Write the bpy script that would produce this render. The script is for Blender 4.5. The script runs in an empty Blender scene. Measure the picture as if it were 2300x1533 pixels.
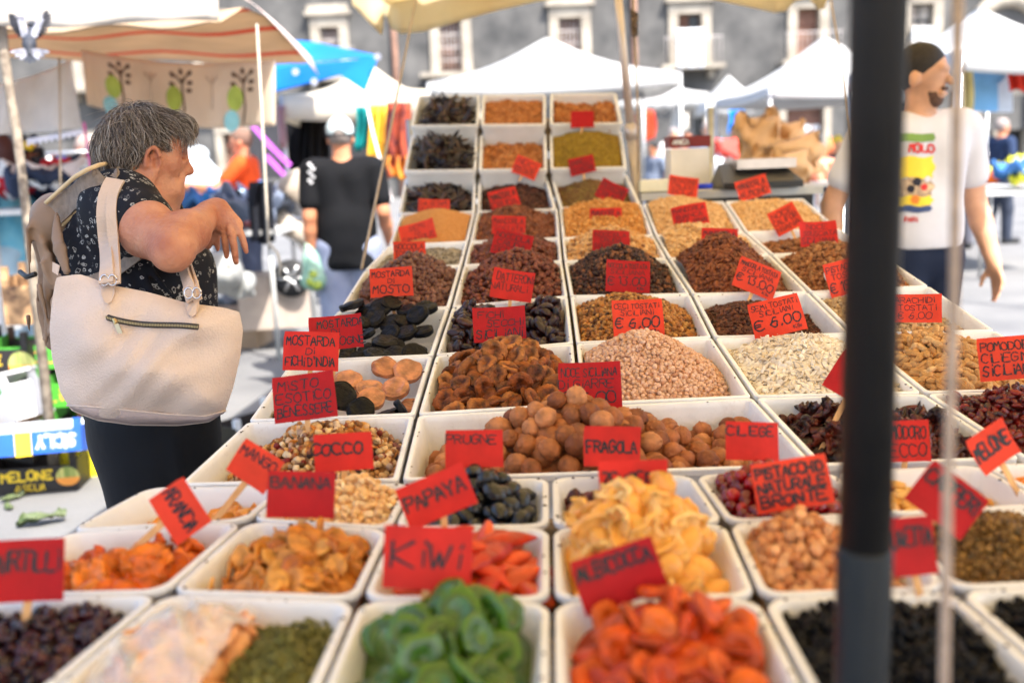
import bpy, bmesh, math, random
import numpy as np
from mathutils import Vector, Matrix, noise as mnoise
try:
    import openvdb
except ImportError:
    import pyopenvdb as openvdb
random.seed(7); rng = np.random.default_rng(11)
scene = bpy.context.scene; col = scene.collection
R = math.radians
# ------------------------------------------------------------------ camera, sky, sun, exposure
PITCH, ROLL, CAMH, FPX = R(10.53), R(2.31), 1.45, 2236.0
cF = np.array([0, math.cos(PITCH), -math.sin(PITCH)]); cU0 = np.array([0, math.sin(PITCH), math.cos(PITCH)]); cR0 = np.array([1.0, 0, 0])
cR = math.cos(ROLL) * cR0 - math.sin(ROLL) * cU0; cU = math.sin(ROLL) * cR0 + math.cos(ROLL) * cU0
cam_d = bpy.data.cameras.new('camera'); cam = bpy.data.objects.new('camera', cam_d); col.objects.link(cam)
cam.matrix_world = Matrix(((cR[0], cU[0], -cF[0], 0), (cR[1], cU[1], -cF[1], 0), (cR[2], cU[2], -cF[2], CAMH), (0, 0, 0, 1)))
cam_d.sensor_width = 36; cam_d.lens = FPX * 36 / 2300; cam_d.clip_start = .05; cam_d.clip_end = 500
cam_d.dof.use_dof = True; cam_d.dof.focus_distance = 2.10; cam_d.dof.aperture_fstop = 2.2
scene.camera = cam
SUN = np.array([.50, -.60, 1.15]); SUN /= np.linalg.norm(SUN)
w = bpy.data.worlds.new('World'); scene.world = w; w.use_nodes = True
nt = w.node_tree; sky = nt.nodes.new('ShaderNodeTexSky'); sky.sky_type = 'NISHITA'; sky.sun_disc = False
sky.sun_elevation = math.asin(SUN[2]); sky.sun_rotation = math.atan2(SUN[0], SUN[1])
sky.air_density = 1.0; sky.dust_density = 2.5; sky.ozone_density = 1.0
nt.links.new(sky.outputs[0], nt.nodes['Background'].inputs[0]); nt.nodes['Background'].inputs[1].default_value = .15
sun_d = bpy.data.lights.new('sun', 'SUN'); sun_d.energy = 3.3; sun_d.angle = R(.53); sun_d.color = (1, .95, .87)
sun_o = bpy.data.objects.new('sun', sun_d); col.objects.link(sun_o)
sun_o.rotation_euler = Vector(-SUN).to_track_quat('-Z', 'Y').to_euler()
vs = scene.view_settings; vs.view_transform = 'Standard'; vs.look = 'None'; vs.gamma = 1; vs.use_curve_mapping = False; vs.exposure = 1.88
scene.render.engine = 'CYCLES'; scene.cycles.use_denoising = True; scene.cycles.max_bounces = 8; scene.cycles.diffuse_bounces = 5
scene.cycles.transparent_max_bounces = 8; scene.cycles.sample_clamp_indirect = 6

# ------------------------------------------------------------------ helpers
def ray(px, py):
    v = cF + cR * (px - 1150) / FPX - cU * (py - 766.5) / FPX
    return v
CAM = np.array([0, 0, CAMH])
def Pd(px, py, d): return CAM + ray(px, py) * d
def Pz(px, py, z):
    v = ray(px, py); return CAM + v * (z - CAMH) / v[2]
def Ppl(px, py, pt, n):
    v = ray(px, py); n = np.asarray(n, float); return CAM + v * (np.dot(np.asarray(pt) - CAM, n) / np.dot(v, n))
def depth(p): return float(np.dot(np.asarray(p) - CAM, cF))
def S(r, g, b):
    return tuple(((c / 255) / 12.92 if c / 255 <= .04045 else ((c / 255 + .055) / 1.055) ** 2.4) for c in (r, g, b))

MATS = {}
def mat(name, c, rough=.6, c2=None, var=.12, scale=8, bump=0, bscale=None, spec=.4, metal=0, sss=0, sssr=(.02, .008, .004), translucent=0, tint=False, emit=0, coat=0, coords='Object', alpha=1, stretch=None, trans=0):
    if name in MATS: return MATS[name]
    m = bpy.data.materials.new(name); m.use_nodes = True; MATS[name] = m
    n = m.node_tree.nodes; l = m.node_tree.links; b = n['Principled BSDF']
    b.inputs['Roughness'].default_value = rough; b.inputs['Metallic'].default_value = metal; b.inputs['Specular IOR Level'].default_value = spec
    if coat: b.inputs['Coat Weight'].default_value = coat; b.inputs['Coat Roughness'].default_value = .15
    if sss:
        b.inputs['Subsurface Weight'].default_value = sss; b.inputs['Subsurface Radius'].default_value = sssr; b.inputs['Subsurface Scale'].default_value = 1
    if trans: b.inputs['Transmission Weight'].default_value = trans
    if alpha < 1: b.inputs['Alpha'].default_value = alpha
    tc = n.new('ShaderNodeTexCoord'); nz = n.new('ShaderNodeTexNoise'); nz.inputs['Scale'].default_value = scale; nz.inputs['Detail'].default_value = 6
    src = tc.outputs[coords]
    if stretch:
        mp = n.new('ShaderNodeMapping'); mp.inputs['Scale'].default_value = stretch; l.new(src, mp.inputs[0]); src = mp.outputs[0]
    l.new(src, nz.inputs['Vector'])
    ramp = n.new('ShaderNodeValToRGB'); l.new(nz.outputs['Fac'], ramp.inputs[0])
    c2n = c2 if (c2 and not tint) else tuple(x * (1 - var * 1.6) for x in c); c1n = tuple(min(1, x * (1 + var)) for x in c)
    ramp.color_ramp.elements[0].position = .32; ramp.color_ramp.elements[1].position = .68
    ramp.color_ramp.elements[0].color = (*c2n, 1); ramp.color_ramp.elements[1].color = (*(c if (c2 and not tint) else c1n), 1)
    out = ramp.outputs[0]
    if tint:
        at = n.new('ShaderNodeAttribute'); at.attribute_name = 'tint'; oi = n.new('ShaderNodeObjectInfo')
        ad = n.new('ShaderNodeMath'); ad.operation = 'ADD'; l.new(at.outputs['Fac'], ad.inputs[0]); l.new(oi.outputs['Random'], ad.inputs[1])
        fr = n.new('ShaderNodeMath'); fr.operation = 'FRACT'; l.new(ad.outputs[0], fr.inputs[0])
        rr = n.new('ShaderNodeValToRGB'); l.new(fr.outputs[0], rr.inputs[0])
        cs = c2 if isinstance(c2[0], (tuple, list)) else [c2]
        els = rr.color_ramp.elements; allc = [c] + list(cs)
        els[0].color = (*allc[0], 1); els[1].color = (*allc[-1], 1)
        for i, cc in enumerate(allc[1:-1]):
            e = els.new((i + 1) / (len(allc) - 1)); e.color = (*cc, 1)
        mx = n.new('ShaderNodeMix'); mx.data_type = 'RGBA'; mx.blend_type = 'MULTIPLY'; mx.inputs[0].default_value = 1
        g = n.new('ShaderNodeMapRange'); g.inputs[1].default_value = .3; g.inputs[2].default_value = .7; g.inputs[3].default_value = 1 - var * 2; g.inputs[4].default_value = 1 + var
        l.new(nz.outputs['Fac'], g.inputs[0]); l.new(rr.outputs[0], mx.inputs[6]); l.new(g.outputs[0], mx.inputs[7]); out = mx.outputs[2]
    l.new(out, b.inputs['Base Color'])
    if emit: b.inputs['Emission Strength'].default_value = emit; l.new(out, b.inputs['Emission Color'])
    if bump:
        bp = n.new('ShaderNodeBump'); bp.inputs['Strength'].default_value = bump; bp.inputs['Distance'].default_value = .01
        n2 = nz
        if bscale:
            n2 = n.new('ShaderNodeTexNoise'); n2.inputs['Scale'].default_value = bscale; n2.inputs['Detail'].default_value = 4; l.new(src, n2.inputs['Vector'])
        l.new(n2.outputs['Fac'], bp.inputs['Height']); l.new(bp.outputs[0], b.inputs['Normal'])
    if translucent:
        tr = n.new('ShaderNodeBsdfTranslucent'); l.new(out, tr.inputs['Color']); ms = n.new('ShaderNodeMixShader'); ms.inputs[0].default_value = translucent
        l.new(b.outputs[0], ms.inputs[1]); l.new(tr.outputs[0], ms.inputs[2]); l.new(ms.outputs[0], n['Material Output'].inputs[0])
    return m

def tag(o, label, cat, group=None, kind=None):
    if label: o['label'] = label
    if cat: o['category'] = cat
    if group: o['group'] = group
    if kind: o['kind'] = kind
    return o
def empty(name, loc, label=None, cat=None, group=None):
    o = bpy.data.objects.new(name, None); col.objects.link(o); o.location = [float(x) for x in loc]; o.empty_display_size = .1
    return tag(o, label, cat, group)
def link(name, me, m=None, parent=None, smooth=True):
    o = bpy.data.objects.new(name, me); col.objects.link(o)
    if m is not None and not me.materials:
        for mm in (m if isinstance(m, (list, tuple)) else [m]): me.materials.append(mm)
    if parent is not None:
        o.parent = parent; o.matrix_parent_inverse = parent_inv(parent)
    if smooth and me.polygons: me.polygons.foreach_set('use_smooth', np.ones(len(me.polygons), bool))
    return o
def world_of(o):
    m = o.matrix_basis.copy()
    return world_of(o.parent) @ o.matrix_parent_inverse @ m if o.parent else m
def parent_inv(p): return world_of(p).inverted()
def mesh_np(name, V, F, tint=None, smooth=True):
    """V (n,3), F list of faces or (m,k) int array"""
    me = bpy.data.meshes.new(name); V = np.asarray(V, np.float32)
    if isinstance(F, np.ndarray):
        k = F.shape[1]; m = len(F)
        me.vertices.add(len(V)); me.vertices.foreach_set('co', V.ravel())
        me.loops.add(m * k); me.loops.foreach_set('vertex_index', F.astype(np.int32).ravel())
        me.polygons.add(m); me.polygons.foreach_set('loop_start', np.arange(0, m * k, k, dtype=np.int32))
        me.update(calc_edges=True)
    else:
        me.from_pydata([tuple(map(float, v)) for v in V], [], [tuple(map(int, f)) for f in F]); me.update()
    if tint is not None:
        a = me.attributes.new('tint', 'FLOAT', 'POINT'); a.data.foreach_set('value', np.asarray(tint, np.float32))
    if smooth: me.polygons.foreach_set('use_smooth', np.ones(len(me.polygons), bool))
    return me

class MB:
    """collects faces for one mesh"""
    def __init__(s): s.v = []; s.f = []; s.mi = []; s.cur = 0
    def add(s, V, F):
        b = len(s.v); s.v += [tuple(map(float, x)) for x in V]; s.f += [tuple(int(i) + b for i in f) for f in F]; s.mi += [s.cur] * len(F); return s
    def box(s, c, size, M=None):
        c = np.asarray(c, float); hx, hy, hz = [x / 2 for x in size]
        V = np.array([(x, y, z) for x in (-hx, hx) for y in (-hy, hy) for z in (-hz, hz)])
        if M is not None: V = V @ np.asarray(M).T
        return s.add(V + c, [(0, 1, 3, 2), (4, 6, 7, 5), (0, 4, 5, 1), (2, 3, 7, 6), (0, 2, 6, 4), (1, 5, 7, 3)])
    def tube(s, path, r, n=8, cap=True, flat=1.0):
        path = np.asarray(path, float); m = len(path); rs = np.broadcast_to(np.asarray(r, float), (m,))
        T = np.gradient(path, axis=0); T /= np.linalg.norm(T, axis=1)[:, None] + 1e-9
        up = np.array([0, 0, 1.0]) if abs(T[0][2]) < .9 else np.array([1.0, 0, 0]); V = []
        for i in range(m):
            a = np.cross(T[i], up); a /= np.linalg.norm(a) + 1e-9; b = np.cross(a, T[i]); up = b
            for k in range(n):
                t = 2 * math.pi * k / n; V.append(path[i] + rs[i] * (math.cos(t) * a + flat * math.sin(t) * b))
        F = [(i * n + k, i * n + (k + 1) % n, (i + 1) * n + (k + 1) % n, (i + 1) * n + k) for i in range(m - 1) for k in range(n)]
        if cap: F += [tuple(range(n))[::-1], tuple(range((m - 1) * n, m * n))]
        return s.add(V, F)
    def grid(s, P):
        """P (a,b,3) surface"""
        P = np.asarray(P, float); a, b = P.shape[:2]
        F = [(i * b + j, i * b + j + 1, (i + 1) * b + j + 1, (i + 1) * b + j) for i in range(a - 1) for j in range(b - 1)]
        return s.add(P.reshape(-1, 3), F)
    def slab(s, P, t):
        """thick surface from (a,b,3) with thickness vector/number along normal"""
        P = np.asarray(P, float); a, b = P.shape[:2]
        du = np.gradient(P, axis=0); dv = np.gradient(P, axis=1); N = np.cross(du, dv); N /= np.linalg.norm(N, axis=2)[..., None] + 1e-12
        Q = P - N * t; s.grid(P); b0 = len(s.v); V = Q.reshape(-1, 3)
        F = [(i * b + j, (i + 1) * b + j, (i + 1) * b + j + 1, i * b + j + 1) for i in range(a - 1) for j in range(b - 1)]
        s.add(V, F); o = b0 - a * b; q = b0
        ring = [i * b for i in range(a)] + [(a - 1) * b + j for j in range(1, b)] + [i * b + b - 1 for i in range(a - 2, -1, -1)] + [j for j in range(b - 2, 0, -1)]
        for k in range(len(ring)):
            x, y = ring[k], ring[(k + 1) % len(ring)]; s.f.append((o + x, o + y, q + y, q + x)); s.mi.append(s.cur)
        return s
    def prism(s, poly, vec):
        """closed polygon (n,3) extruded by vec"""
        poly = np.asarray(poly, float); n = len(poly); V = np.vstack([poly, poly + np.asarray(vec)])
        return s.add(V, [tuple(range(n))[::-1], tuple(range(n, 2 * n))] + [(i, (i + 1) % n, n + (i + 1) % n, n + i) for i in range(n)])
    def lathe(s, prof, c, n=16, axis=None):
        prof = np.asarray(prof, float); V = []
        for r_, z in prof:
            for k in range(n):
                t = 2 * math.pi * k / n; V.append((r_ * math.cos(t), r_ * math.sin(t), z))
        V = np.array(V)
        if axis is not None: V = V @ np.array(Vector((0, 0, 1)).rotation_difference(Vector(axis)).to_matrix()).T
        m = len(prof); F = [(i * n + k, i * n + (k + 1) % n, (i + 1) * n + (k + 1) % n, (i + 1) * n + k) for i in range(m - 1) for k in range(n)]
        F += [tuple(range(n))[::-1], tuple(range((m - 1) * n, m * n))]
        return s.add(V + np.asarray(c), F)
    def build(s, name, m, parent=None, smooth=False, origin=None):
        me = bpy.data.meshes.new(name); V = np.array(s.v)
        o0 = np.zeros(3) if origin is None else np.asarray(origin, float)
        me.from_pydata([tuple(x) for x in (V - o0)], [], s.f)
        ms = m if isinstance(m, (list, tuple)) else [m]
        for mm in ms: me.materials.append(mm)
        if len(ms) > 1: me.polygons.foreach_set('material_index', np.array(s.mi, np.int32))
        me.update(); o = link(name, me, None, parent, smooth)
        if origin is not None:
            if parent is None: o.location = o0
            else: o.matrix_basis = Matrix.Translation(o0)
        return o
def smooth_angle(o, a=40):
    o.data.polygons.foreach_set('use_smooth', np.ones(len(o.data.polygons), bool)); o.data.set_sharp_from_angle(angle=R(a)); return o
def copy_tree(o, parent=None):
    c = o.copy(); col.objects.link(c)
    if parent is not None: c.parent = parent
    for ch in o.children: copy_tree(ch, c)
    return c
def lerp(a, b, t): return np.asarray(a, float) * (1 - t) + np.asarray(b, float) * t
def bil(q, u, v):
    """q: fl, fr, br, bl"""
    q = np.asarray(q, float); return (q[0] * (1 - u) + q[1] * u) * (1 - v) + (q[3] * (1 - u) + q[2] * u) * v
# ------------------------------------------------------------------ ground
asphalt = mat('worn_paving', (.20, .197, .193), .85, c2=(.13, .13, .133), scale=1.1, bump=.35, bscale=45, coords='Object')
add_n = asphalt.node_tree.nodes
b = MB(); gx = np.linspace(-70, 70, 15); gy = np.linspace(-25, 60, 15); b.grid(np.array([[(x, y, 0) for x in gx] for y in gy])); o = b.build('ground', asphalt); o['kind'] = 'structure'
# ------------------------------------------------------------------ palazzo facade across the square
FY = 40.0
def Pw(px, py, off=0.0): return Ppl(px, py, (0, FY - off, 0), (0, -1, 0))
plaster = mat('grey_plaster', (.135, .13, .124), .92, c2=(.05, .05, .05), scale=.9, bump=.3, bscale=3); add_n = None
stone = mat('pale_limestone', (.44, .39, .32), .85, c2=(.27, .235, .19), scale=1.5, bump=.3, bscale=8)
shutter = mat('brown_shutter', (.16, .075, .05), .7, var=.3, scale=3); iron = mat('iron_bars', (.42, .38, .36), .6, var=.2); darkglass = mat('dark_opening', (.02, .022, .025), .3, var=.2)
facade = empty('palazzo_building', (0, FY, 0), 'long grey plaster palazzo with pale stone window surrounds behind the tents', 'building')
wins = [(718, 62, 768, 172, 'bars'), (985, 48, 1041, 163, 'bars'), (1254, 41, 1308, 152, 'bars'), (1522, 32, 1576, 146, 'cloth'), (1790, 20, 1838, 135, 'shutter'), (2043, 9, 2092, 122, 'glass'), (450, 75, 500, 185, 'shutter'), (180, 88, 232, 198, 'shutter'), (-90, 100, -38, 210, 'shutter'), (2310, -2, 2362, 110, 'shutter'), (2580, -14, 2632, 98, 'shutter')]
doors = [(1546, 246, 1582, 362, 'dark'), (1765, 238, 1848, 350, 'shutter'), (1290, 262, 1330, 380, 'dark'), (1030, 270, 1080, 385, 'dark'), (780, 285, 830, 400, 'dark'), (2005, 225, 2060, 345, 'dark'), (500, 300, 560, 410, 'shutter'), (200, 310, 260, 420, 'dark'), (2250, 215, 2300, 330, 'dark')]
holes = []
for (x0, y0, x1, y1, k) in wins + doors:
    a = Pw(x0, y0); c_ = Pw(x1, y1); z0 = min(a[2], c_[2]); holes.append((a[0], max(z0, 0.02) if k != 'dark' else .02, c_[0], a[2], k))
for i in range(len(doors)):
    h0 = holes[len(wins) + i]; holes[len(wins) + i] = (h0[0], .02, h0[2], max(h0[3], 2.6), h0[4])
# wall as a grid with the openings left out
xs = sorted({-40., 40.} | {h[0] for h in holes} | {h[2] for h in holes}); zs = sorted({0., 13.} | {h[1] for h in holes} | {h[3] for h in holes}); b = MB()
for i in range(len(xs) - 1):
    for j in range(len(zs) - 1):
        cx, cz = (xs[i] + xs[i + 1]) / 2, (zs[j] + zs[j + 1]) / 2
        if any(h[0] < cx < h[2] and h[1] < cz < h[3] for h in holes): continue
        b.add([(xs[i], FY, zs[j]), (xs[i + 1], FY, zs[j]), (xs[i + 1], FY, zs[j + 1]), (xs[i], FY, zs[j + 1])], [(0, 1, 2, 3)])
b.build('wall', plaster, facade)
for n_i, (x0, z0, x1, z1, k) in enumerate(holes):
    isw = n_i < len(wins); w_ = x1 - x0; cx = (x0 + x1) / 2; nm = 'window' if isw else 'doorway'
    b = MB(); b.box((cx, FY + .30, (z0 + z1) / 2), (w_, .04, z1 - z0)); wn = b.build(nm, darkglass if k in ('dark', 'glass') else shutter, facade)
    b = MB()
    for sx in (x0, x1): b.add([(sx, FY, z0), (sx, FY + .3, z0), (sx, FY + .3, z1), (sx, FY, z1)], [(0, 1, 2, 3)])
    b.add([(x0, FY, z1), (x1, FY, z1), (x1, FY + .3, z1), (x0, FY + .3, z1)], [(0, 1, 2, 3)]); b.build('reveal', stone, wn)
    b = MB(); t = .36 if isw else .28
    for sx, s_ in ((x0, -1), (x1, 1)): b.box((sx + s_ * t / 2, FY - .05, (z0 + z1) / 2), (t, .14, z1 - z0))
    b.box((cx, FY - .06, z1 + t / 2), (w_ + 2 * t + .02, .17, t)); b.build('surround', stone, wn)
    if isw:
        b = MB(); b.box((cx, FY - .14, z1 + t + .14), (w_ + 2 * t + .3, .34, .16)); b.box((cx, FY - .1, z1 + t + .34), (w_ + 2 * t + .1, .24, .22)); b.build('cornice', stone, wn)
        if k in ('cloth', 'shutter', 'glass', 'bars'): b = MB(); b.box((cx, FY - .45, z0 - .1), (w_ + 1.5, .95, .16)); b.box((cx - w_ / 2 - .3, FY - .25, z0 - .35), (.2, .5, .34)); b.box((cx + w_ / 2 + .3, FY - .25, z0 - .35), (.2, .5, .34)); b.build('balcony_slab', stone, wn)
        if k == 'shutter':
            for s_ in (-1, 1):
                for r_ in range(3): b = MB(); b.box((cx + s_ * w_ * .25, FY + .262, lerp([z0], [z1], (r_ + .5) / 3)[0]), (w_ * .42, .03, (z1 - z0) * .28)); b.build('panel', mat('shutter_panel', (.21, .10, .065), .6, var=.2, scale=4), wn)
        if k == 'glass':
            for s_ in (-1, 1):
                for r_ in range(3): b = MB(); b.box((cx + s_ * w_ * .25, FY + .262, lerp([z0], [z1], (r_ + .5) / 3)[0]), (w_ * .40, .03, (z1 - z0) * .27)); b.build('pane', mat('dusty_pane', (.22, .17, .14), .2, c2=(.4, .36, .32), scale=2), wn)
        if k == 'bars':
            for q_ in range(6): b = MB(); b.tube([(lerp([x0], [x1], (q_ + .5) / 6)[0], FY + .1, z0), (lerp([x0], [x1], (q_ + .5) / 6)[0], FY + .1, z1)], .022, 6); b.build('bar', iron, wn, smooth=True)
            for q_ in range(3): b = MB(); b.box((cx, FY + .1, lerp([z0], [z1], (q_ + 1) / 4)[0]), (w_, .03, .05)); b.build('crossbar', iron, wn)
        if k == 'cloth': b = MB(); b.box((cx + w_ * .22, FY + .262, z1 - .4), (w_ * .4, .03, .7)); b.build('pane', darkglass, wn)
# balcony railings
for (x0, z0, x1, z1, k) in holes[3:5] + holes[:1]:
    rl = empty('balcony_railing', ((x0 + x1) / 2, FY - .85, z0), 'thin iron balcony railing on the grey palazzo', 'railing', 'palazzo balcony railings')
    for q_ in range(13): b = MB(); x = lerp([x0 - .6], [x1 + .6], q_ / 12)[0]; b.tube([(x, FY - .85, z0 - .02), (x, FY - .85, z0 + .95)], .012, 5); b.build('baluster', iron, rl, smooth=True)
    b = MB(); b.box(((x0 + x1) / 2, FY - .85, z0 + .97), (x1 - x0 + 1.3, .05, .05)); b.build('handrail', iron, rl)
terr = mat('terracotta_pipe', (.36, .20, .14), .7, var=.2, scale=3)
for px in (882, 1424): b = MB(); p_ = Pw(px, 40, .12); b.tube([(p_[0], p_[1], 0), (p_[0], p_[1], 12.5)], .11, 10); o = b.build('drainpipe', terr, smooth=True); tag(o, 'terracotta drainpipe on the palazzo, ' + ('beside the barred window' if px < 1000 else 'behind the aluminium pole'), 'drainpipe')
# bed sheet over the balcony
lin = mat('white_linen', (.82, .83, .86), .9, var=.04, scale=3)
u, v = np.meshgrid(np.linspace(0, 1, 12), np.linspace(0, 1, 12), indexing='ij'); a = Pw(1520, 66, 1.0); c_ = Pw(1581, 152, 1.0); b = MB()
b.slab(np.stack([a[0] + (c_[0] - a[0]) * v, np.full_like(u, FY - .95) - .04 * np.sin(v * 15), a[2] + (c_[2] - a[2]) * u], 2), .02); o = b.build('bed_sheet', lin, smooth=True); tag(o, 'white bed sheet hung over the palazzo balcony', 'sheet')
# air conditioner under the far window
c_ = Pw(2068, 78, .35); ac = empty('air_conditioner', c_, 'white air conditioning unit below the palazzo window', 'air conditioner'); b = MB(); b.box(c_, (.8, .3, .55)); b.build('casing', mat('ac_white', (.7, .7, .69), .5), ac); b = MB(); b.lathe([(.02, 0), (.2, 0), (.22, .02), (.02, .02)], c_ + np.array([-.12, -.16, 0]), 18, axis=(0, -1, 0)); b.build('fan_grille', iron, ac)
# baroque portal at the far end
por = empty('carved_portal', Pw(2260, 330), 'carved pale stone portal arch at the far end of the palazzo', 'portal'); p0_ = Pw(2262, 60, .2); b = MB(); ar = []
for t in np.linspace(0, math.pi, 15): ar.append(p0_ + np.array([1.3 * math.cos(t), 0, 1.3 * math.sin(t) - .3]))
b.tube(ar, .3, 8); b.build('arch', stone, por, smooth=True)
for s_ in (-1, 1): b = MB(); b.box(p0_ + np.array([s_ * 1.3, 0, -2.3]), (.6, .5, 4.2)); b.build('jamb', stone, por)
b = MB(); b.box(p0_ + np.array([0, .12, -1.6]), (2.2, .1, 4.6)); b.build('infill', plaster, por)
# paper notices on the closed shop front
note = mat('white_paper', (.8, .8, .82), .8); x0, z0, x1, z1, _ = holes[len(wins) + 1]
for r_ in range(5):
    for q_ in range(4): b = MB(); b.box((lerp([x0], [x1], (q_ + .6) / 4.2)[0] + .05 * (r_ % 2), FY + .25, z0 + .7 + r_ * .34), (.26, .01, .2)); o = b.build('paper_notice', note); tag(o, 'small white paper notice on the closed shop shutter', 'notice', 'white notices on the shop shutter')
# ------------------------------------------------------------------ cream canopy over the stall
cnv = mat('cream_canvas', (.86, .76, .53), .8, c2=(.80, .66, .41), var=.1, scale=2.5, bump=.25, bscale=9, translucent=.62)
canopy = empty('stall_canopy', (.4, 2, 2.4), 'sagging cream canvas canopy stretched over the dried fruit stall', 'canopy')
C1, C2 = Pd(872, 12, 5.3), Pd(2030, -30, 5.3); C3, C4 = np.array([3.7, -2.2, 2.45]), np.array([-1.25, -2.2, 2.45])
u, v = np.meshgrid(np.linspace(0, 1, 34), np.linspace(0, 1, 34), indexing='ij')
P = (C1 * (1 - u[..., None]) + C2 * u[..., None]) * (1 - v[..., None]) + (C4 * (1 - u[..., None]) + C3 * u[..., None]) * v[..., None]
P[..., 2] += .42 * np.sin(np.pi * np.clip(v * 1.0, 0, 1)) * np.sin(np.pi * u) ** .7 + .012 * np.sin(u * 40 + v * 7) * np.sin(np.pi * v)
edge_lift = .16 * np.sin(np.pi * u) * (1 - v) ** 6; P[..., 2] += edge_lift
b = MB(); b.slab(P, .003); b.build('canvas', cnv, canopy, smooth=True)
# hanging valance along the far edge, read off its lower rim
vr = [(778, -60, 5.25), (792, 12, 5.25), (820, 42, 5.26), (857, 80, 5.28), (864, 30, 5.32), (880, 66, 5.3), (903, 77, 5.3), (950, 72, 5.3), (1000, 58, 5.3), (1060, 40, 5.3), (1120, 24, 5.3), (1200, 6, 5.3), (1320, -14, 5.3), (1450, -20, 5.3), (1560, -10, 5.3), (1640, 8, 5.3), (1700, 20, 5.3), (1740, 30, 5.3), (1765, 26, 5.3), (1785, 4, 5.3), (1815, -4, 5.3), (1838, 22, 5.3), (1852, 20, 5.3), (1866, -30, 5.3)]
rows = []
for t in np.linspace(0, 1, 8):
    rows.append([Pd(x, lerp([y], [-75], t)[0], d_ + .06 * math.sin(i * 1.9) * (1 - t)) for i, (x, y, d_) in enumerate(vr)])
b = MB(); b.slab(np.array(rows), .003); b.build('valance', cnv, canopy, smooth=True)
# aluminium pole, cords and posts
alu = mat('aluminium_tube', S(196, 184, 178), .4, metal=.55, var=.12, scale=6)
a = Pd(1389, 0, 4.25); c_ = Pd(1432, 455, 4.25); dv = (c_ - a) / (c_[2] - a[2]); g0 = a + dv * (0 - a[2]); t0 = a + dv * (2.5 - a[2])
pl = empty('canopy_pole', g0, 'slim aluminium canopy pole standing beside the stepped rack', 'pole'); b = MB(); b.tube([g0, lerp(g0, t0, .62)], .021, 16); b.build('lower_tube', alu, pl, smooth=True); b = MB(); b.tube([lerp(g0, t0, .6), t0], .0175, 16); b.build('upper_tube', alu, pl, smooth=True); b = MB(); b.tube([lerp(g0, t0, .6), lerp(g0, t0, .625)], .025, 16); b.build('collar', alu, pl, smooth=True)
cordm = mat('beige_cord', S(168, 150, 130), .8, var=.2, scale=120, bump=.4); rope_m = mat('white_rope', S(186, 176, 160), .8, var=.15, scale=80, bump=.4)
def cord(pts, r, m, name, label, cat='rope'):
    P = np.array(pts); b = MB(); b.tube(P, r, 6); o = b.build(name, m, smooth=True); return tag(o, label, cat)
cord([Pd(940, -60, 5.2), Pd(934, 0, 4.9), Pd(875, 300, 3.9), Pd(812, 604, 3.02)], .0055, cordm, 'guy_cord', 'thin beige cord slanting down to the left edge of the table')
cord([Pd(1858, -60, 5.2), Pd(1866, 0, 5.0), Pd(1893, 160, 4.4), Pd(1915, 330, 3.9), Pd(1965, 560, 3.2)], .0045, cordm, 'guy_cord', 'thin dark cord running down behind the black post')
cord([Pd(1422, -60, 4.3), Pd(1424, 60, 4.3), Pd(1431, 200, 4.3), Pd(1438, 455, 4.2), Pd(1446, 520, 4.2)], .005, cordm, 'knotted_rope', 'knotted cord hanging beside the aluminium pole')
b = MB(); c_ = Pd(1425, 52, 4.28)
for i in range(9): b.tube([c_ + .012 * np.array([math.cos(t + i), math.sin(t * 1.3 + i * .7), (i - 4) * .9 + math.sin(t)]) for t in np.linspace(0, 6.3, 12)], .005, 5)
o = b.build('rope_knot', mat('dark_rope', S(110, 92, 74), .85, var=.3, scale=90), smooth=True); tag(o, 'thick bunched rope knot on the hanging cord', 'knot')
# black post close to the camera
bp_d = .80; a = Pd(1972, 100, bp_d); post = empty('canopy_post', (a[0], a[1], 0), 'thick black metal post standing close in front of the table', 'post')
blk = mat('black_powder_coat', (.014, .013, .0135), .5, var=.25, scale=8, spec=.25); b = MB(); b.tube([(a[0], a[1], 0), (a[0], a[1], 1.0)], .0265, 28); 
pj = Pd(1980, 1312, bp_d); b = MB(); b.tube([(a[0], a[1], 0), (a[0], a[1], pj[2] - .004), (a[0], a[1], pj[2])], [.0242, .0242, .0228], 32); b.build('lower_sleeve', mat('blue_black_steel', (.010, .013, .017), .45, spec=.3), post, smooth=True)
b = MB(); b.tube([(a[0], a[1], pj[2] - .1), (a[0], a[1], 2.6)], .0225, 32); b.build('upper_tube', blk, post, smooth=True)
strap_m = mat('grey_strap_webbing', S(168, 148, 134), .7, var=.15, scale=60, bump=.3, bscale=200)
b = MB(); b.tube([Pd(2152, -40, .8), Pd(2148, 300, .8), Pd(2142, 700, .8), Pd(2128, 1100, .8), Pd(2120, 1560, .79), Pd(2116, 1900, .78)], .0042, 10); o = b.build('hanging_strap', strap_m, smooth=True); tag(o, 'thin beige-grey strap hanging beside the black post', 'strap')
# ------------------------------------------------------------------ the stall: trestle table and white trays
ZF = .95
RP = np.array([0, 1.911, .9814]); RN = np.array([0, -math.tan(R(7.24)), 1.0]); RN /= np.linalg.norm(RN)
def Pf(px, py): return Pz(px, py, ZF)
def Pr(px, py): return Ppl(px, py, RP, RN)
white_plastic = mat('white_tray_plastic', (.82, .82, .83), .38, var=.05, scale=14, spec=.45, sss=.0, bump=.04, bscale=60)
clear_plastic = mat('milky_tray_plastic', (.82, .81, .81), .32, var=.05, scale=10, spec=.45, translucent=.12)
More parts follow.
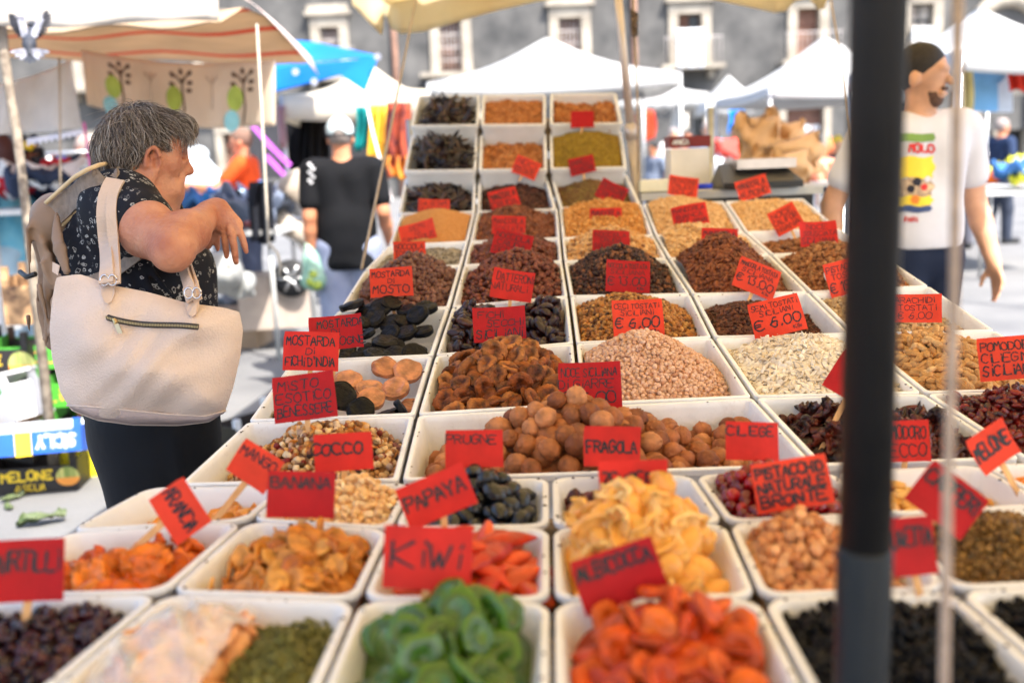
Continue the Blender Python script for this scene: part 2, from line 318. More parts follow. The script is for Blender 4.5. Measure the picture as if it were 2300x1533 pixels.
# scuffs and brown dust marks on the tray plastic
def add_dirt(m, s=9, amt=.5, colr=(.28, .2, .13)):
    n = m.node_tree.nodes; l = m.node_tree.links; b = n['Principled BSDF']; src = b.inputs['Base Color'].links[0].from_socket
    tc = n.new('ShaderNodeTexCoord'); nz = n.new('ShaderNodeTexNoise'); nz.inputs['Scale'].default_value = s; nz.inputs['Detail'].default_value = 9; nz.inputs['Roughness'].default_value = .75
    l.new(tc.outputs['Object'], nz.inputs['Vector']); r_ = n.new('ShaderNodeValToRGB'); r_.color_ramp.elements[0].position = .54; r_.color_ramp.elements[1].position = .74
    r_.color_ramp.elements[0].color = (0, 0, 0, 1); r_.color_ramp.elements[1].color = (amt, amt, amt, 1); l.new(nz.outputs['Fac'], r_.inputs[0])
    mx = n.new('ShaderNodeMix'); mx.data_type = 'RGBA'; l.new(r_.outputs[0], mx.inputs[0]); l.new(src, mx.inputs[6]); mx.inputs[7].default_value = (*colr, 1); l.new(mx.outputs[2], b.inputs['Base Color'])
add_dirt(white_plastic, 9, .3); add_dirt(white_plastic, 55, .25)

def rrect(rad, n=5):
    """unit rounded rectangle as offsets from the four corners: list of (corner, du, dv) in metres"""
    out = []
    for c, (sx, sy) in enumerate(((1, 1), (-1, 1), (-1, -1), (1, -1))):
        a0 = (math.pi, 1.5 * math.pi, 0, .5 * math.pi)[c]
        for k in range(n + 1):
            t = a0 + (math.pi / 2) * k / n
            out.append((c, sx * rad + rad * math.cos(t), sy * rad + rad * math.sin(t)))
    return out
def tray(name, q, depth_, rim, rad, label, m, slope=.012, lip=.012, group=None):
    """white tray from its four rim corners fl fr br bl (world)"""
    q = np.asarray(q, float); ex = q[1] - q[0]; ey = q[3] - q[0]; n = np.cross(ex, ey); n /= np.linalg.norm(n)
    def ring(inset, dz, r_):
        r_ = max(r_, .002); pts = []
        for c, du, dv in rrect(r_):
            e1 = (q[1] - q[0]) if c in (0, 1) else (q[2] - q[3]); e2 = (q[3] - q[0]) if c in (0, 3) else (q[2] - q[1])
            e1 = e1 / np.linalg.norm(e1); e2 = e2 / np.linalg.norm(e2); sx = 1 if c in (0, 3) else -1; sy = 1 if c in (0, 1) else -1
            pts.append(q[c] + e1 * (du + sx * inset) + e2 * (dv + sy * inset) + n * dz)
        return pts
    L = [(.006 + slope, -depth_, rad), (.005, -lip, rad), (.0, -lip, rad), (0, -.002, rad), (.0015, 0, rad), (rim - .002, 0, rad * .8), (rim, -.002, rad * .8),
         (rim + .002, -lip, rad * .8), (rim + slope, -depth_ + .012, rad * .7), (rim + slope + .012, -depth_ + .004, rad * .6)]
    V = []; nn = 24
    for ins, dz, r_ in L: V += ring(ins, dz, r_)
    F = [(i * nn + k, i * nn + (k + 1) % nn, (i + 1) * nn + (k + 1) % nn, (i + 1) * nn + k) for i in range(len(L) - 1) for k in range(nn)]
    F += [tuple(range((len(L) - 1) * nn, len(L) * nn)), tuple(range(nn))[::-1]]
    b = MB(); b.add(V, F); o = b.build(name, m, smooth=True, origin=q.mean(0)); smooth_angle(o, 35)
    tag(o, label, 'tray', group)
    return q, n
def shrink(q, a):
    q = np.asarray(q, float); c = q.mean(0); out = []
    for i in range(4):
        e1 = q[(i + 1) % 4] - q[i]; e2 = q[(i - 1) % 4] - q[i]
        out.append(q[i] + e1 / np.linalg.norm(e1) * a + e2 / np.linalg.norm(e2) * a)
    return np.array(out)

# rim corners read on the two planes of the display
Gr = {-1: [(395, 1090), (898, 1079), (1350, 1060), (1838, 1046), (2300, 1030), (2760, 1015)],
      0: [(553, 946), (935, 931), (1305, 908), (1693, 891), (2076, 882), (2460, 872)],
      1: [(650, 812), (975, 798), (1291, 770), (1602, 757), (1914, 750), (2240, 742)],
      2: [(757, 697), (1012, 690), (1278, 665), (1553, 660), (1818, 656), (2090, 642)],
      3: [(815, 607), (1039, 595), (1265, 586), (1500, 580), (1731, 571), (1968, 562)],
      4: [(870, 551), (1053, 542), (1260, 534), (1470, 528), (1673, 521), (1885, 512)],
      5: [(899, 480), (1069, 475), (1255, 468), (1443, 457), (1627, 451), (1806, 445)]}
Gf = {-1: [(-480, 1580), (70, 1580), (700, 1590), (1240, 1590), (1838, 1590), (2420, 1570), (3050, 1550)],
      0: [(-112, 1342), (370, 1330), (806, 1345), (1240, 1347), (1706, 1340), (2140, 1322), (2640, 1300)],
      1: [(143, 1193), (555, 1168), (880, 1186), (1238, 1182), (1632, 1172), (1992, 1155), (2370, 1135)],
      2: [(333, 1092), (650, 1088), (930, 1082), (1236, 1070), (1556, 1064), (1866, 1056), (2200, 1042), (2540, 1028)]}
Gf[1].append((2760, 1115))
def rq(c, r, c2=None):
    c2 = c + 1 if c2 is None else c2
    return shrink([Pr(*Gr[r][c]), Pr(*Gr[r][c2]), Pr(*Gr[r + 1][c2]), Pr(*Gr[r + 1][c])], .004)
def fq(c, r): return shrink([Pf(*Gf[r][c]), Pf(*Gf[r][c + 1]), Pf(*Gf[r + 1][c + 1]), Pf(*Gf[r + 1][c])], .003)
T = {}
def rear(key, c, r, label, c2=None, dep=.10):
    q, n = tray('display_tray', rq(c, r, c2), dep, .009, .010, label, white_plastic); T[key] = (shrink(q, .014), n, dep)
def front(key, c, r, label, dep=.065):
    q, n = tray('display_tray', fq(c, r), dep, .010, .028, label, clear_plastic, slope=.016, lip=.008); T[key] = (shrink(q, .012), n, dep)
rear('mix', 0, -1, 'white plastic tray holding the exotic dried fruit mix')
rear('walnut', 1, -1, 'double width white plastic tray heaped with walnuts', c2=3)
rear('tomato', 3, -1, 'white plastic tray of dark leathery sun-dried tomatoes')
rear('cherrytom', 4, -1, 'white plastic tray of glossy dried cherry tomatoes')
rear('discs', 0, 0, 'white plastic tray with black and amber fruit paste discs')
rear('fig', 1, 0, 'white plastic tray heaped with dried figs')
rear('chickpea', 2, 0, 'white plastic tray heaped with pale chickpeas')
rear('pumpkin', 3, 0, 'white plastic tray of white pumpkin seeds')
rear('peanutshell', 4, 0, 'white plastic tray of peanuts in their shells')
rear('mosto', 0, 1, 'white plastic tray with black must paste discs')
rear('date', 1, 1, 'white plastic tray of dark brown dates')
rear('ceci', 2, 1, 'white plastic tray of golden roasted chickpeas with dark specks')
rear('seedroast', 3, 1, 'white plastic tray of brown toasted seeds')
rear('pistroast', 4, 1, 'white plastic tray of pale roasted pistachios beside the seed tray')
rear('hazel1', 0, 2, 'white plastic tray of round grey-brown hazelnuts at the table edge')
rear('hazel2', 1, 2, 'white plastic tray of reddish brown hazelnuts between two nut trays')
rear('hazel3', 2, 2, 'white plastic tray of dark roasted hazelnuts behind the golden chickpeas')
rear('almond1', 3, 2, 'white plastic tray with a tall heap of brown roasted almonds')
rear('walnutmeat', 4, 2, 'white plastic tray of shelled walnut pieces and a white scoop lid')
rear('sunflower', 0, 3, 'white plastic tray of grey-green seeds at the table edge', dep=.08)
rear('almond2', 1, 3, 'white plastic tray of raw hazelnuts and almonds behind the red-brown hazelnuts', dep=.08)
rear('hazelpeel', 2, 3, 'white plastic tray of pale peeled hazelnuts', dep=.08)
rear('almondraw', 3, 3, 'white plastic tray of blanched almonds behind the roasted almond heap', dep=.08)
rear('walnutmeat2', 4, 3, 'white plastic tray of walnut kernels behind the shelled walnut tray', dep=.08)
rear('flour', 0, 4, 'white plastic tray with a smooth heap of tan sesame', dep=.08)
rear('almond3', 1, 4, 'white plastic tray of brown almonds at the foot of the steep rack', dep=.08)
rear('almond4', 2, 4, 'white plastic tray of golden chopped nuts', dep=.08)
rear('pine', 3, 4, 'white plastic tray of pale pine kernels below the weighing table', dep=.08)
rear('cashew', 4, 4, 'white plastic tray of pale cashew pieces in front of the black scale', dep=.08)
front('berry', 0, -1, 'milky plastic tray of dark red dried berries')
front('bags', 1, -1, 'milky plastic tray with wrapped candied peel and dried herbs')
front('kiwi', 2, -1, 'milky plastic tray heaped with green kiwi slices')
front('apricot', 3, -1, 'milky plastic tray heaped with orange apricots')
front('raisin', 4, -1, 'milky plastic tray of black raisins behind the black post')
front('raisin2', 5, -1, 'milky plastic tray of dark currants at the table corner')
front('orange', 0, 0, 'milky plastic tray of candied orange slices')
front('banana', 1, 0, 'milky plastic tray of golden banana chips')
front('papaya', 2, 0, 'milky plastic tray of orange-red papaya spears')
front('ginger', 3, 0, 'milky plastic tray of pale yellow ginger slices')
front('pistachio', 4, 0, 'milky plastic tray of pale natural pistachios')
front('caper', 5, 0, 'milky plastic tray of small olive brown capers')
front('mango', 0, 1, 'milky plastic tray of pale orange mango slices at the table edge')
front('coco', 1, 1, 'milky plastic tray of creamy coconut pieces')
front('prune', 2, 1, 'milky plastic tray of glossy black prunes')
front('strawb', 3, 1, 'milky plastic tray of brownish red dried strawberries')
front('cherry', 4, 1, 'milky plastic tray of glossy red candied cherries')
front('pineapple', 5, 1, 'milky plastic tray of pale candied fruit behind the black post')
front('melon', 6, 1, 'milky plastic tray of yellow-orange candied melon')
# stepped rack at the back: three tiers of three crates
TS = np.array([0, -.62, 1.0]); TS /= np.linalg.norm(TS)
tier_front = [[(894, 480), (1067, 476), (1072, 476), (1250, 470), (1258, 468), (1440, 460)],
              [(907, 384), (1070, 382), (1075, 382), (1229, 380), (1236, 379), (1408, 376)],
              [(922, 283), (1075, 281), (1080, 281), (1226, 280), (1235, 279), (1398, 277)]]
tier_back = [[(909, 400), (1069, 398), (1074, 398), (1229, 396), (1237, 395), (1408, 391)],
             [(924, 303), (1073, 301), (1078, 301), (1227, 300), (1235, 299), (1396, 296)],
             [(940, 214), (1078, 213), (1083, 213), (1226, 212), (1236, 211), (1384, 209)]]
P0 = Pr(1069, 478)
tier_lab = [['dark carob pods in the lowest tier', 'dark brown almonds in the lowest tier', 'greenish pistachio kernels in the lowest tier'],
            ['carob pods in the middle tier', 'tan peanuts in the middle tier', 'yellow-green chopped pistachio in the middle tier'],
            ['carob pods in the top tier', 'small tan nuts in the top tier', 'brown nuts in the top tier']]
TKEY = [['carob0', 'dkalm', 'pistgreen'], ['carob1', 'tanpea', 'yellowpist'], ['carob2', 'tannut', 'brnut']]
for i in range(3):
    for j in range(3):
        fl, fr_ = [Ppl(*tier_front[i][j * 2 + k], P0, TS) for k in (0, 1)]
        pn = np.array([0, -math.tan(R(20 + 3 * i)), 1.0])
        br, bl = [Ppl(*tier_back[i][j * 2 + k], (fl + fr_) / 2, pn) for k in (1, 0)]
        q, n = tray('rack_crate', [fl, fr_, br, bl], .11, .012, .012, 'white plastic crate of ' + tier_lab[i][j], clear_plastic, slope=.004, lip=.02)
        T[TKEY[i][j]] = (shrink(q, .014), n, .11)
        if 0: print(i, j, np.linalg.norm(fr_ - fl), np.linalg.norm(bl - fl), fl)
# trestle table under the trays
table = empty('market_table', (.35, 2.4, 0), 'long trestle table under the white trays of dried fruit and nuts', 'table')
wood = mat('stall_wood', (.34, .24, .15), .75, var=.3, scale=5, stretch=(1, 12, 1), bump=.2)
steel = mat('galvanised_steel', (.45, .46, .47), .4, metal=.8, var=.2, scale=10)
b = MB(); fq_ = [Pf(*Gf[-1][0]), Pf(*Gf[-1][6]), Pf(*Gf[2][7]), Pf(*Gf[2][0])]
top = np.array(fq_); top[:, 2] = ZF - .069; b.prism(shrink(top, .01), (0, 0, -.03)); b.build('table_top', wood, table)
b = MB(); rr_ = np.array([Pr(*Gr[-1][0]), Pr(*Gr[-1][5]), Pr(*Gr[5][5]), Pr(*Gr[5][0])]); b.prism(shrink(rr_, .01) - RN * .106, -RN * .03); b.build('sloping_top', wood, table)
for (x, y) in ((-.75, 1.0), (1.2, 1.0), (-.5, 2.2), (1.35, 2.2), (-.45, 3.5), (1.2, 3.5)):
    b = MB(); zt = (ZF - .1) if y < 1.5 else .9814 + .127 * (y - 1.911) - .142
    b.tube([(x, y, 0), (x, y, zt)], .02, 10); b.build('leg', steel, table, smooth=True)
b = MB()
for i in range(3):
    q, n, dd = T[TKEY[i][1]]; f0 = T[TKEY[i][0]][0][0]; f1 = T[TKEY[i][2]][0][1]; b0 = T[TKEY[i][0]][0][3]; b1 = T[TKEY[i][2]][0][2]
    b = MB(); b.prism(np.array([f0, f1, b1, b0]) - n * .117, -n * .02); b.build('rack_shelf', wood, table)
for x in (-.45, 1.0):
    p = T['carob2'][0][3]; b = MB(); b.tube([(x, p[1] + .1, 0), (x, p[1] + .1, p[2] - .1)], .018, 8); b.build('rack_post', steel, table, smooth=True)
# ------------------------------------------------------------------ what lies in the trays
_ico = {}
def ico(sub):
    if sub not in _ico:
        bm = bmesh.new(); bmesh.ops.create_icosphere(bm, subdivisions=sub, radius=1)
        _ico[sub] = (np.array([v.co[:] for v in bm.verts]), np.array([[v.index for v in f.verts] for f in bm.faces])); bm.free()
    return _ico[sub][0].copy(), _ico[sub][1].copy()
def vnoise(V, s, seed=0):
    return np.array([mnoise.noise(Vector((float(x) * s + seed * 7.3, float(y) * s + seed * 3.1, float(z) * s - seed))) for x, y, z in V])
def radial(V, a): return V * (1 + np.asarray(a))[:, None]
def it_sphere(r, sub=2, amp=.05, seed=0, sq=(1, 1, 1)):
    V, F = ico(sub); return radial(V, amp * vnoise(V, 1.7, seed)) * r * np.array(sq), F
def it_walnut(r, seed):
    V, F = ico(4); a = np.arctan2(V[:, 1], V[:, 0]); n = vnoise(V, 2.2, seed); n2 = vnoise(V, 5, seed + 9)
    seam = np.exp(-(V[:, 1] / .06) ** 2) * 1.5; groove = -np.abs(n2) * .15 - .06 * np.abs(vnoise(V, 9, seed + 4)) + .05 * n + .06
    return radial(V, groove + .09 * seam - .05 * np.exp(-(V[:, 1] / .2) ** 2) + .06 * np.maximum(V[:, 2], 0) ** 6) * r * np.array([.97, .93, 1.08]), F
def it_hazel(r, seed, sub=2):
    V, F = ico(sub); z = V[:, 2]; return radial(V, .04 * vnoise(V, 2, seed) + .18 * np.maximum(z, 0) ** 5 - .12 * np.maximum(-z - .6, 0)) * r * np.array([1, .93, 1]), F
def it_almond(L, W, H, seed, sub=2):
    V, F = ico(sub); x = V[:, 0]; k = 1 - .38 * x - .25 * np.maximum(x, 0) ** 2; V[:, 1] *= k; V[:, 2] *= k
    V = radial(V, .06 * vnoise(V, 2.5, seed)); return V * np.array([L / 2, W / 2, H / 2]), F
def it_seed(L, W, H, seed):
    V, F = ico(2); x = V[:, 0]; k = 1 - .3 * x; V[:, 1] *= k; V[:, 2] = np.sign(V[:, 2]) * np.abs(V[:, 2]) ** .8
    V[:, 2] += .25 * (V[:, 0] ** 2) * (seed % 2 - .5); return V * np.array([L / 2, W / 2, H / 2]), F
def it_fig(r, seed, sub=4):
    V, F = ico(sub); rr = np.hypot(V[:, 0], V[:, 1]); a = np.arctan2(V[:, 1], V[:, 0]); rs = np.random.default_rng(seed)
    fold = sum(rs.uniform(.02, .05) * np.sin(k * a + rs.uniform(0, 6)) for k in (2, 3, 5)); wr = .10 * np.sin(17 * a + 4 * vnoise(V, 2, seed)) * np.clip(rr - .25, 0, 1)
    z = np.sign(V[:, 2]) * np.abs(V[:, 2]) ** .6 * (.30 + .06 * fold); up = V[:, 2] > 0
    z = np.where(up, z - .36 * np.exp(-(rr / .36) ** 2) + .10 * np.exp(-(rr / .12) ** 2), z + .16 * np.exp(-(rr / .4) ** 2)); z += .035 * vnoise(V, 2.4, seed + 3) + wr * .32 * (np.abs(V[:, 2]) > .05)
    z += rs.uniform(-.15, .15) * V[:, 0] * V[:, 1] + rs.uniform(-.12, .15) * (V[:, 0] ** 2)
    k = 1 + fold + .5 * wr; return np.stack([V[:, 0] * k * rs.uniform(.92, 1.05), V[:, 1] * k * rs.uniform(.88, 1), z], 1) * r, F
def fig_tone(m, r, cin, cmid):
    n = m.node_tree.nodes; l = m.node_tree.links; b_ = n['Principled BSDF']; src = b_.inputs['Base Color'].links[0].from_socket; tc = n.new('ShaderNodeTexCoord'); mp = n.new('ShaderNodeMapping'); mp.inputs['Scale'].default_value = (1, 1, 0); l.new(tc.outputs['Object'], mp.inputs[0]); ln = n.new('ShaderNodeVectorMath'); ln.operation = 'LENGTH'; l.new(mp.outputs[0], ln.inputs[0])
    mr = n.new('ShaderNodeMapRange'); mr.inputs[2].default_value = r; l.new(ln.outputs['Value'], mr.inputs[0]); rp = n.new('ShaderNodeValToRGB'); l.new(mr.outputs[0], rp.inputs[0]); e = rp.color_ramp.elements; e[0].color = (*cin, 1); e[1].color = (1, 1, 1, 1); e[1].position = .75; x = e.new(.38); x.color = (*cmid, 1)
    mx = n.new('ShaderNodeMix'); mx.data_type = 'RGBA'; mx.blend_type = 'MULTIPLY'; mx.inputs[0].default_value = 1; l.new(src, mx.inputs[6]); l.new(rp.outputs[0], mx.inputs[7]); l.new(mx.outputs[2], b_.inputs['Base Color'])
def it_disc(r, t, seed, imprint=True, rough=.03):
    V, F = ico(4); rr = np.hypot(V[:, 0], V[:, 1]); a = np.arctan2(V[:, 1], V[:, 0]); rad = np.minimum(rr * 1.12, 1) ** .85
    z = np.sign(V[:, 2]) * np.minimum(np.abs(V[:, 2]) * 1.5, 1) ** .6 * t / r / 2
    if imprint:
        pat = np.where(rr < .72, .5 + .5 * np.sin(9 * rr * 2) * np.cos(3 * a + seed), 0) - np.exp(-((rr - .78) / .05) ** 2); z = np.where(V[:, 2] > 0, z + pat * .05, z)
    z += rough * vnoise(V, 2, seed) * 1.5; sc = np.where(rr > 1e-6, rad / np.maximum(rr, 1e-6), 1)
    return np.stack([V[:, 0] * sc * (1 + rough * np.sin(3 * a + seed)), V[:, 1] * sc, z], 1) * r, F
def it_date(L, W, seed):
    V, F = ico(3); n = vnoise(V * np.array([1.0, 2, 2]), 1.6, seed); n2 = np.sin(7 * np.arctan2(V[:, 2], V[:, 1]) + 5 * n) * .05
    V = radial(V, .10 * n + n2) * np.array([L / 2, W / 2, W / 2 * .85]); V[:, 2] += .12 * L * ((V[:, 0] / L * 2) ** 2) * (seed % 3 - 1) * .6; return V, F
def it_peanut(L, W, seed):
    V, F = ico(4); x = V[:, 0]; k = .82 + .28 * np.cos(x * 2 * math.pi * .95) * -1 * (np.abs(x) < 1) * .55 + .1; k = 1 - .3 * np.exp(-(x / .28) ** 2); a = np.arctan2(V[:, 2], V[:, 1])
    rib = .035 * np.sin(10 * a) + .03 * np.sin(16 * x + 2 * np.sin(5 * a)); V = V * np.stack([np.ones_like(k), k + rib, k + rib], 1) * np.array([L / 2, W / 2, W / 2]); V[:, 2] += .1 * W * np.sin(x * 2 + seed); return V, F
def it_pod(L, W, H, curve, seed):
    V, F = ico(3); x = V[:, 0] * L / 2; k = 1 + .12 * np.sin(x / L * 40 + seed); y = np.sign(V[:, 1]) * np.abs(V[:, 1]) ** .8 * W / 2 * k; z = V[:, 2] * H / 2
    y += curve * L * ((2 * x / L) ** 2 - .4); z += .05 * L * np.sin(2.5 * x / L * 2 + seed) + .01 * x * np.sin(seed); return np.stack([x, y, z], 1), F
def it_flap(L, W, t, seed, curl=.5, nz=.25, nu=11, nv=9):
    """crumpled leathery piece with thickness"""
    u, v = np.meshgrid(np.linspace(-1, 1, nu), np.linspace(-1, 1, nv), indexing='ij'); rs = np.random.default_rng(seed)
    k = np.sqrt(1 - .55 * u ** 2 * v ** 2); X = u * L / 2 * k; Y = v * W / 2 * np.sqrt(np.maximum(1 - .5 * u ** 2, .2)) * k
    P = np.stack([u.ravel(), v.ravel(), np.zeros(u.size)], 1); Z = (curl * W * .5 * v ** 2 * rs.choice([-1, 1]) + rs.uniform(-.5, .5) * curl * L * .4 * u ** 2 + nz * W * vnoise(P, 1.6, seed).reshape(u.shape) + nz * .5 * W * vnoise(P, 3.5, seed + 5).reshape(u.shape))
    b = MB(); b.slab(np.stack([X, Y, Z], 2), t); return np.array(b.v), b.f
def it_ring(r, t, seed, hole=.25, nseg=14):
    """banana chip: dished ring with a soft centre"""
    V = []; prof = [(hole * .3, .2), (hole, .35), (.62, 1), (.93, .75), (1, .1), (.93, -.6), (.55, -.5), (hole * .3, -.4)]; rs = np.random.default_rng(seed); ph = rs.uniform(0, 6); am = rs.uniform(.05, .2)
    for p, z in prof:
        for k in range(nseg):
            a = 2 * math.pi * k / nseg; rr = p * r * (1 + .05 * math.sin(3 * a + ph)); V.append((rr * math.cos(a), rr * math.sin(a) * .9, z * t / 2 + am * r * p * p * math.sin(2 * a + ph)))
    n = nseg; F = [(i * n + k, i * n + (k + 1) % n, (i + 1) * n + (k + 1) % n, (i + 1) * n + k) for i in range(len(prof) - 1) for k in range(n)] + [tuple(range(n))[::-1], tuple(range((len(prof) - 1) * n, len(prof) * n))]
    return np.array(V), F
def it_cube(a, seed):
    V, F = ico(2); V = np.sign(V) * np.abs(V) ** .45; V = radial(V, .08 * vnoise(V, 2, seed)); return V * a * np.array([.62, .5, .45]), F
def it_spear(L, W, seed, bend=.25):
    V, F = ico(4); x = V[:, 0]; k = (1 - .45 * x ** 2) ; V = V * np.stack([np.ones_like(k), k, k], 1) * np.array([L / 2, W / 2, W / 2 * .62]); V = V + (.07 * W * vnoise(V / L, 9, seed))[:, None] * np.array([0, 1, 1])
    V[:, 2] += bend * L * (.25 - (V[:, 0] / L) ** 2); V[:, 2] -= .35 * np.abs(V[:, 1]) * 0; return V, F

def quat_mats(n):
    q = rng.normal(size=(n, 4)); q /= np.linalg.norm(q, axis=1)[:, None]; w_, x, y, z = q.T
    return np.stack([1 - 2 * (y * y + z * z), 2 * (x * y - z * w_), 2 * (x * z + y * w_), 2 * (x * y + z * w_), 1 - 2 * (x * x + z * z), 2 * (y * z - x * w_), 2 * (x * z - y * w_), 2 * (y * z + x * w_), 1 - 2 * (x * x + y * y)], 1).reshape(n, 3, 3)
def align_mats(N, tilt):
    """random spin about surface normal with some tilt"""
    n = len(N); N = N + rng.normal(scale=tilt, size=(n, 3)); N /= np.linalg.norm(N, axis=1)[:, None]
    a = np.cross(N, rng.normal(size=(n, 3))); a /= np.linalg.norm(a, axis=1)[:, None]; b_ = np.cross(N, a); return np.stack([a, b_, N], 2)
class Heap:
    """surface of what fills a tray: fill below the rim, mounds (u, v, height, su, sv)"""
    def __init__(s, key, fill, mounds=(), edge=.03, noise=.006, nscale=22, rng_=(0, 1, 0, 1)):
        s.q, s.n, s.dep = T[key]; s.fill, s.mounds, s.edge, s.noise, s.ns, s.rg = fill, mounds, edge, noise, nscale, rng_; s.key = key
        s.W = np.linalg.norm(s.q[1] - s.q[0]); s.D = np.linalg.norm(s.q[3] - s.q[0]); s.qb = shrink(s.q, .016)
        s.sd = abs(hash(key)) % 50 if False else sum(map(ord, key)) % 50
    def h(s, u, v):
        u = np.asarray(u, float); v = np.asarray(v, float); z = np.full(u.shape, -s.fill)
        for (mu, mv, mh, su, sv) in s.mounds:
            r2 = np.sqrt(((u - mu) / su) ** 2 + ((v - mv) / sv) ** 2); z = z + mh * np.where(r2 < 1, 1 - r2 ** 1.25, 0) 
        z = z + s.noise * (np.sin(u * s.W * s.ns * 2.1 + s.sd) * np.cos(v * s.D * s.ns * 1.7 + s.sd * 2) + .6 * np.sin(u * s.W * s.ns * 4.3 + v * s.D * s.ns * 3.1 + s.sd))
        return np.maximum(z, -s.dep + .006)
    def pos(s, u, v):
        u = np.asarray(u, float)[..., None]; v_ = np.asarray(v, float)[..., None]
        top_ = (s.q[0] * (1 - u) + s.q[1] * u) * (1 - v_) + (s.q[3] * (1 - u) + s.q[2] * u) * v_
        return top_ + s.n * s.h(u[..., 0], v)[..., None]
    def nrm(s, u, v):
        e = .01; du = s.pos(u + e, v) - s.pos(u - e, v); dv = s.pos(u, v + e) - s.pos(u, v - e); N = np.cross(du, dv); return N / np.linalg.norm(N, axis=-1)[..., None]
    def pts(s, sp, margin=.004, jit=.35):
        a0, a1, b0, b1 = s.rg; nx = max(1, int(s.W * (a1 - a0) / sp)); ny = max(1, int(s.D * (b1 - b0) / (sp * .87)))
        pu, pv = [], []
        for j in range(ny + 1):
            for i in range(nx + 1):
                x = (i + .5 * (j % 2) + rng.uniform(-jit, jit)) / (nx + .5); y = (j + rng.uniform(-jit, jit)) / max(ny, 1)
                pu.append(a0 + (a1 - a0) * x); pv.append(b0 + (b1 - b0) * y)
        u = np.array(pu); v = np.array(pv); mu = margin / s.W; mv = margin / s.D; k = (u > mu) & (u < 1 - mu) & (v > mv) & (v < 1 - mv); return u[k], v[k]
    def base(s, m, drop=.004, label=None, n=28, name=None):
        a0, a1, b0, b1 = s.rg; u, v = np.meshgrid(np.linspace(a0, a1, n), np.linspace(b0, b1, n), indexing='ij'); P = s.pos(u, v) - s.n * drop
        b = MB(); b.grid(P.transpose(1, 0, 2)); return b
def heap_stuff(hp, items, sp, m, name, label, cat, tilt=None, lift=.2, layers=2, margin=.004, drop=.5, scv=.12, basemat=None, size=None, weights=None, jit=.35):
    """uncountable small pieces: one mesh of real pieces over a bed"""
    size = sp if size is None else size; VV, FF, TT, MI = [], [], [], []; off = 0
    for L in range(layers):
        u, v = hp.pts(sp, margin, jit); P = hp.pos(u, v); N = hp.nrm(u, v); n = len(u)
        P = P + hp.n * (rng.uniform(-lift, lift, n) * size - L * size * .55)[:, None]
        Ms = quat_mats(n) if tilt is None else align_mats(N, tilt)
        w_ = rng.choice(len(items), n, p=weights); sc = rng.uniform(1 - scv, 1 + scv, n)
        for k, (V0, F0) in enumerate(items):
            idx = np.where(w_ == k)[0]
            if len(idx) == 0: continue
            X = np.einsum('nij,vj->nvi', Ms[idx], V0) * sc[idx, None, None] + P[idx, None, :]
            VV.append(X.reshape(-1, 3)); F0 = np.asarray(F0); FF.append((F0[None] + (np.arange(len(idx)) * len(V0))[:, None, None]).reshape(-1, F0.shape[1]) + off); off += len(V0) * len(idx)
            TT.append(np.repeat(rng.uniform(0, 1, len(idx)), len(V0)))
    b = hp.base(m, drop * size); bv = np.array(b.v); bf = np.array(b.f); bt = np.concatenate([bf[:, :3], bf[:, [0, 2, 3]]]) + off
    VV.append(bv); TT.append(np.full(len(bv), .5)); FF.append(bt)
    me = mesh_np(name, np.vstack(VV), np.vstack(FF), np.concatenate(TT)); o = link(name, me, m); tag(o, label, cat, kind='stuff'); return o
def heap_things(hp, meshes, sp, m, name, label, cat, group, tilt=None, lift=.2, layers=1, margin=.01, drop=.5, scv=.1, size=None, basemat=None, keep=None, jit=.3, bed=True, bedlabel=None, uv=None, face=0.0):
    """countable pieces: each an object of its own, over a bed of the same"""
    size = sp if size is None else size; objs = []
    mds = []
    for (V0, F0) in meshes:
        me = mesh_np(name, V0, F0 if isinstance(F0, list) else np.asarray(F0)); me.materials.append(m); mds.append(me)
    for L in range(layers):
        u, v = hp.pts(sp, margin, jit) if uv is None else (np.array([x[0] for x in uv]), np.array([x[1] for x in uv]))
        P = hp.pos(u, v); N = hp.nrm(u, v); n = len(u); P = P + hp.n * (rng.uniform(-lift, lift, n) * size - L * size * .6)[:, None]
        toc = CAM - P; toc /= np.linalg.norm(toc, axis=1)[:, None]; Ms = quat_mats(n) if tilt is None else align_mats(N + face * toc, tilt)
        rank = np.argsort(np.argsort(np.linalg.norm(P - CAM, axis=1) - 3 * (P @ hp.n))) if keep else np.zeros(n)
        extra = []
        for i in range(n):
            if keep and rank[i] >= keep: extra.append((P[i], Ms[i])); continue
            o = bpy.data.objects.new(name, mds[int(rng.integers(len(mds)))]); col.objects.link(o); s_ = rng.uniform(1 - scv, 1 + scv)
            o.matrix_basis = Matrix.Translation(P[i]) @ Matrix(Ms[i].tolist()).to_4x4() @ Matrix.Scale(s_, 4)
            tag(o, label, cat, group); objs.append(o)
    if bed:
        # the pieces underneath, joined: nobody can tell them apart from above
        u, v = hp.pts(sp * .95, margin, .3); P = hp.pos(u, v) - hp.n * size * (.55 + .6 * (layers - 1)); n = len(u); Ms = quat_mats(n) if tilt is None else align_mats(hp.nrm(u, v), tilt * 1.3)
        b = MB(); los = []
        for (V0, F0) in meshes:
            V0 = np.asarray(V0); ext = (V0.max(0) - V0.min(0)) / 2; lo = ico(3 if len(F0) > 300 else 2); los.append((radial(lo[0], .1 * vnoise(lo[0], 2, len(los))) * ext, lo[1]))
        for i in range(n):
            V0, F0 = los[i % len(los)]; b.add(V0 @ Ms[i].T + P[i], F0)
        for (p_, m_) in extra: b.add(los[0][0] @ m_.T + p_, los[0][1])
        b2 = hp.base(m, size * .9); b.add(b2.v, b2.f)
        o = b.build(name + '_bed', m, smooth=True); tag(o, bedlabel or ('lower layer of ' + label), cat, kind='stuff')
    return objs
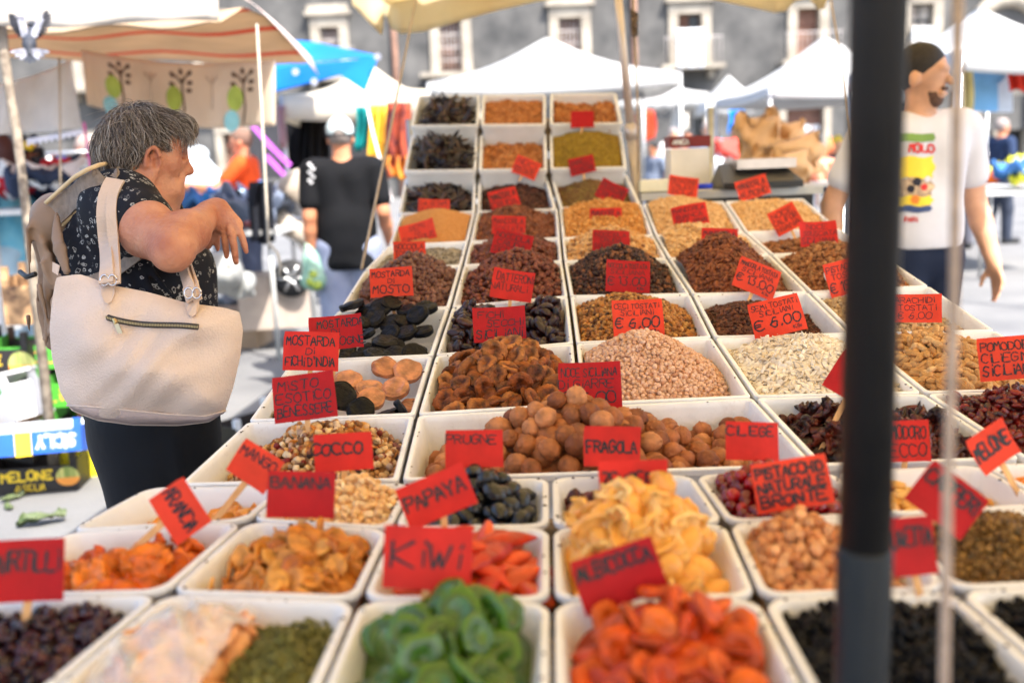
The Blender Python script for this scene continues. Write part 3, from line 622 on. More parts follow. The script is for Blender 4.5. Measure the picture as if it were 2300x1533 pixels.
# ---- rear trays
def tm(name, cols, rough=.6, var=.18, scale=60, bump=.3, bscale=90, spec=.35, sss=0, sssr=(.008, .004, .002), coat=0):
    cols = [tuple(x ** 1.48 for x in c) for c in cols]
    return mat(name, cols[0], rough, c2=list(cols[1:]), var=var, scale=scale, bump=bump, bscale=bscale, spec=spec, tint=True, sss=sss, sssr=sssr, coat=coat)
m_walnut = tm('walnut_shell', [S(200, 146, 104), S(172, 116, 78), S(216, 166, 124), S(150, 98, 66), S(190, 136, 92)], .6, var=.22, scale=45, bump=.35, bscale=120)
hp = Heap('walnut', .045, [(.44, .55, .098, .36, .62), (.5, .3, .02, .6, .5)], noise=.006)
heap_things(hp, [it_walnut(.0185, i) for i in range(4)], .0372, m_walnut, 'walnut', 'brown walnut in its shell in the wide walnut tray', 'walnut', 'walnuts heaped in the wide tray', layers=1, margin=.016, lift=.25, scv=.12)
m_fig = tm('dried_fig_skin', [S(186, 126, 66), S(160, 100, 50), S(206, 152, 92), S(140, 88, 50), S(194, 138, 80)], .52, var=.45, scale=55, bump=.55, bscale=160, sss=.0)
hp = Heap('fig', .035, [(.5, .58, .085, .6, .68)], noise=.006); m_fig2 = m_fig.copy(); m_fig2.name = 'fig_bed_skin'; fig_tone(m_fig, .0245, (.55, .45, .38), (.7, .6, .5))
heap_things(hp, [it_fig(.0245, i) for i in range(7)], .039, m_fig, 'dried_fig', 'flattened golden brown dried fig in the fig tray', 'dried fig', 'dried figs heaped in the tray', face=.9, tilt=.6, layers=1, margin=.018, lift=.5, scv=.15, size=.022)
m_chick = tm('chickpea_skin', [S(226, 196, 172), S(214, 178, 150), S(234, 206, 186), S(205, 160, 128)], .7, var=.12, scale=120, bump=.15)
hp = Heap('chickpea', .045, [(.42, .55, .122, .66, .72)], noise=.002)
heap_stuff(hp, [it_hazel(.0046, i, 3) for i in range(3)], .0096, m_chick, 'chickpeas', 'tall heap of small pale pinkish beige chickpeas', 'chickpeas', layers=2, lift=.25, scv=.15)
m_pump = tm('pumpkin_seed_shell', [S(236, 226, 212), S(225, 212, 194), S(244, 238, 228), S(212, 196, 172)], .6, var=.06, scale=90, bump=.1)
hp = Heap('pumpkin', .04, [(.55, .55, .085, .75, .8)], noise=.004)
heap_stuff(hp, [it_seed(.021, .0105, .0034, i) for i in range(4)], .0105, m_pump, 'pumpkin_seeds', 'heap of flat white pumpkin seeds', 'pumpkin seeds', tilt=.42, layers=2, lift=.35, size=.006, scv=.15)
m_pnut = tm('peanut_shell', [S(226, 190, 142), S(212, 172, 122), S(236, 206, 164)], .75, var=.2, scale=60, bump=.5, bscale=120)
hp = Heap('peanutshell', .03, [(.35, .55, .07, .6, .7)], noise=.006)
heap_things(hp, [it_peanut(.036, .0145, i) for i in range(4)], .0185, m_pnut, 'peanut', 'straw-coloured peanut in its shell beside the black post', 'peanut', 'peanuts in shell heaped in the tray', tilt=.6, lift=.5, size=.014, margin=.016, scv=.15)
m_dark = tm('black_fruit_paste', [S(40, 37, 40), S(52, 47, 48), S(28, 26, 29)], .45, var=.3, scale=70, bump=.35, bscale=130, spec=.2)
m_amber = tm('amber_fruit_paste', [S(208, 152, 110), S(220, 170, 132), S(190, 132, 92)], .3, var=.3, scale=45, bump=.5, bscale=70, sss=.1, coat=.2)
hp = Heap('discs', .085, [], noise=0)
def discs(key, lst, dark):
    q, n, dep = T[key]
    me = [mesh_np('fruit_paste_disc', *it_disc(.029, .014, i, rough=.07)) for i in range(3)]
    for k in me: k.materials.append(m_dark if dark else m_amber)
    for i, (u, v, hz, tx, ty, sc) in enumerate(lst):
        o = bpy.data.objects.new('fruit_paste_disc', me[i % 3]); col.objects.link(o)
        ex = (q[1] - q[0]) / np.linalg.norm(q[1] - q[0]); ey = np.cross(n, ex); Rm = Matrix(np.stack([ex, ey, n], 1).tolist())
        o.matrix_basis = Matrix.Translation(bil(q, u, v) + n * (hz * 1.15 - dep + .036)) @ (Rm @ Matrix.Rotation(R(10 - tx), 3, 'X') @ Matrix.Rotation(R(ty), 3, 'Y') @ Matrix.Rotation(i * 1.3, 3, 'Z')).to_4x4() @ Matrix.Scale(sc, 4)
        if key == 'discs': tag(o, ('black embossed fruit paste disc' if dark else 'translucent amber fruit paste disc') + ' in the half empty tray', 'fruit paste', ('black' if dark else 'amber') + ' discs in the half empty tray')
        else: tag(o, 'black embossed must disc in the tray below the hazelnuts' if dark else 'amber paste disc at the front of the black must disc tray', 'fruit paste', 'black must discs' if dark else 'amber discs in the must tray')
discs('discs', [(.30, .22, .012, 0, 4, 1.1), (.46, .42, .045, -22, 14, 1.15), (.62, .12, .010, 4, 0, .85), (.80, .26, .022, 24, -18, 1.05), (.62, .3, .03, -20, 5, 1), (.86, .04, .004, 0, 3, .9), (.93, .2, .035, 40, 60, .9), (.2, .05, .004, 0, 0, 1), (.1, .3, .02, 10, 20, 1), (.40, .05, .004, 0, 0, 1.0)], True)
discs('discs', [(.62, .66, .03, -8, 5, 1), (.82, .62, .034, -14, -6, 1.05), (.5, .55, .02, -4, 8, 1), (.88, .85, .045, -20, 4, 1.1), (.7, .9, .05, -14, 8, 1), (.42, .85, .03, -12, 0, 1.1), (.25, .65, .02, 6, -5, 1), (.68, .45, .035, -18, 10, .95), (.15, .85, .03, 0, 6, 1), (.95, .48, .012, 0, 6, .9)], False)
discs('mosto', [(.1 + .15 * (k % 6) + rng.uniform(-.04, .04), .2 + .17 * (k // 6) + rng.uniform(-.04, .04), .015 + .012 * (k // 6) + rng.uniform(0, .022), rng.uniform(-30, 18), rng.uniform(-22, 22), rng.uniform(.85, 1.15)) for k in range(30)], True)
discs('mosto', [(.12, .04, .02, 0, 0, .8), (.35, .05, .02, 0, 3, .85), (.55, .04, .02, 2, 0, .9), (.8, .05, .022, 0, 5, .9)], False)
m_date = tm('date_skin', [S(70, 40, 36), S(92, 54, 46), S(52, 30, 30), S(110, 66, 54)], .34, var=.3, scale=60, bump=.4, bscale=110, coat=.25)
hp = Heap('date', .03, [(.2, .55, .075, .35, .5), (.85, .75, .05, .3, .4)], noise=.01)
heap_things(hp, [it_date(.041, .021, i) for i in range(5)], .027, m_date, 'date', 'dark brown wrinkled date in the date tray', 'date', 'dates in the tray', tilt=.5, lift=.4, size=.018, margin=.016)
m_ceci = tm('roasted_chickpea', [S(206, 160, 96), S(190, 136, 74), S(220, 180, 120), S(120, 78, 44), S(200, 150, 90), S(74, 48, 34)], .6, var=.15, scale=110, bump=.2)
hp = Heap('ceci', .035, [(.45, .6, .075, .6, .7)], noise=.004)
heap_stuff(hp, [it_hazel(.0055, i, 2) for i in range(3)], .0103, m_ceci, 'roasted_chickpeas', 'golden roasted chickpeas speckled with dark ones', 'chickpeas', lift=.3)
m_seed = tm('toasted_seed_skin', [S(128, 82, 56), S(108, 66, 44), S(150, 100, 70), S(92, 58, 42)], .6, var=.2, scale=90, bump=.3)
hp = Heap('seedroast', .045, [(.42, .6, .055, .55, .6)], noise=.004)
heap_stuff(hp, [it_almond(.017, .0105, .006, i) for i in range(3)], .0105, m_seed, 'toasted_seeds', 'toasted reddish brown seeds in the tray behind the pumpkin seeds', 'seeds', tilt=.5, size=.008)
m_pistr = tm('roasted_pistachio', [S(206, 182, 148), S(190, 162, 124), S(220, 200, 170), S(172, 140, 100)], .65, var=.15, scale=90, bump=.3)
hp = Heap('pistroast', .04, [(.3, .6, .05, .6, .7)], noise=.004)
heap_stuff(hp, [it_almond(.018, .011, .0095, i) for i in range(3)], .0115, m_pistr, 'roasted_pistachios', 'pale roasted pistachios next to the toasted brown seeds', 'pistachios', tilt=.5, size=.01)
m_hz1 = tm('hazelnut_shell', [S(150, 112, 92), S(132, 92, 74), S(168, 130, 112), S(116, 80, 66)], .5, var=.2, scale=80, bump=.15)
m_hz2 = tm('red_hazelnut_shell', [S(150, 92, 66), S(124, 72, 52), S(170, 112, 86), S(104, 62, 46)], .5, var=.2, scale=80, bump=.15)
m_hz3 = tm('roasted_hazelnut', [S(92, 58, 46), S(76, 48, 40), S(112, 74, 58), S(170, 122, 84)], .55, var=.2, scale=80, bump=.2)
hp = Heap('hazel1', .035, [(.55, .7, .105, .62, .75)], noise=.004)
heap_things(hp, [it_hazel(.0082, i, 3) for i in range(3)], .0172, m_hz1, 'hazelnut', 'round grey-brown hazelnut in the tray at the table edge', 'hazelnut', 'hazelnuts in the tray at the table edge', lift=.3, margin=.008, keep=290)
hp = Heap('hazel2', .03, [(.55, .72, .095, .62, .75)], noise=.004)
heap_stuff(hp, [it_hazel(.0079, i, 3) for i in range(3)], .0165, m_hz2, 'hazelnuts', 'heap of red-brown hazelnuts behind the dates', 'hazelnuts', lift=.3, layers=1, drop=.8)
hp = Heap('hazel3', .03, [(.5, .7, .10, .62, .75)], noise=.004)
heap_stuff(hp, [it_hazel(.0066, i, 2) for i in range(3)], .0122, m_hz3, 'roasted_hazelnuts', 'heap of dark roasted hazelnuts behind the golden chickpeas', 'hazelnuts', lift=.3)
m_alm = tm('roasted_almond', [S(160, 104, 66), S(138, 86, 54), S(178, 122, 82), S(120, 74, 48)], .6, var=.2, scale=90, bump=.35, bscale=120)
hp = Heap('almond1', .03, [(.42, .65, .135, .62, .75)], noise=.003)
heap_stuff(hp, [it_almond(.022, .0125, .0075, i) for i in range(4)], .0125, m_alm, 'roasted_almonds', 'steep heap of brown roasted almonds', 'almonds', tilt=.5, size=.009, lift=.35)
m_wm = tm('walnut_kernel', [S(190, 142, 98), S(168, 118, 76), S(206, 164, 122), S(148, 98, 62)], .65, var=.3, scale=60, bump=.5)
hp = Heap('walnutmeat', .03, [(.5, .65, .085, .65, .75)], noise=.004)
kern = [(it_sphere(.0085, 2, .45, i, (1, .8, .7))) for i in range(4)]
heap_stuff(hp, kern, .0125, m_wm, 'walnut_kernels', 'heap of shelled walnut kernels with a white lid stuck in it', 'walnut kernels', lift=.4)
# middle distance
m_sun = tm('sunflower_seed', [S(190, 178, 156), S(160, 148, 126), S(208, 198, 180), S(120, 108, 90)], .6, var=.15, bump=.1)
hp = Heap('sunflower', .025, [(.55, .5, .03, .7, .7)], noise=.003); heap_stuff(hp, [it_seed(.014, .007, .0035, i) for i in range(3)], .0095, m_sun, 'sunflower_seeds', 'grey-green striped seeds in the tray behind the table edge hazelnuts', 'seeds', tilt=.5, size=.006)
hp = Heap('almond2', .02, [(.5, .6, .06, .6, .7)], noise=.004); heap_stuff(hp, [it_almond(.022, .014, .010, i) for i in range(3)], .0145, m_hz2, 'raw_nuts', 'brown raw nuts behind the red-brown hazelnut heap', 'nuts', tilt=.6, size=.012)
m_hp = tm('peeled_hazelnut', [S(226, 186, 132), S(208, 164, 108), S(236, 204, 158), S(150, 100, 62)], .55, var=.12, bump=.15)
hp = Heap('hazelpeel', .02, [(.5, .6, .075, .6, .75)], noise=.004); heap_stuff(hp, [it_hazel(.008, i, 2) for i in range(3)], .0148, m_hp, 'peeled_hazelnuts', 'pale peeled hazelnuts with brown patches', 'hazelnuts', lift=.3)
m_bl = tm('blanched_almond', [S(230, 198, 152), S(216, 178, 126), S(240, 214, 174)], .55, var=.1, bump=.15)
hp = Heap('almondraw', .02, [(.4, .8, .07, .7, .8)], noise=.004); heap_stuff(hp, [it_almond(.021, .012, .0075, i) for i in range(3)], .013, m_bl, 'blanched_almonds', 'pale blanched almonds behind the steep roasted almond heap', 'almonds', tilt=.5, size=.009)
hp = Heap('walnutmeat2', .04, [(.6, .5, .03, .6, .7)], noise=.004); heap_stuff(hp, kern, .0145, m_wm, 'walnut_kernels', 'walnut kernels low in the tray behind the shelled walnut heap', 'walnut kernels', lift=.4)
m_fl = tm('sesame', [S(222, 176, 118), S(214, 166, 108), S(228, 186, 132)], .8, var=.05, scale=400, bump=.3, bscale=600)
hp = Heap('flour', .015, [(.5, .6, .06, .62, .75)], noise=.001); heap_stuff(hp, [it_sphere(.0022, 2, .05, 0, (1.4, 1, .8))], .0062, m_fl, 'sesame_seeds', 'smooth mound of tan sesame seeds', 'sesame', layers=1, lift=.1, drop=.0)
hp = Heap('almond3', .02, [(.45, .7, .06, .5, .6)], noise=.004); heap_stuff(hp, [it_almond(.024, .014, .009, i) for i in range(3)], .016, m_alm, 'shelled_almonds', 'brown shelled almonds at the foot of the steep rack', 'almonds', tilt=.6, size=.01)
m_ch = tm('chopped_nut', [S(226, 176, 106), S(208, 154, 84), S(236, 196, 136)], .6, var=.15, bump=.3)
hp = Heap('almond4', .015, [(.5, .75, .055, .65, .75)], noise=.003); heap_stuff(hp, [it_sphere(.0065, 2, .4, i, (1.2, .8, .7)) for i in range(3)], .0125, m_ch, 'chopped_nuts', 'golden chopped nuts beside the steep rack', 'nuts', lift=.4)
hp = Heap('pine', .015, [(.4, .75, .055, .65, .75)], noise=.003); heap_stuff(hp, [it_almond(.016, .009, .008, i) for i in range(3)], .0125, m_bl, 'pine_kernels', 'pale pine kernels below the weighing table', 'pine kernels', tilt=.7, size=.008)
hp = Heap('cashew', .02, [(.5, .7, .03, .8, .9)], noise=.003); heap_stuff(hp, [it_almond(.018, .010, .008, i) for i in range(3)], .0135, m_bl, 'cashew_pieces', 'pale cashew pieces in front of the black scale', 'cashews', tilt=.7, size=.008)
# stepped rack
m_carob = tm('carob_pod_skin', [S(72, 50, 44), S(58, 40, 36), S(92, 66, 56), S(112, 84, 70)], .4, var=.3, scale=30, bump=.3, coat=.2)
pods = [it_pod(rng.uniform(.10, .15), .021, .008, rng.uniform(-.12, .16), i) for i in range(7)]
for key, fl_, md, tier in (('carob0', .05, [(.45, .6, .05, .6, .7)], 'lowest'), ('carob1', .03, [(.5, .5, .07, .55, .6)], 'middle'), ('carob2', .035, [(.5, .6, .05, .6, .7)], 'top')):
    hp = Heap(key, fl_, md, noise=.006); hp.rg = (.1, .9, .08, .92)
    heap_things(hp, pods, .034, m_carob, 'carob_pod', 'long dark brown carob pod in the %s tier crate' % tier, 'carob pod', 'carob pods in the %s tier' % tier, tilt=.35, layers=2, lift=.6, size=.016, margin=.045, drop=1)
m_dka = tm('dark_almond', [S(112, 68, 50), S(92, 56, 44), S(134, 88, 64)], .55, var=.2, bump=.2)
hp = Heap('dkalm', .045, [(.5, .6, .045, .6, .7)], noise=.005); heap_stuff(hp, [it_almond(.026, .016, .011, i) for i in range(3)], .016, m_dka, 'dark_almonds', 'dark brown unpeeled almonds in the lowest tier', 'almonds', tilt=.6, size=.012)
m_pg = tm('pistachio_kernel', [S(168, 142, 92), S(150, 112, 80), S(178, 160, 100), S(132, 92, 72)], .6, var=.15, bump=.2)
hp = Heap('pistgreen', .045, [(.5, .7, .055, .6, .7)], noise=.004); heap_stuff(hp, [it_almond(.014, .008, .007, i) for i in range(3)], .012, m_pg, 'pistachio_kernels', 'greenish brown pistachio kernels with a white scoop in them', 'pistachios', tilt=.7, size=.007)
m_tan = tm('tan_nut', [S(206, 150, 94), S(190, 132, 78), S(220, 170, 116)], .6, var=.2, bump=.3)
hp = Heap('tanpea', .05, [(.5, .5, .02, .7, .8)], noise=.004); heap_stuff(hp, [it_peanut(.032, .013, i) for i in range(2)], .0165, m_tan, 'tan_peanuts', 'tan peanuts in the middle tier crate', 'peanuts', tilt=.5, size=.012, layers=1)
m_yp = tm('chopped_pistachio', [S(184, 158, 62), S(168, 140, 52), S(198, 174, 82)], .65, var=.15, bump=.2)
hp = Heap('yellowpist', .02, [(.5, .65, .055, .65, .75)], noise=.002); heap_stuff(hp, [it_almond(.013, .0055, .005, i) for i in range(2)], .0085, m_yp, 'chopped_pistachios', 'yellow-green chopped pistachios in the middle tier crate', 'pistachios', tilt=.6, size=.006)
hp = Heap('tannut', .035, [(.5, .6, .02, .8, .8)], noise=.004); heap_stuff(hp, [it_almond(.018, .011, .009, i) for i in range(3)], .0125, m_tan, 'small_tan_nuts', 'small tan nuts filling the top tier crate', 'nuts', tilt=.7, size=.01)
hp = Heap('brnut', .05, [(.15, .5, .02, .4, .8), (.9, .5, .03, .3, .8)], noise=.006); heap_stuff(hp, [it_peanut(.03, .014, i) for i in range(2)], .018, m_tan, 'brown_peanuts', 'brown nuts scattered in the last top tier crate', 'peanuts', tilt=.6, size=.014, layers=1)
# dried tomatoes
m_tom = tm('sun_dried_tomato', [S(108, 52, 38), S(130, 64, 44), S(80, 40, 34), S(150, 78, 52)], .38, var=.5, scale=45, bump=.6, bscale=110, coat=.25)
hp = Heap('tomato', .055, [(.2, .7, .05, .4, .5), (.7, .5, .06, .5, .5)], noise=.012, nscale=16)
heap_things(hp, [it_flap(.062, .034, .006, i, .7, .55) for i in range(6)], .030, m_tom, 'dried_tomato', 'crumpled dark red-brown sun-dried tomato half', 'dried tomato', 'sun-dried tomatoes in the tray', tilt=.6, layers=2, lift=.5, size=.02, margin=.03)
m_ct = tm('dried_cherry_tomato', [S(140, 40, 34), S(112, 30, 32), S(168, 60, 36), S(90, 24, 30)], .3, var=.4, scale=60, bump=.5, coat=.3)
hp = Heap('cherrytom', .03, [(.4, .6, .07, .6, .7)], noise=.006)
heap_stuff(hp, [it_date(.022, .012, i) for i in range(4)], .0145, m_ct, 'dried_cherry_tomatoes', 'glossy dark red dried cherry tomatoes in the tray below the tall tomato sign', 'dried tomatoes', tilt=.8, size=.014, lift=.5)
# exotic mix: banana rings, cubes, raisins, berries
m_mix = tm('dried_fruit_mix', [S(222, 178, 118), S(238, 208, 160), S(84, 50, 40), S(206, 158, 100), S(150, 36, 48), S(242, 222, 192), S(210, 164, 106), S(70, 42, 38)], .55, var=.15, bump=.2)
hp = Heap('mix', .055, [(.55, .62, .085, .55, .7)], noise=.006)
heap_stuff(hp, [it_sphere(.007, 2, .2, i, (1, .9, .7)) for i in range(2)] + [it_cube(.0095, 3), it_cube(.011, 5), it_almond(.02, .012, .007, 2)], .0125, m_mix, 'dried_fruit_mix', 'exotic mix of dried fruit cubes, raisins and nuts', 'dried fruit', lift=.6)
m_ban = tm('banana_chip', [S(222, 164, 82), S(206, 142, 64), S(234, 186, 112), S(196, 128, 56)], .5, var=.25, scale=50, bump=.25, sss=.1)
hp.rg = (.2, .85, .35, .95)
heap_things(hp, [it_ring(.0145, .004, i) for i in range(4)], .05, m_ban, 'banana_chip', 'banana ring lying in the exotic fruit mix', 'banana chip', 'banana rings in the fruit mix', tilt=.8, lift=.2, size=.012, bed=False, margin=.02)
# ---- front trays
hp = Heap('banana', .03, [(.55, .6, .05, .55, .6)], noise=.005); heap_things(hp, [it_ring(.0165, .005, i) for i in range(6)], .0225, m_ban, 'banana_chip', 'golden dried banana ring in the banana chip tray', 'banana chip', 'banana chips in their tray', face=.7, tilt=.8, lift=.6, size=.014, margin=.018)
m_coc = tm('coconut_piece', [S(246, 216, 172), S(236, 200, 150), S(250, 230, 198)], .5, var=.12, bump=.3, sss=.15)
hp = Heap('coco', .03, [(.6, .65, .06, .55, .7)], noise=.004); heap_stuff(hp, [it_cube(.0095, i) for i in range(3)] + [it_spear(.024, .009, 2)], .0115, m_coc, 'coconut_pieces', 'creamy white coconut pieces heaped behind the banana chips', 'coconut', lift=.5, size=.014)
m_pru = tm('prune_skin', [S(22, 20, 28), S(16, 15, 22), S(34, 30, 36)], .3, var=.3, scale=40, bump=.6, bscale=70, coat=.5)
hp = Heap('prune', .02, [(.5, .6, .05, .6, .6)], noise=.006); heap_things(hp, [it_date(.037, .026, i) for i in range(5)], .029, m_pru, 'prune', 'glossy black wrinkled prune', 'prune', 'prunes heaped in their tray', tilt=.6, lift=.4, size=.022, margin=.018)
m_str = tm('dried_strawberry', [S(128, 58, 52), S(150, 78, 66), S(104, 44, 44)], .45, var=.3, bump=.5, coat=.1)
hp = Heap('strawb', .03, [(.3, .4, .02, .6, .6)], noise=.006); heap_things(hp, [it_date(.03, .022, i) for i in range(4)], .022, m_str, 'dried_strawberry', 'brownish red dried strawberry', 'dried strawberry', 'dried strawberries in their tray', tilt=.7, lift=.4, size=.018, margin=.015)
m_che = tm('candied_cherry', [S(168, 14, 32), S(140, 8, 26), S(196, 30, 48)], .12, var=.1, bump=.1, sss=.25, sssr=(.02, .003, .003), coat=.6)
hp = Heap('cherry', .02, [(.4, .6, .055, .55, .7)], noise=.004); heap_things(hp, [it_sphere(.0098, 3, .08, i) for i in range(3)], .018, m_che, 'candied_cherry', 'glossy red candied cherry', 'candied cherry', 'candied cherries heaped in their tray', lift=.4, margin=.012)
m_ora = tm('candied_orange', [S(226, 138, 44), S(212, 116, 32), S(236, 160, 74)], .4, var=.25, bump=.3, sss=.08, sssr=(.01, .006, .002))
hp = Heap('orange', .035, [(.65, .5, .02, .6, .7)], noise=.006); heap_things(hp, [it_flap(.062, .04, .007, i, .5, .25) for i in range(5)], .034, m_ora, 'candied_orange_slice', 'curled orange slice in the candied orange tray', 'candied orange', 'candied orange slices in their tray', face=.4, tilt=.6, layers=1, lift=.5, size=.02, margin=.03)
m_man = tm('dried_mango', [S(236, 176, 92), S(226, 160, 76), S(242, 196, 124)], .4, var=.15, bump=.2, sss=.25)
hp = Heap('mango', .05, [(.85, .5, .02, .5, .8)], noise=.004); heap_things(hp, [it_flap(.06, .03, .006, i, .4, .2) for i in range(4)], .036, m_man, 'dried_mango_slice', 'pale orange dried mango slice near the table edge', 'dried mango', 'dried mango slices in their tray', tilt=.35, lift=.4, size=.014, margin=.03)
m_pap = tm('candied_papaya', [S(216, 90, 40), S(200, 66, 32), S(228, 118, 62)], .34, var=.25, scale=25, bump=.25, sss=.08, sssr=(.01, .004, .002), coat=.15)
hp = Heap('papaya', .03, [(.6, .6, .03, .6, .7)], noise=.003)
heap_things(hp, [it_spear(.125, .034, i, .22) for i in range(3)], .04, m_pap, 'papaya_spear', 'curved orange-red candied papaya spear', 'candied papaya', 'papaya spears in their tray', tilt=.22, lift=.6, size=.026, uv=[(.62, .22, ), (.55, .42), (.68, .55), (.5, .7), (.72, .8), (.35, .35), (.36, .55), (.45, .15), (.6, .9), (.4, .82)], bed=True)
m_gin = tm('candied_ginger', [S(244, 200, 124), S(236, 184, 104), S(250, 218, 160)], .32, var=.12, scale=30, bump=.2, sss=.3, coat=.2)
hp = Heap('ginger', .025, [(.45, .78, .105, .55, .6)], noise=.004); heap_things(hp, [it_flap(.055, .036, .007, i, .45, .2) for i in range(5)], .030, m_gin, 'ginger_slice', 'pale yellow candied ginger slice', 'candied ginger', 'ginger slices heaped in their tray', face=.6, tilt=.7, layers=1, lift=.5, size=.022, margin=.025)
m_pis = tm('natural_pistachio', [S(226, 172, 122), S(210, 150, 100), S(238, 194, 150), S(176, 116, 72)], .5, var=.2, bump=.3)
hp = Heap('pistachio', .028, [(.35, .75, .055, .6, .6)], noise=.004); heap_things(hp, [it_almond(.021, .0135, .0125, i, 3) for i in range(4)], .0145, m_pis, 'pistachio', 'pale tan pistachio in the tray below the three-line sign', 'pistachio', 'natural pistachios in their tray', tilt=.9, lift=.4, size=.013, margin=.014)
m_cap = tm('caper', [S(150, 116, 62), S(128, 100, 50), S(172, 138, 80), S(112, 92, 50)], .6, var=.2, bump=.3)
hp = Heap('caper', .035, [(.5, .6, .06, .7, .7)], noise=.004); heap_stuff(hp, [it_sphere(.0045, 2, .2, i) for i in range(3)], .0085, m_cap, 'capers', 'heap of small olive brown capers', 'capers', lift=.3)
m_pin = tm('candied_pineapple', [S(240, 206, 140), S(232, 190, 116)], .35, var=.1, bump=.2, sss=.2)
hp = Heap('pineapple', .04, [(.3, .5, .02, .5, .7)], noise=.004); heap_stuff(hp, [it_cube(.018, i) for i in range(3)], .02, m_pin, 'candied_pineapple', 'pale candied pineapple chunks beside the black post', 'candied fruit', lift=.4)
m_mel = tm('candied_melon', [S(246, 170, 60), S(238, 150, 44), S(250, 190, 90)], .3, var=.12, bump=.2, sss=.25, coat=.3)
hp = Heap('melon', .035, [(.4, .5, .03, .6, .7)], noise=.004); heap_things(hp, [it_spear(.05, .024, i, .15) for i in range(3)], .03, m_mel, 'candied_melon_piece', 'yellow-orange candied melon piece', 'candied melon', 'candied melon pieces in their tray', tilt=.4, lift=.4, size=.018, margin=.02)
m_kiw = mat('candied_kiwi', S(66, 98, 8), .3, var=.3, scale=30, sss=.35, sssr=(.008, .016, .002), coat=.3, bump=.25, bscale=60, spec=.4)
def kiwi_mat(m):
    n = m.node_tree.nodes; l = m.node_tree.links; b_ = n['Principled BSDF']; src = b_.inputs['Base Color'].links[0].from_socket; tc = n.new('ShaderNodeTexCoord'); sep = n.new('ShaderNodeSeparateXYZ'); l.new(tc.outputs['Object'], sep.inputs[0])
    h = n.new('ShaderNodeVectorMath'); h.operation = 'LENGTH'; cx = n.new('ShaderNodeCombineXYZ'); l.new(sep.outputs[0], cx.inputs[0]); l.new(sep.outputs[1], cx.inputs[1]); l.new(cx.outputs[0], h.inputs[0])
    rp = n.new('ShaderNodeValToRGB'); e = rp.color_ramp.elements; e[0].position = .0; e[0].color = (*S(74, 98, 36), 1); e[1].position = 1; e[1].color = (*S(44, 74, 4), 1); mr = n.new('ShaderNodeMapRange'); mr.inputs[2].default_value = .03; l.new(h.outputs['Value'], mr.inputs[0]); l.new(mr.outputs[0], rp.inputs[0])
    x = e.new(.33); x.color = (*S(60, 104, 44), 1); x = e.new(.5); x.color = (*S(34, 62, 26), 1); x = e.new(.68); x.color = (*S(72, 110, 12), 1)
    mx = n.new('ShaderNodeMix'); mx.data_type = 'RGBA'; mx.inputs[0].default_value = .6; l.new(src, mx.inputs[6]); l.new(rp.outputs[0], mx.inputs[7]); l.new(mx.outputs[2], b_.inputs['Base Color'])
kiwi_mat(m_kiw)
hp = Heap('kiwi', .03, [(.5, .7, .06, .6, .8)], noise=.004); heap_things(hp, [(lambda vf: (vf[0] * np.array([1, 1, .75]), vf[1]))(it_fig(.0255, i + 40)) for i in range(5)], .034, m_kiw, 'kiwi_slice', 'translucent green candied kiwi slice', 'candied kiwi', 'kiwi slices heaped in their tray', face=.6, tilt=.6, layers=1, lift=.5, size=.02, margin=.026)
m_apr = tm('dried_apricot', [S(222, 118, 30), S(208, 98, 22), S(232, 138, 52), S(196, 84, 20)], .42, var=.25, scale=30, bump=.35, bscale=60, sss=.08, sssr=(.01, .005, .001))
hp = Heap('apricot', .025, [(.55, .7, .06, .6, .7)], noise=.005); heap_things(hp, [it_fig(.0235, i + 20, 4) for i in range(5)], .035, m_apr, 'dried_apricot', 'plump orange dried apricot', 'dried apricot', 'dried apricots heaped in their tray', face=.7, tilt=.7, layers=1, lift=.5, size=.024, margin=.024)
m_rai = tm('raisin', [S(34, 27, 33), S(24, 20, 26), S(46, 36, 40)], .5, var=.3, bump=.5, spec=.2)
for k, lab in (('raisin', 'black raisins heaped behind the black post'), ('raisin2', 'dark currants at the corner of the table')):
    hp = Heap(k, .02, [(.5, .6, .03, .7, .7)], noise=.006); heap_stuff(hp, [it_date(.014, .009, i) for i in range(4)], .0105, m_rai, 'raisins', lab, 'raisins', lift=.5)
m_ber = tm('dried_berry', [S(84, 24, 34), S(104, 34, 42), S(62, 18, 28)], .32, var=.3, bump=.4, coat=.3)
hp = Heap('berry', .02, [(.55, .5, .02, .6, .8)], noise=.008); heap_stuff(hp, [it_date(.017, .012, i) for i in range(4)], .0135, m_ber, 'dried_berries', 'dark red dried berries at the front corner of the table', 'dried berries', lift=.5)
# wrapped peel and dried herbs in the front tray
q, n, dep = T['bags']
m_peel = tm('candied_peel', [S(240, 196, 150), S(234, 180, 130), S(246, 212, 176)], .35, var=.15, bump=.2, sss=.2)
heap_things(Heap('bags', .035, [(.3, .5, .04, .4, .6)], noise=.004, rng_=(.06, .5, .1, .9)), [it_flap(.055, .04, .006, i, .5, .2) for i in range(4)], .04, m_peel, 'candied_peel', 'pale orange candied peel piece in clear wrap', 'candied peel', 'candied peel pieces in the front tray', tilt=.6, lift=.4, size=.02, margin=.02)
film = mat('clear_film', (.9, .93, .95), .12, var=.02, alpha=.22, spec=.8, bump=.5, bscale=30)
hp = Heap('bags', .015, [(.3, .5, .05, .45, .6)], noise=.006, nscale=40, rng_=(0, .55, 0, 1)); u, v = np.meshgrid(np.linspace(.04, .55, 24), np.linspace(.05, .95, 24), indexing='ij'); b = MB(); b.slab(hp.pos(u, v) + rng.normal(scale=.002, size=(24, 24, 1)) * hp.n, .0006); o = b.build('wrapping_film', film, smooth=True); tag(o, 'crinkled clear plastic film over the candied peel', 'plastic film')
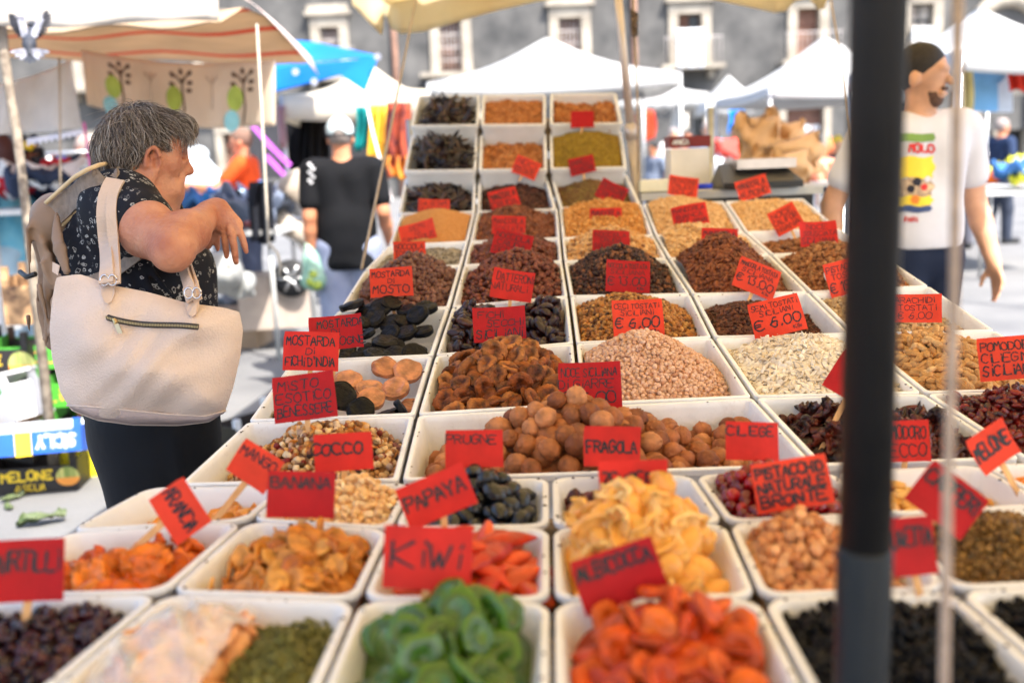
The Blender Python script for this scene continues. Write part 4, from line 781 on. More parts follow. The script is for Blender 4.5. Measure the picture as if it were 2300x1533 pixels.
m_herb = tm('dried_herb', [S(150, 146, 84), S(128, 126, 66), S(172, 166, 108), S(108, 104, 58)], .7, var=.2, bump=.3)
hp = Heap('bags', .03, [(.78, .5, .03, .26, .55)], noise=.004, rng_=(.55, 1, .05, .95)); 
hb = heap_stuff(hp, [it_flap(.012, .005, .0006, i, .5, .5, 5, 4) for i in range(4)] if False else [it_seed(.014, .005, .002, i) for i in range(3)], .008, m_herb, 'dried_herbs', 'heap of dried olive green herbs in the front tray', 'herbs', tilt=.9, lift=1.2, size=.006)

# crumbs and dust spilled on the tray rims
crumb_m = tm('crumbs', [S(150, 104, 66), S(206, 170, 120), S(96, 64, 46)], .8); b = MB(); cv_, cf_ = ico(2)
for key, (q, n, dep) in T.items():
    for _ in range(12):
        i = random.randrange(4); t = random.random(); p_ = lerp(q[i], q[(i + 1) % 4], t); out_ = p_ - q.mean(0); out_ /= np.linalg.norm(out_); p_ = p_ + out_ * random.uniform(.002, .008) + n * .0012; r_ = random.uniform(.0008, .0024); b.add(cv_ * r_ * np.array([random.uniform(.6, 1.5), 1, .6]) + p_, cf_)
o = b.build('crumbs', crumb_m, smooth=True); tag(o, 'brown crumbs and dust scattered on the tray rims', 'crumbs', kind='stuff')
# ------------------------------------------------------------------ handwritten red price signs
GL = {'A': '00 38 60;13 53', 'B': '00 08;08 48 57 55 44 04;44 63 61 50 00', 'C': '67 48 28 06 02 20 40 61', 'D': '00 08;08 38 66 62 30 00', 'E': '68 08 00 60;04 44', 'F': '68 08 00;04 44',
      'G': '67 48 28 06 02 20 40 62 64 34', 'H': '00 08;60 68;04 64', 'I': '30 38', 'i': '30 35;37 38', 'K': '00 08;68 04 60', 'L': '08 00 60', 'M': '00 18 34 58 60', 'N': '00 08 60 68', 'O': '28 06 02 20 40 62 66 48 28',
      'P': '00 08;08 48 67 65 44 04', 'R': '00 08;08 48 67 65 44 04;34 60', 'S': '67 48 28 16 15 34 53 51 40 20 01', 'T': '08 68;38 30', 'U': '08 02 20 40 62 68', 'V': '08 30 68', 'W': '08 20 36 40 68', 'X': '08 60;00 68',
      'Y': '08 34 68;34 30', 'Z': '08 68 00 60', '0': '28 06 02 20 40 62 66 48 28', '1': '16 38 30', '3': '08 58 35 54 52 40 10 01', '5': '58 18 15 44 53 51 40 10', '6': '57 37 14 02 20 40 52 54 34 13', '€': '67 48 28 06 02 20 40 61;05 45;03 43',
      ',': '31 20', "'": '38 36', 'l': '38 30 40', 'o': '24 12 20 40 52 44 24', 'e': '12 52 54 35 14 11 20 50', 'd': '58 50;53 34 13 11 20 50', 'a': '53 34 13 11 20 50;54 50', 'n': '14 10;13 34 54 50', 'c': '54 34 13 11 20 50', 'y': '14 32;54 20 10', 'r': '14 10;13 34 44', 't': '37 31 40;15 55', 's': '54 24 33 52 30 10', 'm': '14 10;13 23 34 30;34 53 50', '-': '14 44', '.': '20 30'}
def glyph(ch):
    return [np.array([(int(p[0]) / 8.0, int(p[1]) / 8.0) for p in st.split()]) for st in GL[ch].split(';')]
def smooth_poly(P, n=4):
    if len(P) < 3: return P
    Q = [P[0]]
    for i in range(len(P) - 1):
        p0 = P[max(i - 1, 0)]; p1 = P[i]; p2 = P[i + 1]; p3 = P[min(i + 2, len(P) - 1)]
        for k in range(1, n + 1):
            t = k / n; c = .5 * (2 * p1 + (p2 - p0) * t + (2 * p0 - 5 * p1 + 4 * p2 - p3) * t * t + (3 * p1 - p0 - 3 * p2 + p3) * t ** 3); Q.append(lerp(c, lerp(p1, p2, t), .45))
    return np.array(Q)
def text_strokes(lines, W, H, jit=.04, rs=None, align='c', top=.08, fit=.9):
    """ribbons for lines of hand lettering in a W x H area centred at 0; each line (text, relative height, x offset)"""
    rs = rs or random; out = []; tot = sum(l[1] for l in lines); y = H / 2 - top * H; avail = H * (1 - 2 * top)
    for tx, rel, xo in lines:
        lh = avail * rel / tot; ch = lh * .74; adv = []
        for c_ in tx: adv.append(.34 if c_ in "iIl1',." else (.5 if c_ == ' ' else .95))
        wtot = sum(adv) * ch; sx = min(1.15, fit * W / wtot) if wtot > 0 else 1; x = -wtot * sx / 2 + xo * W
        y -= lh
        for c_, a in zip(tx, adv):
            if c_ != ' ':
                sk = rs.uniform(-.08, .12); dy = rs.uniform(-.05, .05) * ch; sc = rs.uniform(.9, 1.06)
                shift = -.2 if c_ in "iIl1',." else 0
                for P in glyph(c_):
                    P = P + np.array([[rs.uniform(-jit, jit), rs.uniform(-jit, jit)] for _ in P]); P = smooth_poly(P)
                    out.append((np.stack([x + (P[:, 0] + shift + sk * P[:, 1]) * ch * sx, y + lh * .13 + dy + P[:, 1] * ch * sc], 1), ch))
            x += a * ch * sx
    return out
def ribbons(b, strokes, f, wid=.085, rs=None):
    """f maps (x,y) -> world point"""
    for P, ch in strokes:
        w_ = max(ch * wid * 1.3, .0015); T_ = np.gradient(P, axis=0); T_ /= np.linalg.norm(T_, axis=1)[:, None] + 1e-9; N_ = np.stack([-T_[:, 1], T_[:, 0]], 1)
        ww = w_ / 2 * (1 + .25 * np.sin(np.arange(len(P)) * 1.3 + P[0, 0] * 300))
        A = P + N_ * ww[:, None] ; B_ = P - N_ * ww[:, None]; A[0] -= T_[0] * w_ * .4; B_[0] -= T_[0] * w_ * .4; A[-1] += T_[-1] * w_ * .4; B_[-1] += T_[-1] * w_ * .4
        V = [f(*p) for p in A] + [f(*p) for p in B_]; n = len(P); b.add(V, [(i, i + 1, n + i + 1, n + i) for i in range(n - 1)])
paper = [mat('red_orange_card', S(228, 66, 38), .7, var=.08, scale=30, bump=.08, bscale=200, translucent=.22), mat('red_card', S(214, 40, 30), .7, var=.08, scale=30, bump=.08, bscale=200, translucent=.22), mat('deep_red_card', S(188, 16, 22), .7, var=.08, scale=30, bump=.08, bscale=200, translucent=.25)]
ink = mat('marker_ink', (.012, .010, .014), .55, var=.2)
ply = mat('stick_wood', S(214, 164, 110), .7, var=.15, scale=60, stretch=(1, 1, .1))
def sign(cx, cy, w_, h_, rot, by, plane, shade, lines, label, stick=True, face=None, tilt=0.0, d=None, wid=.085, bend=None):
    wid = wid * random.Random(int(cx + cy * 3)).uniform(.85, 1.35)
    rs = random.Random(int(cx * 7 + cy)); pf = {'f': Pf, 'r': Pr, 't': lambda x, y: Ppl(x, y, P0, TS)}[plane]
    base = pf(cx, by); d = depth(base) if d is None else d; c = Pd(cx, cy, d); k = d / FPX; W, H = w_ * k, h_ * k
    yaw = R(rs.uniform(-14, 14)) if face is None else R(face); nrm = -cF * math.cos(yaw) + cR0 * math.sin(yaw); nrm = nrm + np.array([0, 0, 1]) * (.12 + tilt); nrm /= np.linalg.norm(nrm)
    ex = cR * math.cos(R(rot)) + cU * math.sin(R(rot)); ex -= nrm * ex.dot(nrm); ex /= np.linalg.norm(ex); ey = np.cross(nrm, ex)
    bend = rs.uniform(-.10, .10) if bend is None else bend; b2 = rs.uniform(-.05, .05); tw = rs.uniform(-.04, .04)
    def f(x, y, o=0.0): 
        z = bend * W * ((x / W * 2) ** 2 - .3) + b2 * H * (y / H * 2) ** 2 + tw * W * (x / W * 2) * (y / H * 2); return c + ex * x + ey * y + nrm * (z + o)
    e = empty('price_sign', base, label, 'sign'); b = MB()
    P = np.array([[f(x, y) for x in np.linspace(-W / 2, W / 2, 9)] for y in np.linspace(H / 2, -H / 2, 7)])
    P[0, 0] += ex * rs.uniform(0, .02) * W; P[-1, -1] -= ey * rs.uniform(0, .03) * H
    b.slab(P, .0005); b.build('card', paper[shade], e, smooth=False)
    if lines:
        b = MB(); ribbons(b, text_strokes(lines, W, H, rs=rs), lambda x, y: f(x, y, .0008), wid); b.build('lettering', ink, e)
    if stick:
        b = MB(); p0 = f(rs.uniform(-.06, .1) * W, -H * .05, -.002); p1 = f(0, -H / 2, -.002); dn = (p1 - p0) / np.linalg.norm(p1 - p0); p2 = p1 + dn * .1
        # end inside the heap: a point below the rim plane
        for t in np.linspace(0, .14, 29):
            p2 = p1 + dn * t
            if p2[2] < base[2] - .035: break
        sw = .005; b.prism([p0 - ex * sw, p0 + ex * sw, p2 + ex * sw * .8, p2 - ex * sw * .8], -nrm * .002); b.build('stick', ply, e)
    return e
def L(*a):
    return [(x, 1, 0) if isinstance(x, str) else x for x in a]
KILO = ('Kilo', .55, .32)
sign(1308, 268, 52, 38, 0, 283, 't', 2, [], 'blank deep red card on the top tier crate')
sign(1181, 376, 60, 42, -24, 385, 't', 0, L('NOCi', 'TOSTATE'), 'tilted orange-red card over the middle tier peanuts', wid=.07)
sign(1307, 371, 58, 40, 11, 383, 't', 2, L('GRANELLA', 'PiSTACCHiO'), 'deep red card leaning on the yellow-green pistachios', wid=.07)
sign(1132, 447, 66, 46, 17, 472, 't', 1, L('MANDORLA', 'CRUDA'), 'slanted red card MANDORLA CRUDA on the dark almonds of the lowest tier')
sign(1374, 433, 64, 46, -27, 462, 't', 2, L('PiSTACCHiO', 'CRUDO'), 'diamond-tilted deep red card beside the white scoop')
sign(975, 463, 70, 32, -1, 470, 't', 0, L('DiA SESAMi', 'BiANCHi'), 'small orange card in front of the lowest tier carob pods')
sign(1361, 487, 72, 40, 2, 500, 'r', 1, L('MANDORLA', 'SGUSCiATA'), 'red card standing in the golden chopped nuts')
sign(1143, 505, 76, 42, 0, 525, 'r', 1, L('MANDORLA', 'TOSTATA'), 'red card TOSTATA standing in the shelled almonds below the rack')
sign(938, 521, 82, 46, 14, 540, 'r', 0, L('SEMi', ('Di', .8, 0), 'GiRASOLE'), 'orange card SEMI DI leaning in the tan sesame mound')
sign(920, 568, 72, 52, 3, 602, 'r', 0, L('NOCCiOLA', 'TOSTATA', 'SiCiLiANA'), 'orange card NOCCIOLA TOSTATA above the grey-brown hazelnuts')
sign(1150, 549, 88, 58, -14, 590, 'r', 2, L('NOCCiOLA', 'CRUDA', 'SiCiLiANA'), 'deep red card NOCCIOLA CRUDA SICILIANA above the red-brown hazelnuts')
sign(1373, 545, 86, 58, 0, 578, 'r', 2, L('NOCCiOLA', 'CRUDA', 'SGUSCiATA', 'SiCiLiA'), 'deep red card NOCCIOLA CRUDA SGUSCIATA in front of the peeled hazelnuts')
sign(1534, 419, 68, 46, -7, 452, 'r', 0, L('PiSTACCHiO', 'CRUDO', 'SiCiLiA'), 'orange card standing before the brown package and white box')
sign(1690, 422, 76, 46, 18, 449, 'r', 0, L('MANDORLA', 'ALMOND'), 'tilted orange card in front of the black scale')
sign(1550, 483, 80, 50, 10, 526, 'r', 1, L('MANDORLA', 'BiANCA', 'SiCiLiANA'), 'red card MANDORLA BIANCA in the pine kernels')
sign(1764, 492, 64, 58, 27, 522, 'r', 0, L('NOCE', 'CALiFOR', 'NiANA'), 'tilted orange card on a stick above the walnut kernels')
sign(1837, 525, 86, 58, 3, 566, 'r', 1, L('NOCE', ('SGUSCiATA', 1, .05), ('SiCiLiANA', 1.2, 0)), 'red card NOCE SGUSCIATA SICILIANA above the shelled walnut heap')
sign(1617, 540, 84, 56, -1, 575, 'r', 1, L('MANDORLA', 'CRUDA', 'SiCiLiANA'), 'red card MANDORLA CRUDA SICILIANA behind the roasted almond heap')
sign(879, 633, 96, 66, 4, 700, 'r', 0, L('MOSTARDA', ('Di', .8, 0), ('MOSTO', 1.3, 0)), 'orange-red card MOSTARDA DI MOSTO on a pale wooden stick')
sign(1151, 640, 94, 68, -9, 690, 'r', 1, L(('DATTERONi', 1, .05), ('NATURALi', .9, -.06), (' ', .5, 0)), 'red card DATTERONI NATURALI above the dates')
sign(1410, 620, 100, 72, -2, 667, 'r', 2, L(('NOCCiOLA TOSTATA', .9, 0), ('SiCiLiANA', .9, 0), ('€ 13,00', 1.6, 0), ('Kilo', .45, .3)), 'deep red card NOCCIOLA TOSTATA at 13 euro')
sign(1700, 625, 102, 72, -20, 665, 'r', 0, L(('MANDORLA TOSTATA', .9, 0), ('SiCiLiANA', .9, 0), ('€ 13,00', 1.6, 0), ('Kilo', .5, .3)), 'tilted orange card MANDORLA TOSTATA at 13 euro')
sign(1905, 620, 104, 78, 16, 655, 'r', 0, L(('PiSTACCHiO', 1, 0), ('TOSTATO', .9, .08), ('€ 15,00', 1.6, 0)), 'orange card PISTACCHIO TOSTATO half hidden by the black post')
sign(1432, 714, 118, 84, 4, 764, 'r', 0, L(('CECi TOSTATi', .9, 0), ('SiCiLiANi', .9, 0), ('€ 6,00', 1.8, 0), ('Kilo', .6, .33)), 'orange-red card CECI TOSTATI SICILIANI at 6 euro')
sign(1747, 710, 120, 84, 14, 764, 'r', 0, L(('SEMi TOSTATi', .9, 0), ('SiCiLiANi', .9, 0), ('€ 6,00', 1.8, 0), ('Kilo', .6, .33)), 'tilted orange-red card SEMI TOSTATI SICILIANI at 6 euro')
sign(1122, 728, 118, 78, 3, 790, 'r', 2, L(('FiCHi', 1, -.15), ('SECCHi', 1, .12), ('SiCiLiANi', 1.3, 0)), 'deep red card FICHI SECCHI SICILIANI above the figs')
sign(755, 746, 118, 76, 6, 812, 'r', 2, L(('MOSTARDA', 1, .1), ('Di', .8, 0), ('COTOGNE', 1, .12)), 'deep red card MOSTARDA DI COTOGNE half covered by another card')
sign(698, 788, 124, 88, -1, 900, 'r', 1, L(('MOSTARDA', 1.1, 0), ('Di', .8, 0), ("FiCHi D'iNDiA", 1.1, 0)), "red card MOSTARDA DI FICHI D'INDIA above the paste discs")
sign(684, 891, 144, 104, 7, 1005, 'r', 2, L(('MiSTO', 1, -.08), ('ESOTiCO', 1, 0), ('BENESSERE', 1.1, 0)), 'deep red card MISTO ESOTICO BENESSERE at the table edge')
sign(1325, 866, 140, 106, 2, 940, 'r', 2, L(('NOCE SiCiLiANA', 1, 0), ('Di GiARRE', 1, -.05), ('€ 6,00', 1.4, 0)), 'red card NOCE SICILIANA DI GIARRE behind the walnut heap')
sign(2055, 692, 118, 64, 0, 760, 'r', 0, L(('ARACHiDi', 1, 0), ('TOSTATi', 1, .05), ('€ 6,00', 1.2, 0)), 'orange card ARACHIDI TOSTATI behind the peanuts in shell', face=0)
sign(2268, 803, 132, 98, 4, 915, 'r', 0, L(('POMODORO', 1, 0), ('CiLiEGiNO', 1, 0), ('SiCiLiANO', 1.2, 0)), 'orange card POMODORO CILIEGINO SICILIANO on a pale stick')
sign(1925, 855, 120, 96, -32, 960, 'r', 2, [], 'deep red card turned away beside the black post')
sign(2030, 990, 116, 92, 2, 1060, 'r', 1, L('POMODORO', 'SECCO'), 'red card mostly hidden behind the black post')
sign(573, 1046, 104, 84, -32, 1160, 'f', 0, L(('MANGO', 1, 0), (' ', 1.2, 0)), 'crooked orange card MANGO on a stick', wid=.12)
sign(772, 1014, 130, 84, 4, 1100, 'f', 1, L((' ', .3, 0), ('COCCO', 1, -.1), (' ', .8, 0)), 'red card COCCO above the coconut', wid=.11)
sign(1065, 1007, 130, 84, 1, 1090, 'f', 1, L(('PRUGNE', 1, -.04), (' ', 1.6, 0)), 'red card PRUGNE above the prunes', wid=.12)
sign(1376, 1002, 130, 90, -1, 1085, 'f', 1, L((' ', .6, 0), ('FRAGOLA', 1, 0), (' ', .6, 0)), 'red card FRAGOLA in front of the walnuts', wid=.12)
sign(1692, 990, 128, 86, -1, 1080, 'f', 1, L(('CiLiEGE', 1, -.04), (' ', 1.6, 0)), 'red card CILIEGE in front of the walnuts', wid=.12)
sign(404, 1146, 122, 94, -55, 1230, 'f', 0, L((' ', .3, 0), ('ARANCiA', 1, 0), (' ', .5, 0)), 'steeply tilted orange card ARANCIA above the orange slices', wid=.12)
sign(677, 1110, 150, 104, -1, 1215, 'f', 2, L(('BANANA', 1, 0), (' ', 1.6, 0)), 'deep red card BANANA above the banana chips', wid=.15)
sign(980, 1114, 162, 98, 22, 1215, 'f', 1, L((' ', .3, 0), ('PAPAYA', 1, 0), (' ', .6, 0)), 'slanted red card PAPAYA leaning toward the prunes', wid=.12)
sign(960, 1252, 200, 140, -2, 1352, 'f', 1, L((' ', .2, 0), ('KiWi', 1, 0), (' ', .4, 0)), 'large red card KIWI over the papaya tray', wid=.1)
sign(1422, 1090, 158, 112, 2, 1190, 'f', 1, L((' ', .25, 0), ('ZENZERO', 1, 0), (' ', .8, 0)), 'red card ZENZERO behind the ginger slices', wid=.12)
sign(1780, 1086, 175, 112, 9, 1175, 'f', 0, L('PiSTACCHiO', 'NATURALE', 'BRONTE'), 'orange-red card PISTACCHIO NATURALE BRONTE over the red cherries', wid=.15)
sign(1390, 1292, 196, 124, 19, 1370, 'f', 2, L(('ALBiCOCCA', 1, 0), (' ', 1.3, 0)), 'slanted deep red card ALBICOCCA above the apricots', wid=.15)
sign(62, 1280, 158, 138, 2, 1390, 'f', 2, L((' ', .2, 0), ('MiRTiLLi', 1, 0), (' ', .9, 0)), 'deep red card MIRTILLI at the front corner of the table', wid=.12)
sign(2228, 1002, 110, 88, 30, 1100, 'f', 0, L((' ', .2, 0), ('MELONE', 1, 0), (' ', .4, 0)), 'slanted orange card MELONE on a stick', wid=.12)
sign(2128, 1122, 150, 112, -38, 1240, 'f', 2, L(('CAPPERi', 1, 0), (' ', 1, 0)), 'deep red card tilted behind the thin pale strap', wid=.12)
sign(2050, 1225, 110, 130, 4, 1330, 'f', 2, L((' ', .2, 0), ('UVETTA', 1, 0), (' ', .9, 0)), 'deep red card between the black post and the pale strap', wid=.12)
# white scoop and lid in the nuts
b = MB(); q, n, dp = T['pistgreen']; a0 = Pd(1305, 438, depth(Pr(1305, 462)) + .12); a1 = a0 + np.array([.1, -.02, -.03]); b.tube([a0, a0 + .6 * (a1 - a0), a1], [.009, .010, .014], 10); bowl = [a1 + np.array([.09 * t, -.02 * t, -.05 * t]) for t in np.linspace(0, 1, 6)]
b.tube(bowl, [.014, .026, .032, .034, .033, .03], 14); o = b.build('scoop', white_plastic, smooth=True); tag(o, 'white plastic scoop stuck in the greenish pistachios', 'scoop')
c_ = Pd(1880, 620, depth(Pr(1880, 640)) + .03); b = MB(); nl = -cF + np.array([.1, 0, .5]); b.lathe([(.001, 0), (.034, 0), (.037, .002), (.037, .008), (.034, .006), (.001, .005)], c_, 28, axis=nl / np.linalg.norm(nl)); o = b.build('jar_lid', white_plastic, smooth=True); tag(o, 'round white lid standing in the shelled walnuts', 'lid')
# ------------------------------------------------------------------ people: continuous surfaces grown from tapered limbs
class SDF:
    def __init__(s, lo, hi, h):
        s.lo = np.asarray(lo, float); s.h = h; s.n = np.ceil((np.asarray(hi, float) - s.lo) / h).astype(int) + 1
        s.D = np.full(s.n, .08, np.float32)
    def sub(s, a, b):
        i0 = np.clip(np.floor((a - s.lo) / s.h).astype(int), 0, s.n); i1 = np.clip(np.ceil((b - s.lo) / s.h).astype(int) + 1, 0, s.n)
        if np.any(i1 <= i0): return None, None
        ax = [s.lo[k] + s.h * np.arange(i0[k], i1[k]) for k in range(3)]; X = np.stack(np.meshgrid(*ax, indexing='ij'), -1).astype(np.float32)
        return tuple(slice(i0[k], i1[k]) for k in range(3)), X
    def _mix(s, sl, d, k, mode):
        o = s.D[sl]
        if mode == 'add':
            if k <= 0: s.D[sl] = np.minimum(o, d)
            else:
                hh = np.clip(.5 + .5 * (o - d) / k, 0, 1); s.D[sl] = o * (1 - hh) + d * hh - k * hh * (1 - hh)
        else:
            hh = np.clip(.5 - .5 * (o + d) / max(k, 1e-4), 0, 1); s.D[sl] = o * (1 - hh) - d * hh + max(k, 1e-4) * hh * (1 - hh)
    def cap(s, a, b, r1, r2=None, k=.02, mode='add', flat=None):
        a = np.asarray(a, float); b = np.asarray(b, float); r2 = r1 if r2 is None else r2; m = max(r1, r2) + .09
        sl, X = s.sub(np.minimum(a, b) - m, np.maximum(a, b) + m)
        if sl is None: return s
        ab = b - a; t = np.clip(((X - a) @ ab) / (ab @ ab + 1e-12), 0, 1); q = X - a - t[..., None] * ab
        if flat is not None:
            n_, f_ = flat; n_ = np.asarray(n_, float) / np.linalg.norm(n_); q = q + (q @ n_)[..., None] * n_ * (1 / f_ - 1)
        d = np.linalg.norm(q, axis=-1) - (r1 + (r2 - r1) * t); s._mix(sl, d, k, mode); return s
    def ell(s, c, r, M=None, k=.02, mode='add'):
        c = np.asarray(c, float); r = np.asarray(r, float); m = r.max() + .09; sl, X = s.sub(c - m, c + m)
        if sl is None: return s
        q = X - c
        if M is not None: q = q @ np.asarray(M, float)
        k0 = np.linalg.norm(q / r, axis=-1); k1 = np.linalg.norm(q / (r * r), axis=-1); d = k0 * (k0 - 1) / np.maximum(k1, 1e-6); s._mix(sl, d, k, mode); return s
    def clip(s, c, n):
        ax = [s.lo[k] + s.h * np.arange(s.n[k]) for k in range(3)]; n = np.asarray(n, float) / np.linalg.norm(n); c = np.asarray(c, float)
        d = ((ax[0] - c[0]) * n[0])[:, None, None] + ((ax[1] - c[1]) * n[1])[None, :, None] + ((ax[2] - c[2]) * n[2])[None, None, :]; s.D = np.maximum(s.D, d.astype(np.float32)); return s
    def mesh(s, name, fn=None, it=2):
        A = s.D.copy(); A[0], A[-1], A[:, 0], A[:, -1], A[:, :, 0], A[:, :, -1] = (.05,) * 6
        g = openvdb.FloatGrid(.08); g.copyFromArray(A); p, t, q = g.convertToPolygons(0.0, 0.0); V = s.lo + p * s.h
        F = np.asarray(q, int)
        a, b_, c_ = V[F[:, 0]], V[F[:, 1]], V[F[:, 2]]; vol = np.einsum('ij,ij->i', a - V.mean(0), np.cross(b_ - V.mean(0), c_ - V.mean(0))).sum()
        if vol < 0: F = F[:, ::-1]
        # light smoothing of the lattice steps
        nv = len(V); E = np.concatenate([F[:, [0, 1]], F[:, [1, 2]], F[:, [2, 3]], F[:, [3, 0]]])
        for _ in range(it):
            acc = np.zeros((nv, 3)); cnt = np.zeros(nv); np.add.at(acc, E[:, 0], V[E[:, 1]]); np.add.at(cnt, E[:, 0], 1); V = V * .5 + .5 * acc / np.maximum(cnt, 1)[:, None]
        if fn is not None: V = fn(V)
        return mesh_np(name, V, F)
skin_mats = {}
def skin(name, c):
    return mat('skin_' + name, c, .5, var=.12, scale=14, bump=.15, bscale=180, spec=.4, sss=.18, sssr=(.018, .006, .003))
def cloth(name, c, c2=None, rough=.85, bump=.35, bscale=14, **k): return mat('cloth_' + name, c, rough, c2=c2, bump=bump, bscale=bscale, spec=.2, var=k.pop('var', .12), scale=k.pop('scale', 6), **k)
def rotz(a): return np.array([[math.cos(a), -math.sin(a), 0], [math.sin(a), math.cos(a), 0], [0, 0, 1]])
def hand(f, wr, dirv, nrm, sc, thumb=1, curl=.5):
    """palm, four unequal bent fingers and a thumb; dirv along the hand, nrm out of the back of the hand"""
    dirv = np.asarray(dirv, float) / np.linalg.norm(dirv); nrm = np.asarray(nrm, float); nrm = nrm - dirv * nrm.dot(dirv); nrm /= np.linalg.norm(nrm); side = np.cross(dirv, nrm) * thumb
    pc = wr + dirv * .045 * sc; f.cap(wr - dirv * .01 * sc, wr + dirv * .02 * sc, .026 * sc, .027 * sc, k=.02, flat=(nrm, .7)); f.cap(wr + dirv * .03 * sc + side * .012 * sc, wr + dirv * .075 * sc + side * .02 * sc, .022 * sc, .019 * sc, k=.015, flat=(nrm, .6)); f.cap(wr + dirv * .03 * sc - side * .012 * sc, wr + dirv * .072 * sc - side * .022 * sc, .022 * sc, .017 * sc, k=.015, flat=(nrm, .6))
    for i, (o, ln) in enumerate(((.030, .068), (.010, .077), (-.010, .072), (-.029, .056))):
        a = wr + dirv * (.078 - .003 * i * i * .5) * sc + side * o * sc; spread = side * o * .5; ang = curl * (.5 + .12 * i)
        d1 = dirv + spread - nrm * ang * .5; d1 /= np.linalg.norm(d1); d2 = dirv + spread - nrm * ang * 1.3; d2 /= np.linalg.norm(d2); d3 = dirv + spread - nrm * ang * 2; d3 /= np.linalg.norm(d3)
        p1 = a + d1 * ln * .45 * sc; p2 = p1 + d2 * ln * .32 * sc; p3 = p2 + d3 * ln * .25 * sc
        f.cap(a, p1, .0095 * sc, .0088 * sc, k=.006); f.cap(p1, p2, .0088 * sc, .008 * sc, k=.004); f.cap(p2, p3, .008 * sc, .0068 * sc, k=.004)
    t0 = wr + dirv * .02 * sc + side * .026 * sc - nrm * .008 * sc; t1 = t0 + (dirv * .6 + side * .6 - nrm * .4) * .04 * sc; t2 = t1 + (dirv * .9 + side * .15 - nrm * .4) * .034 * sc; f.cap(t0, t1, .014 * sc, .0105 * sc, k=.012); f.cap(t1, t2, .0105 * sc, .008 * sc, k=.005)

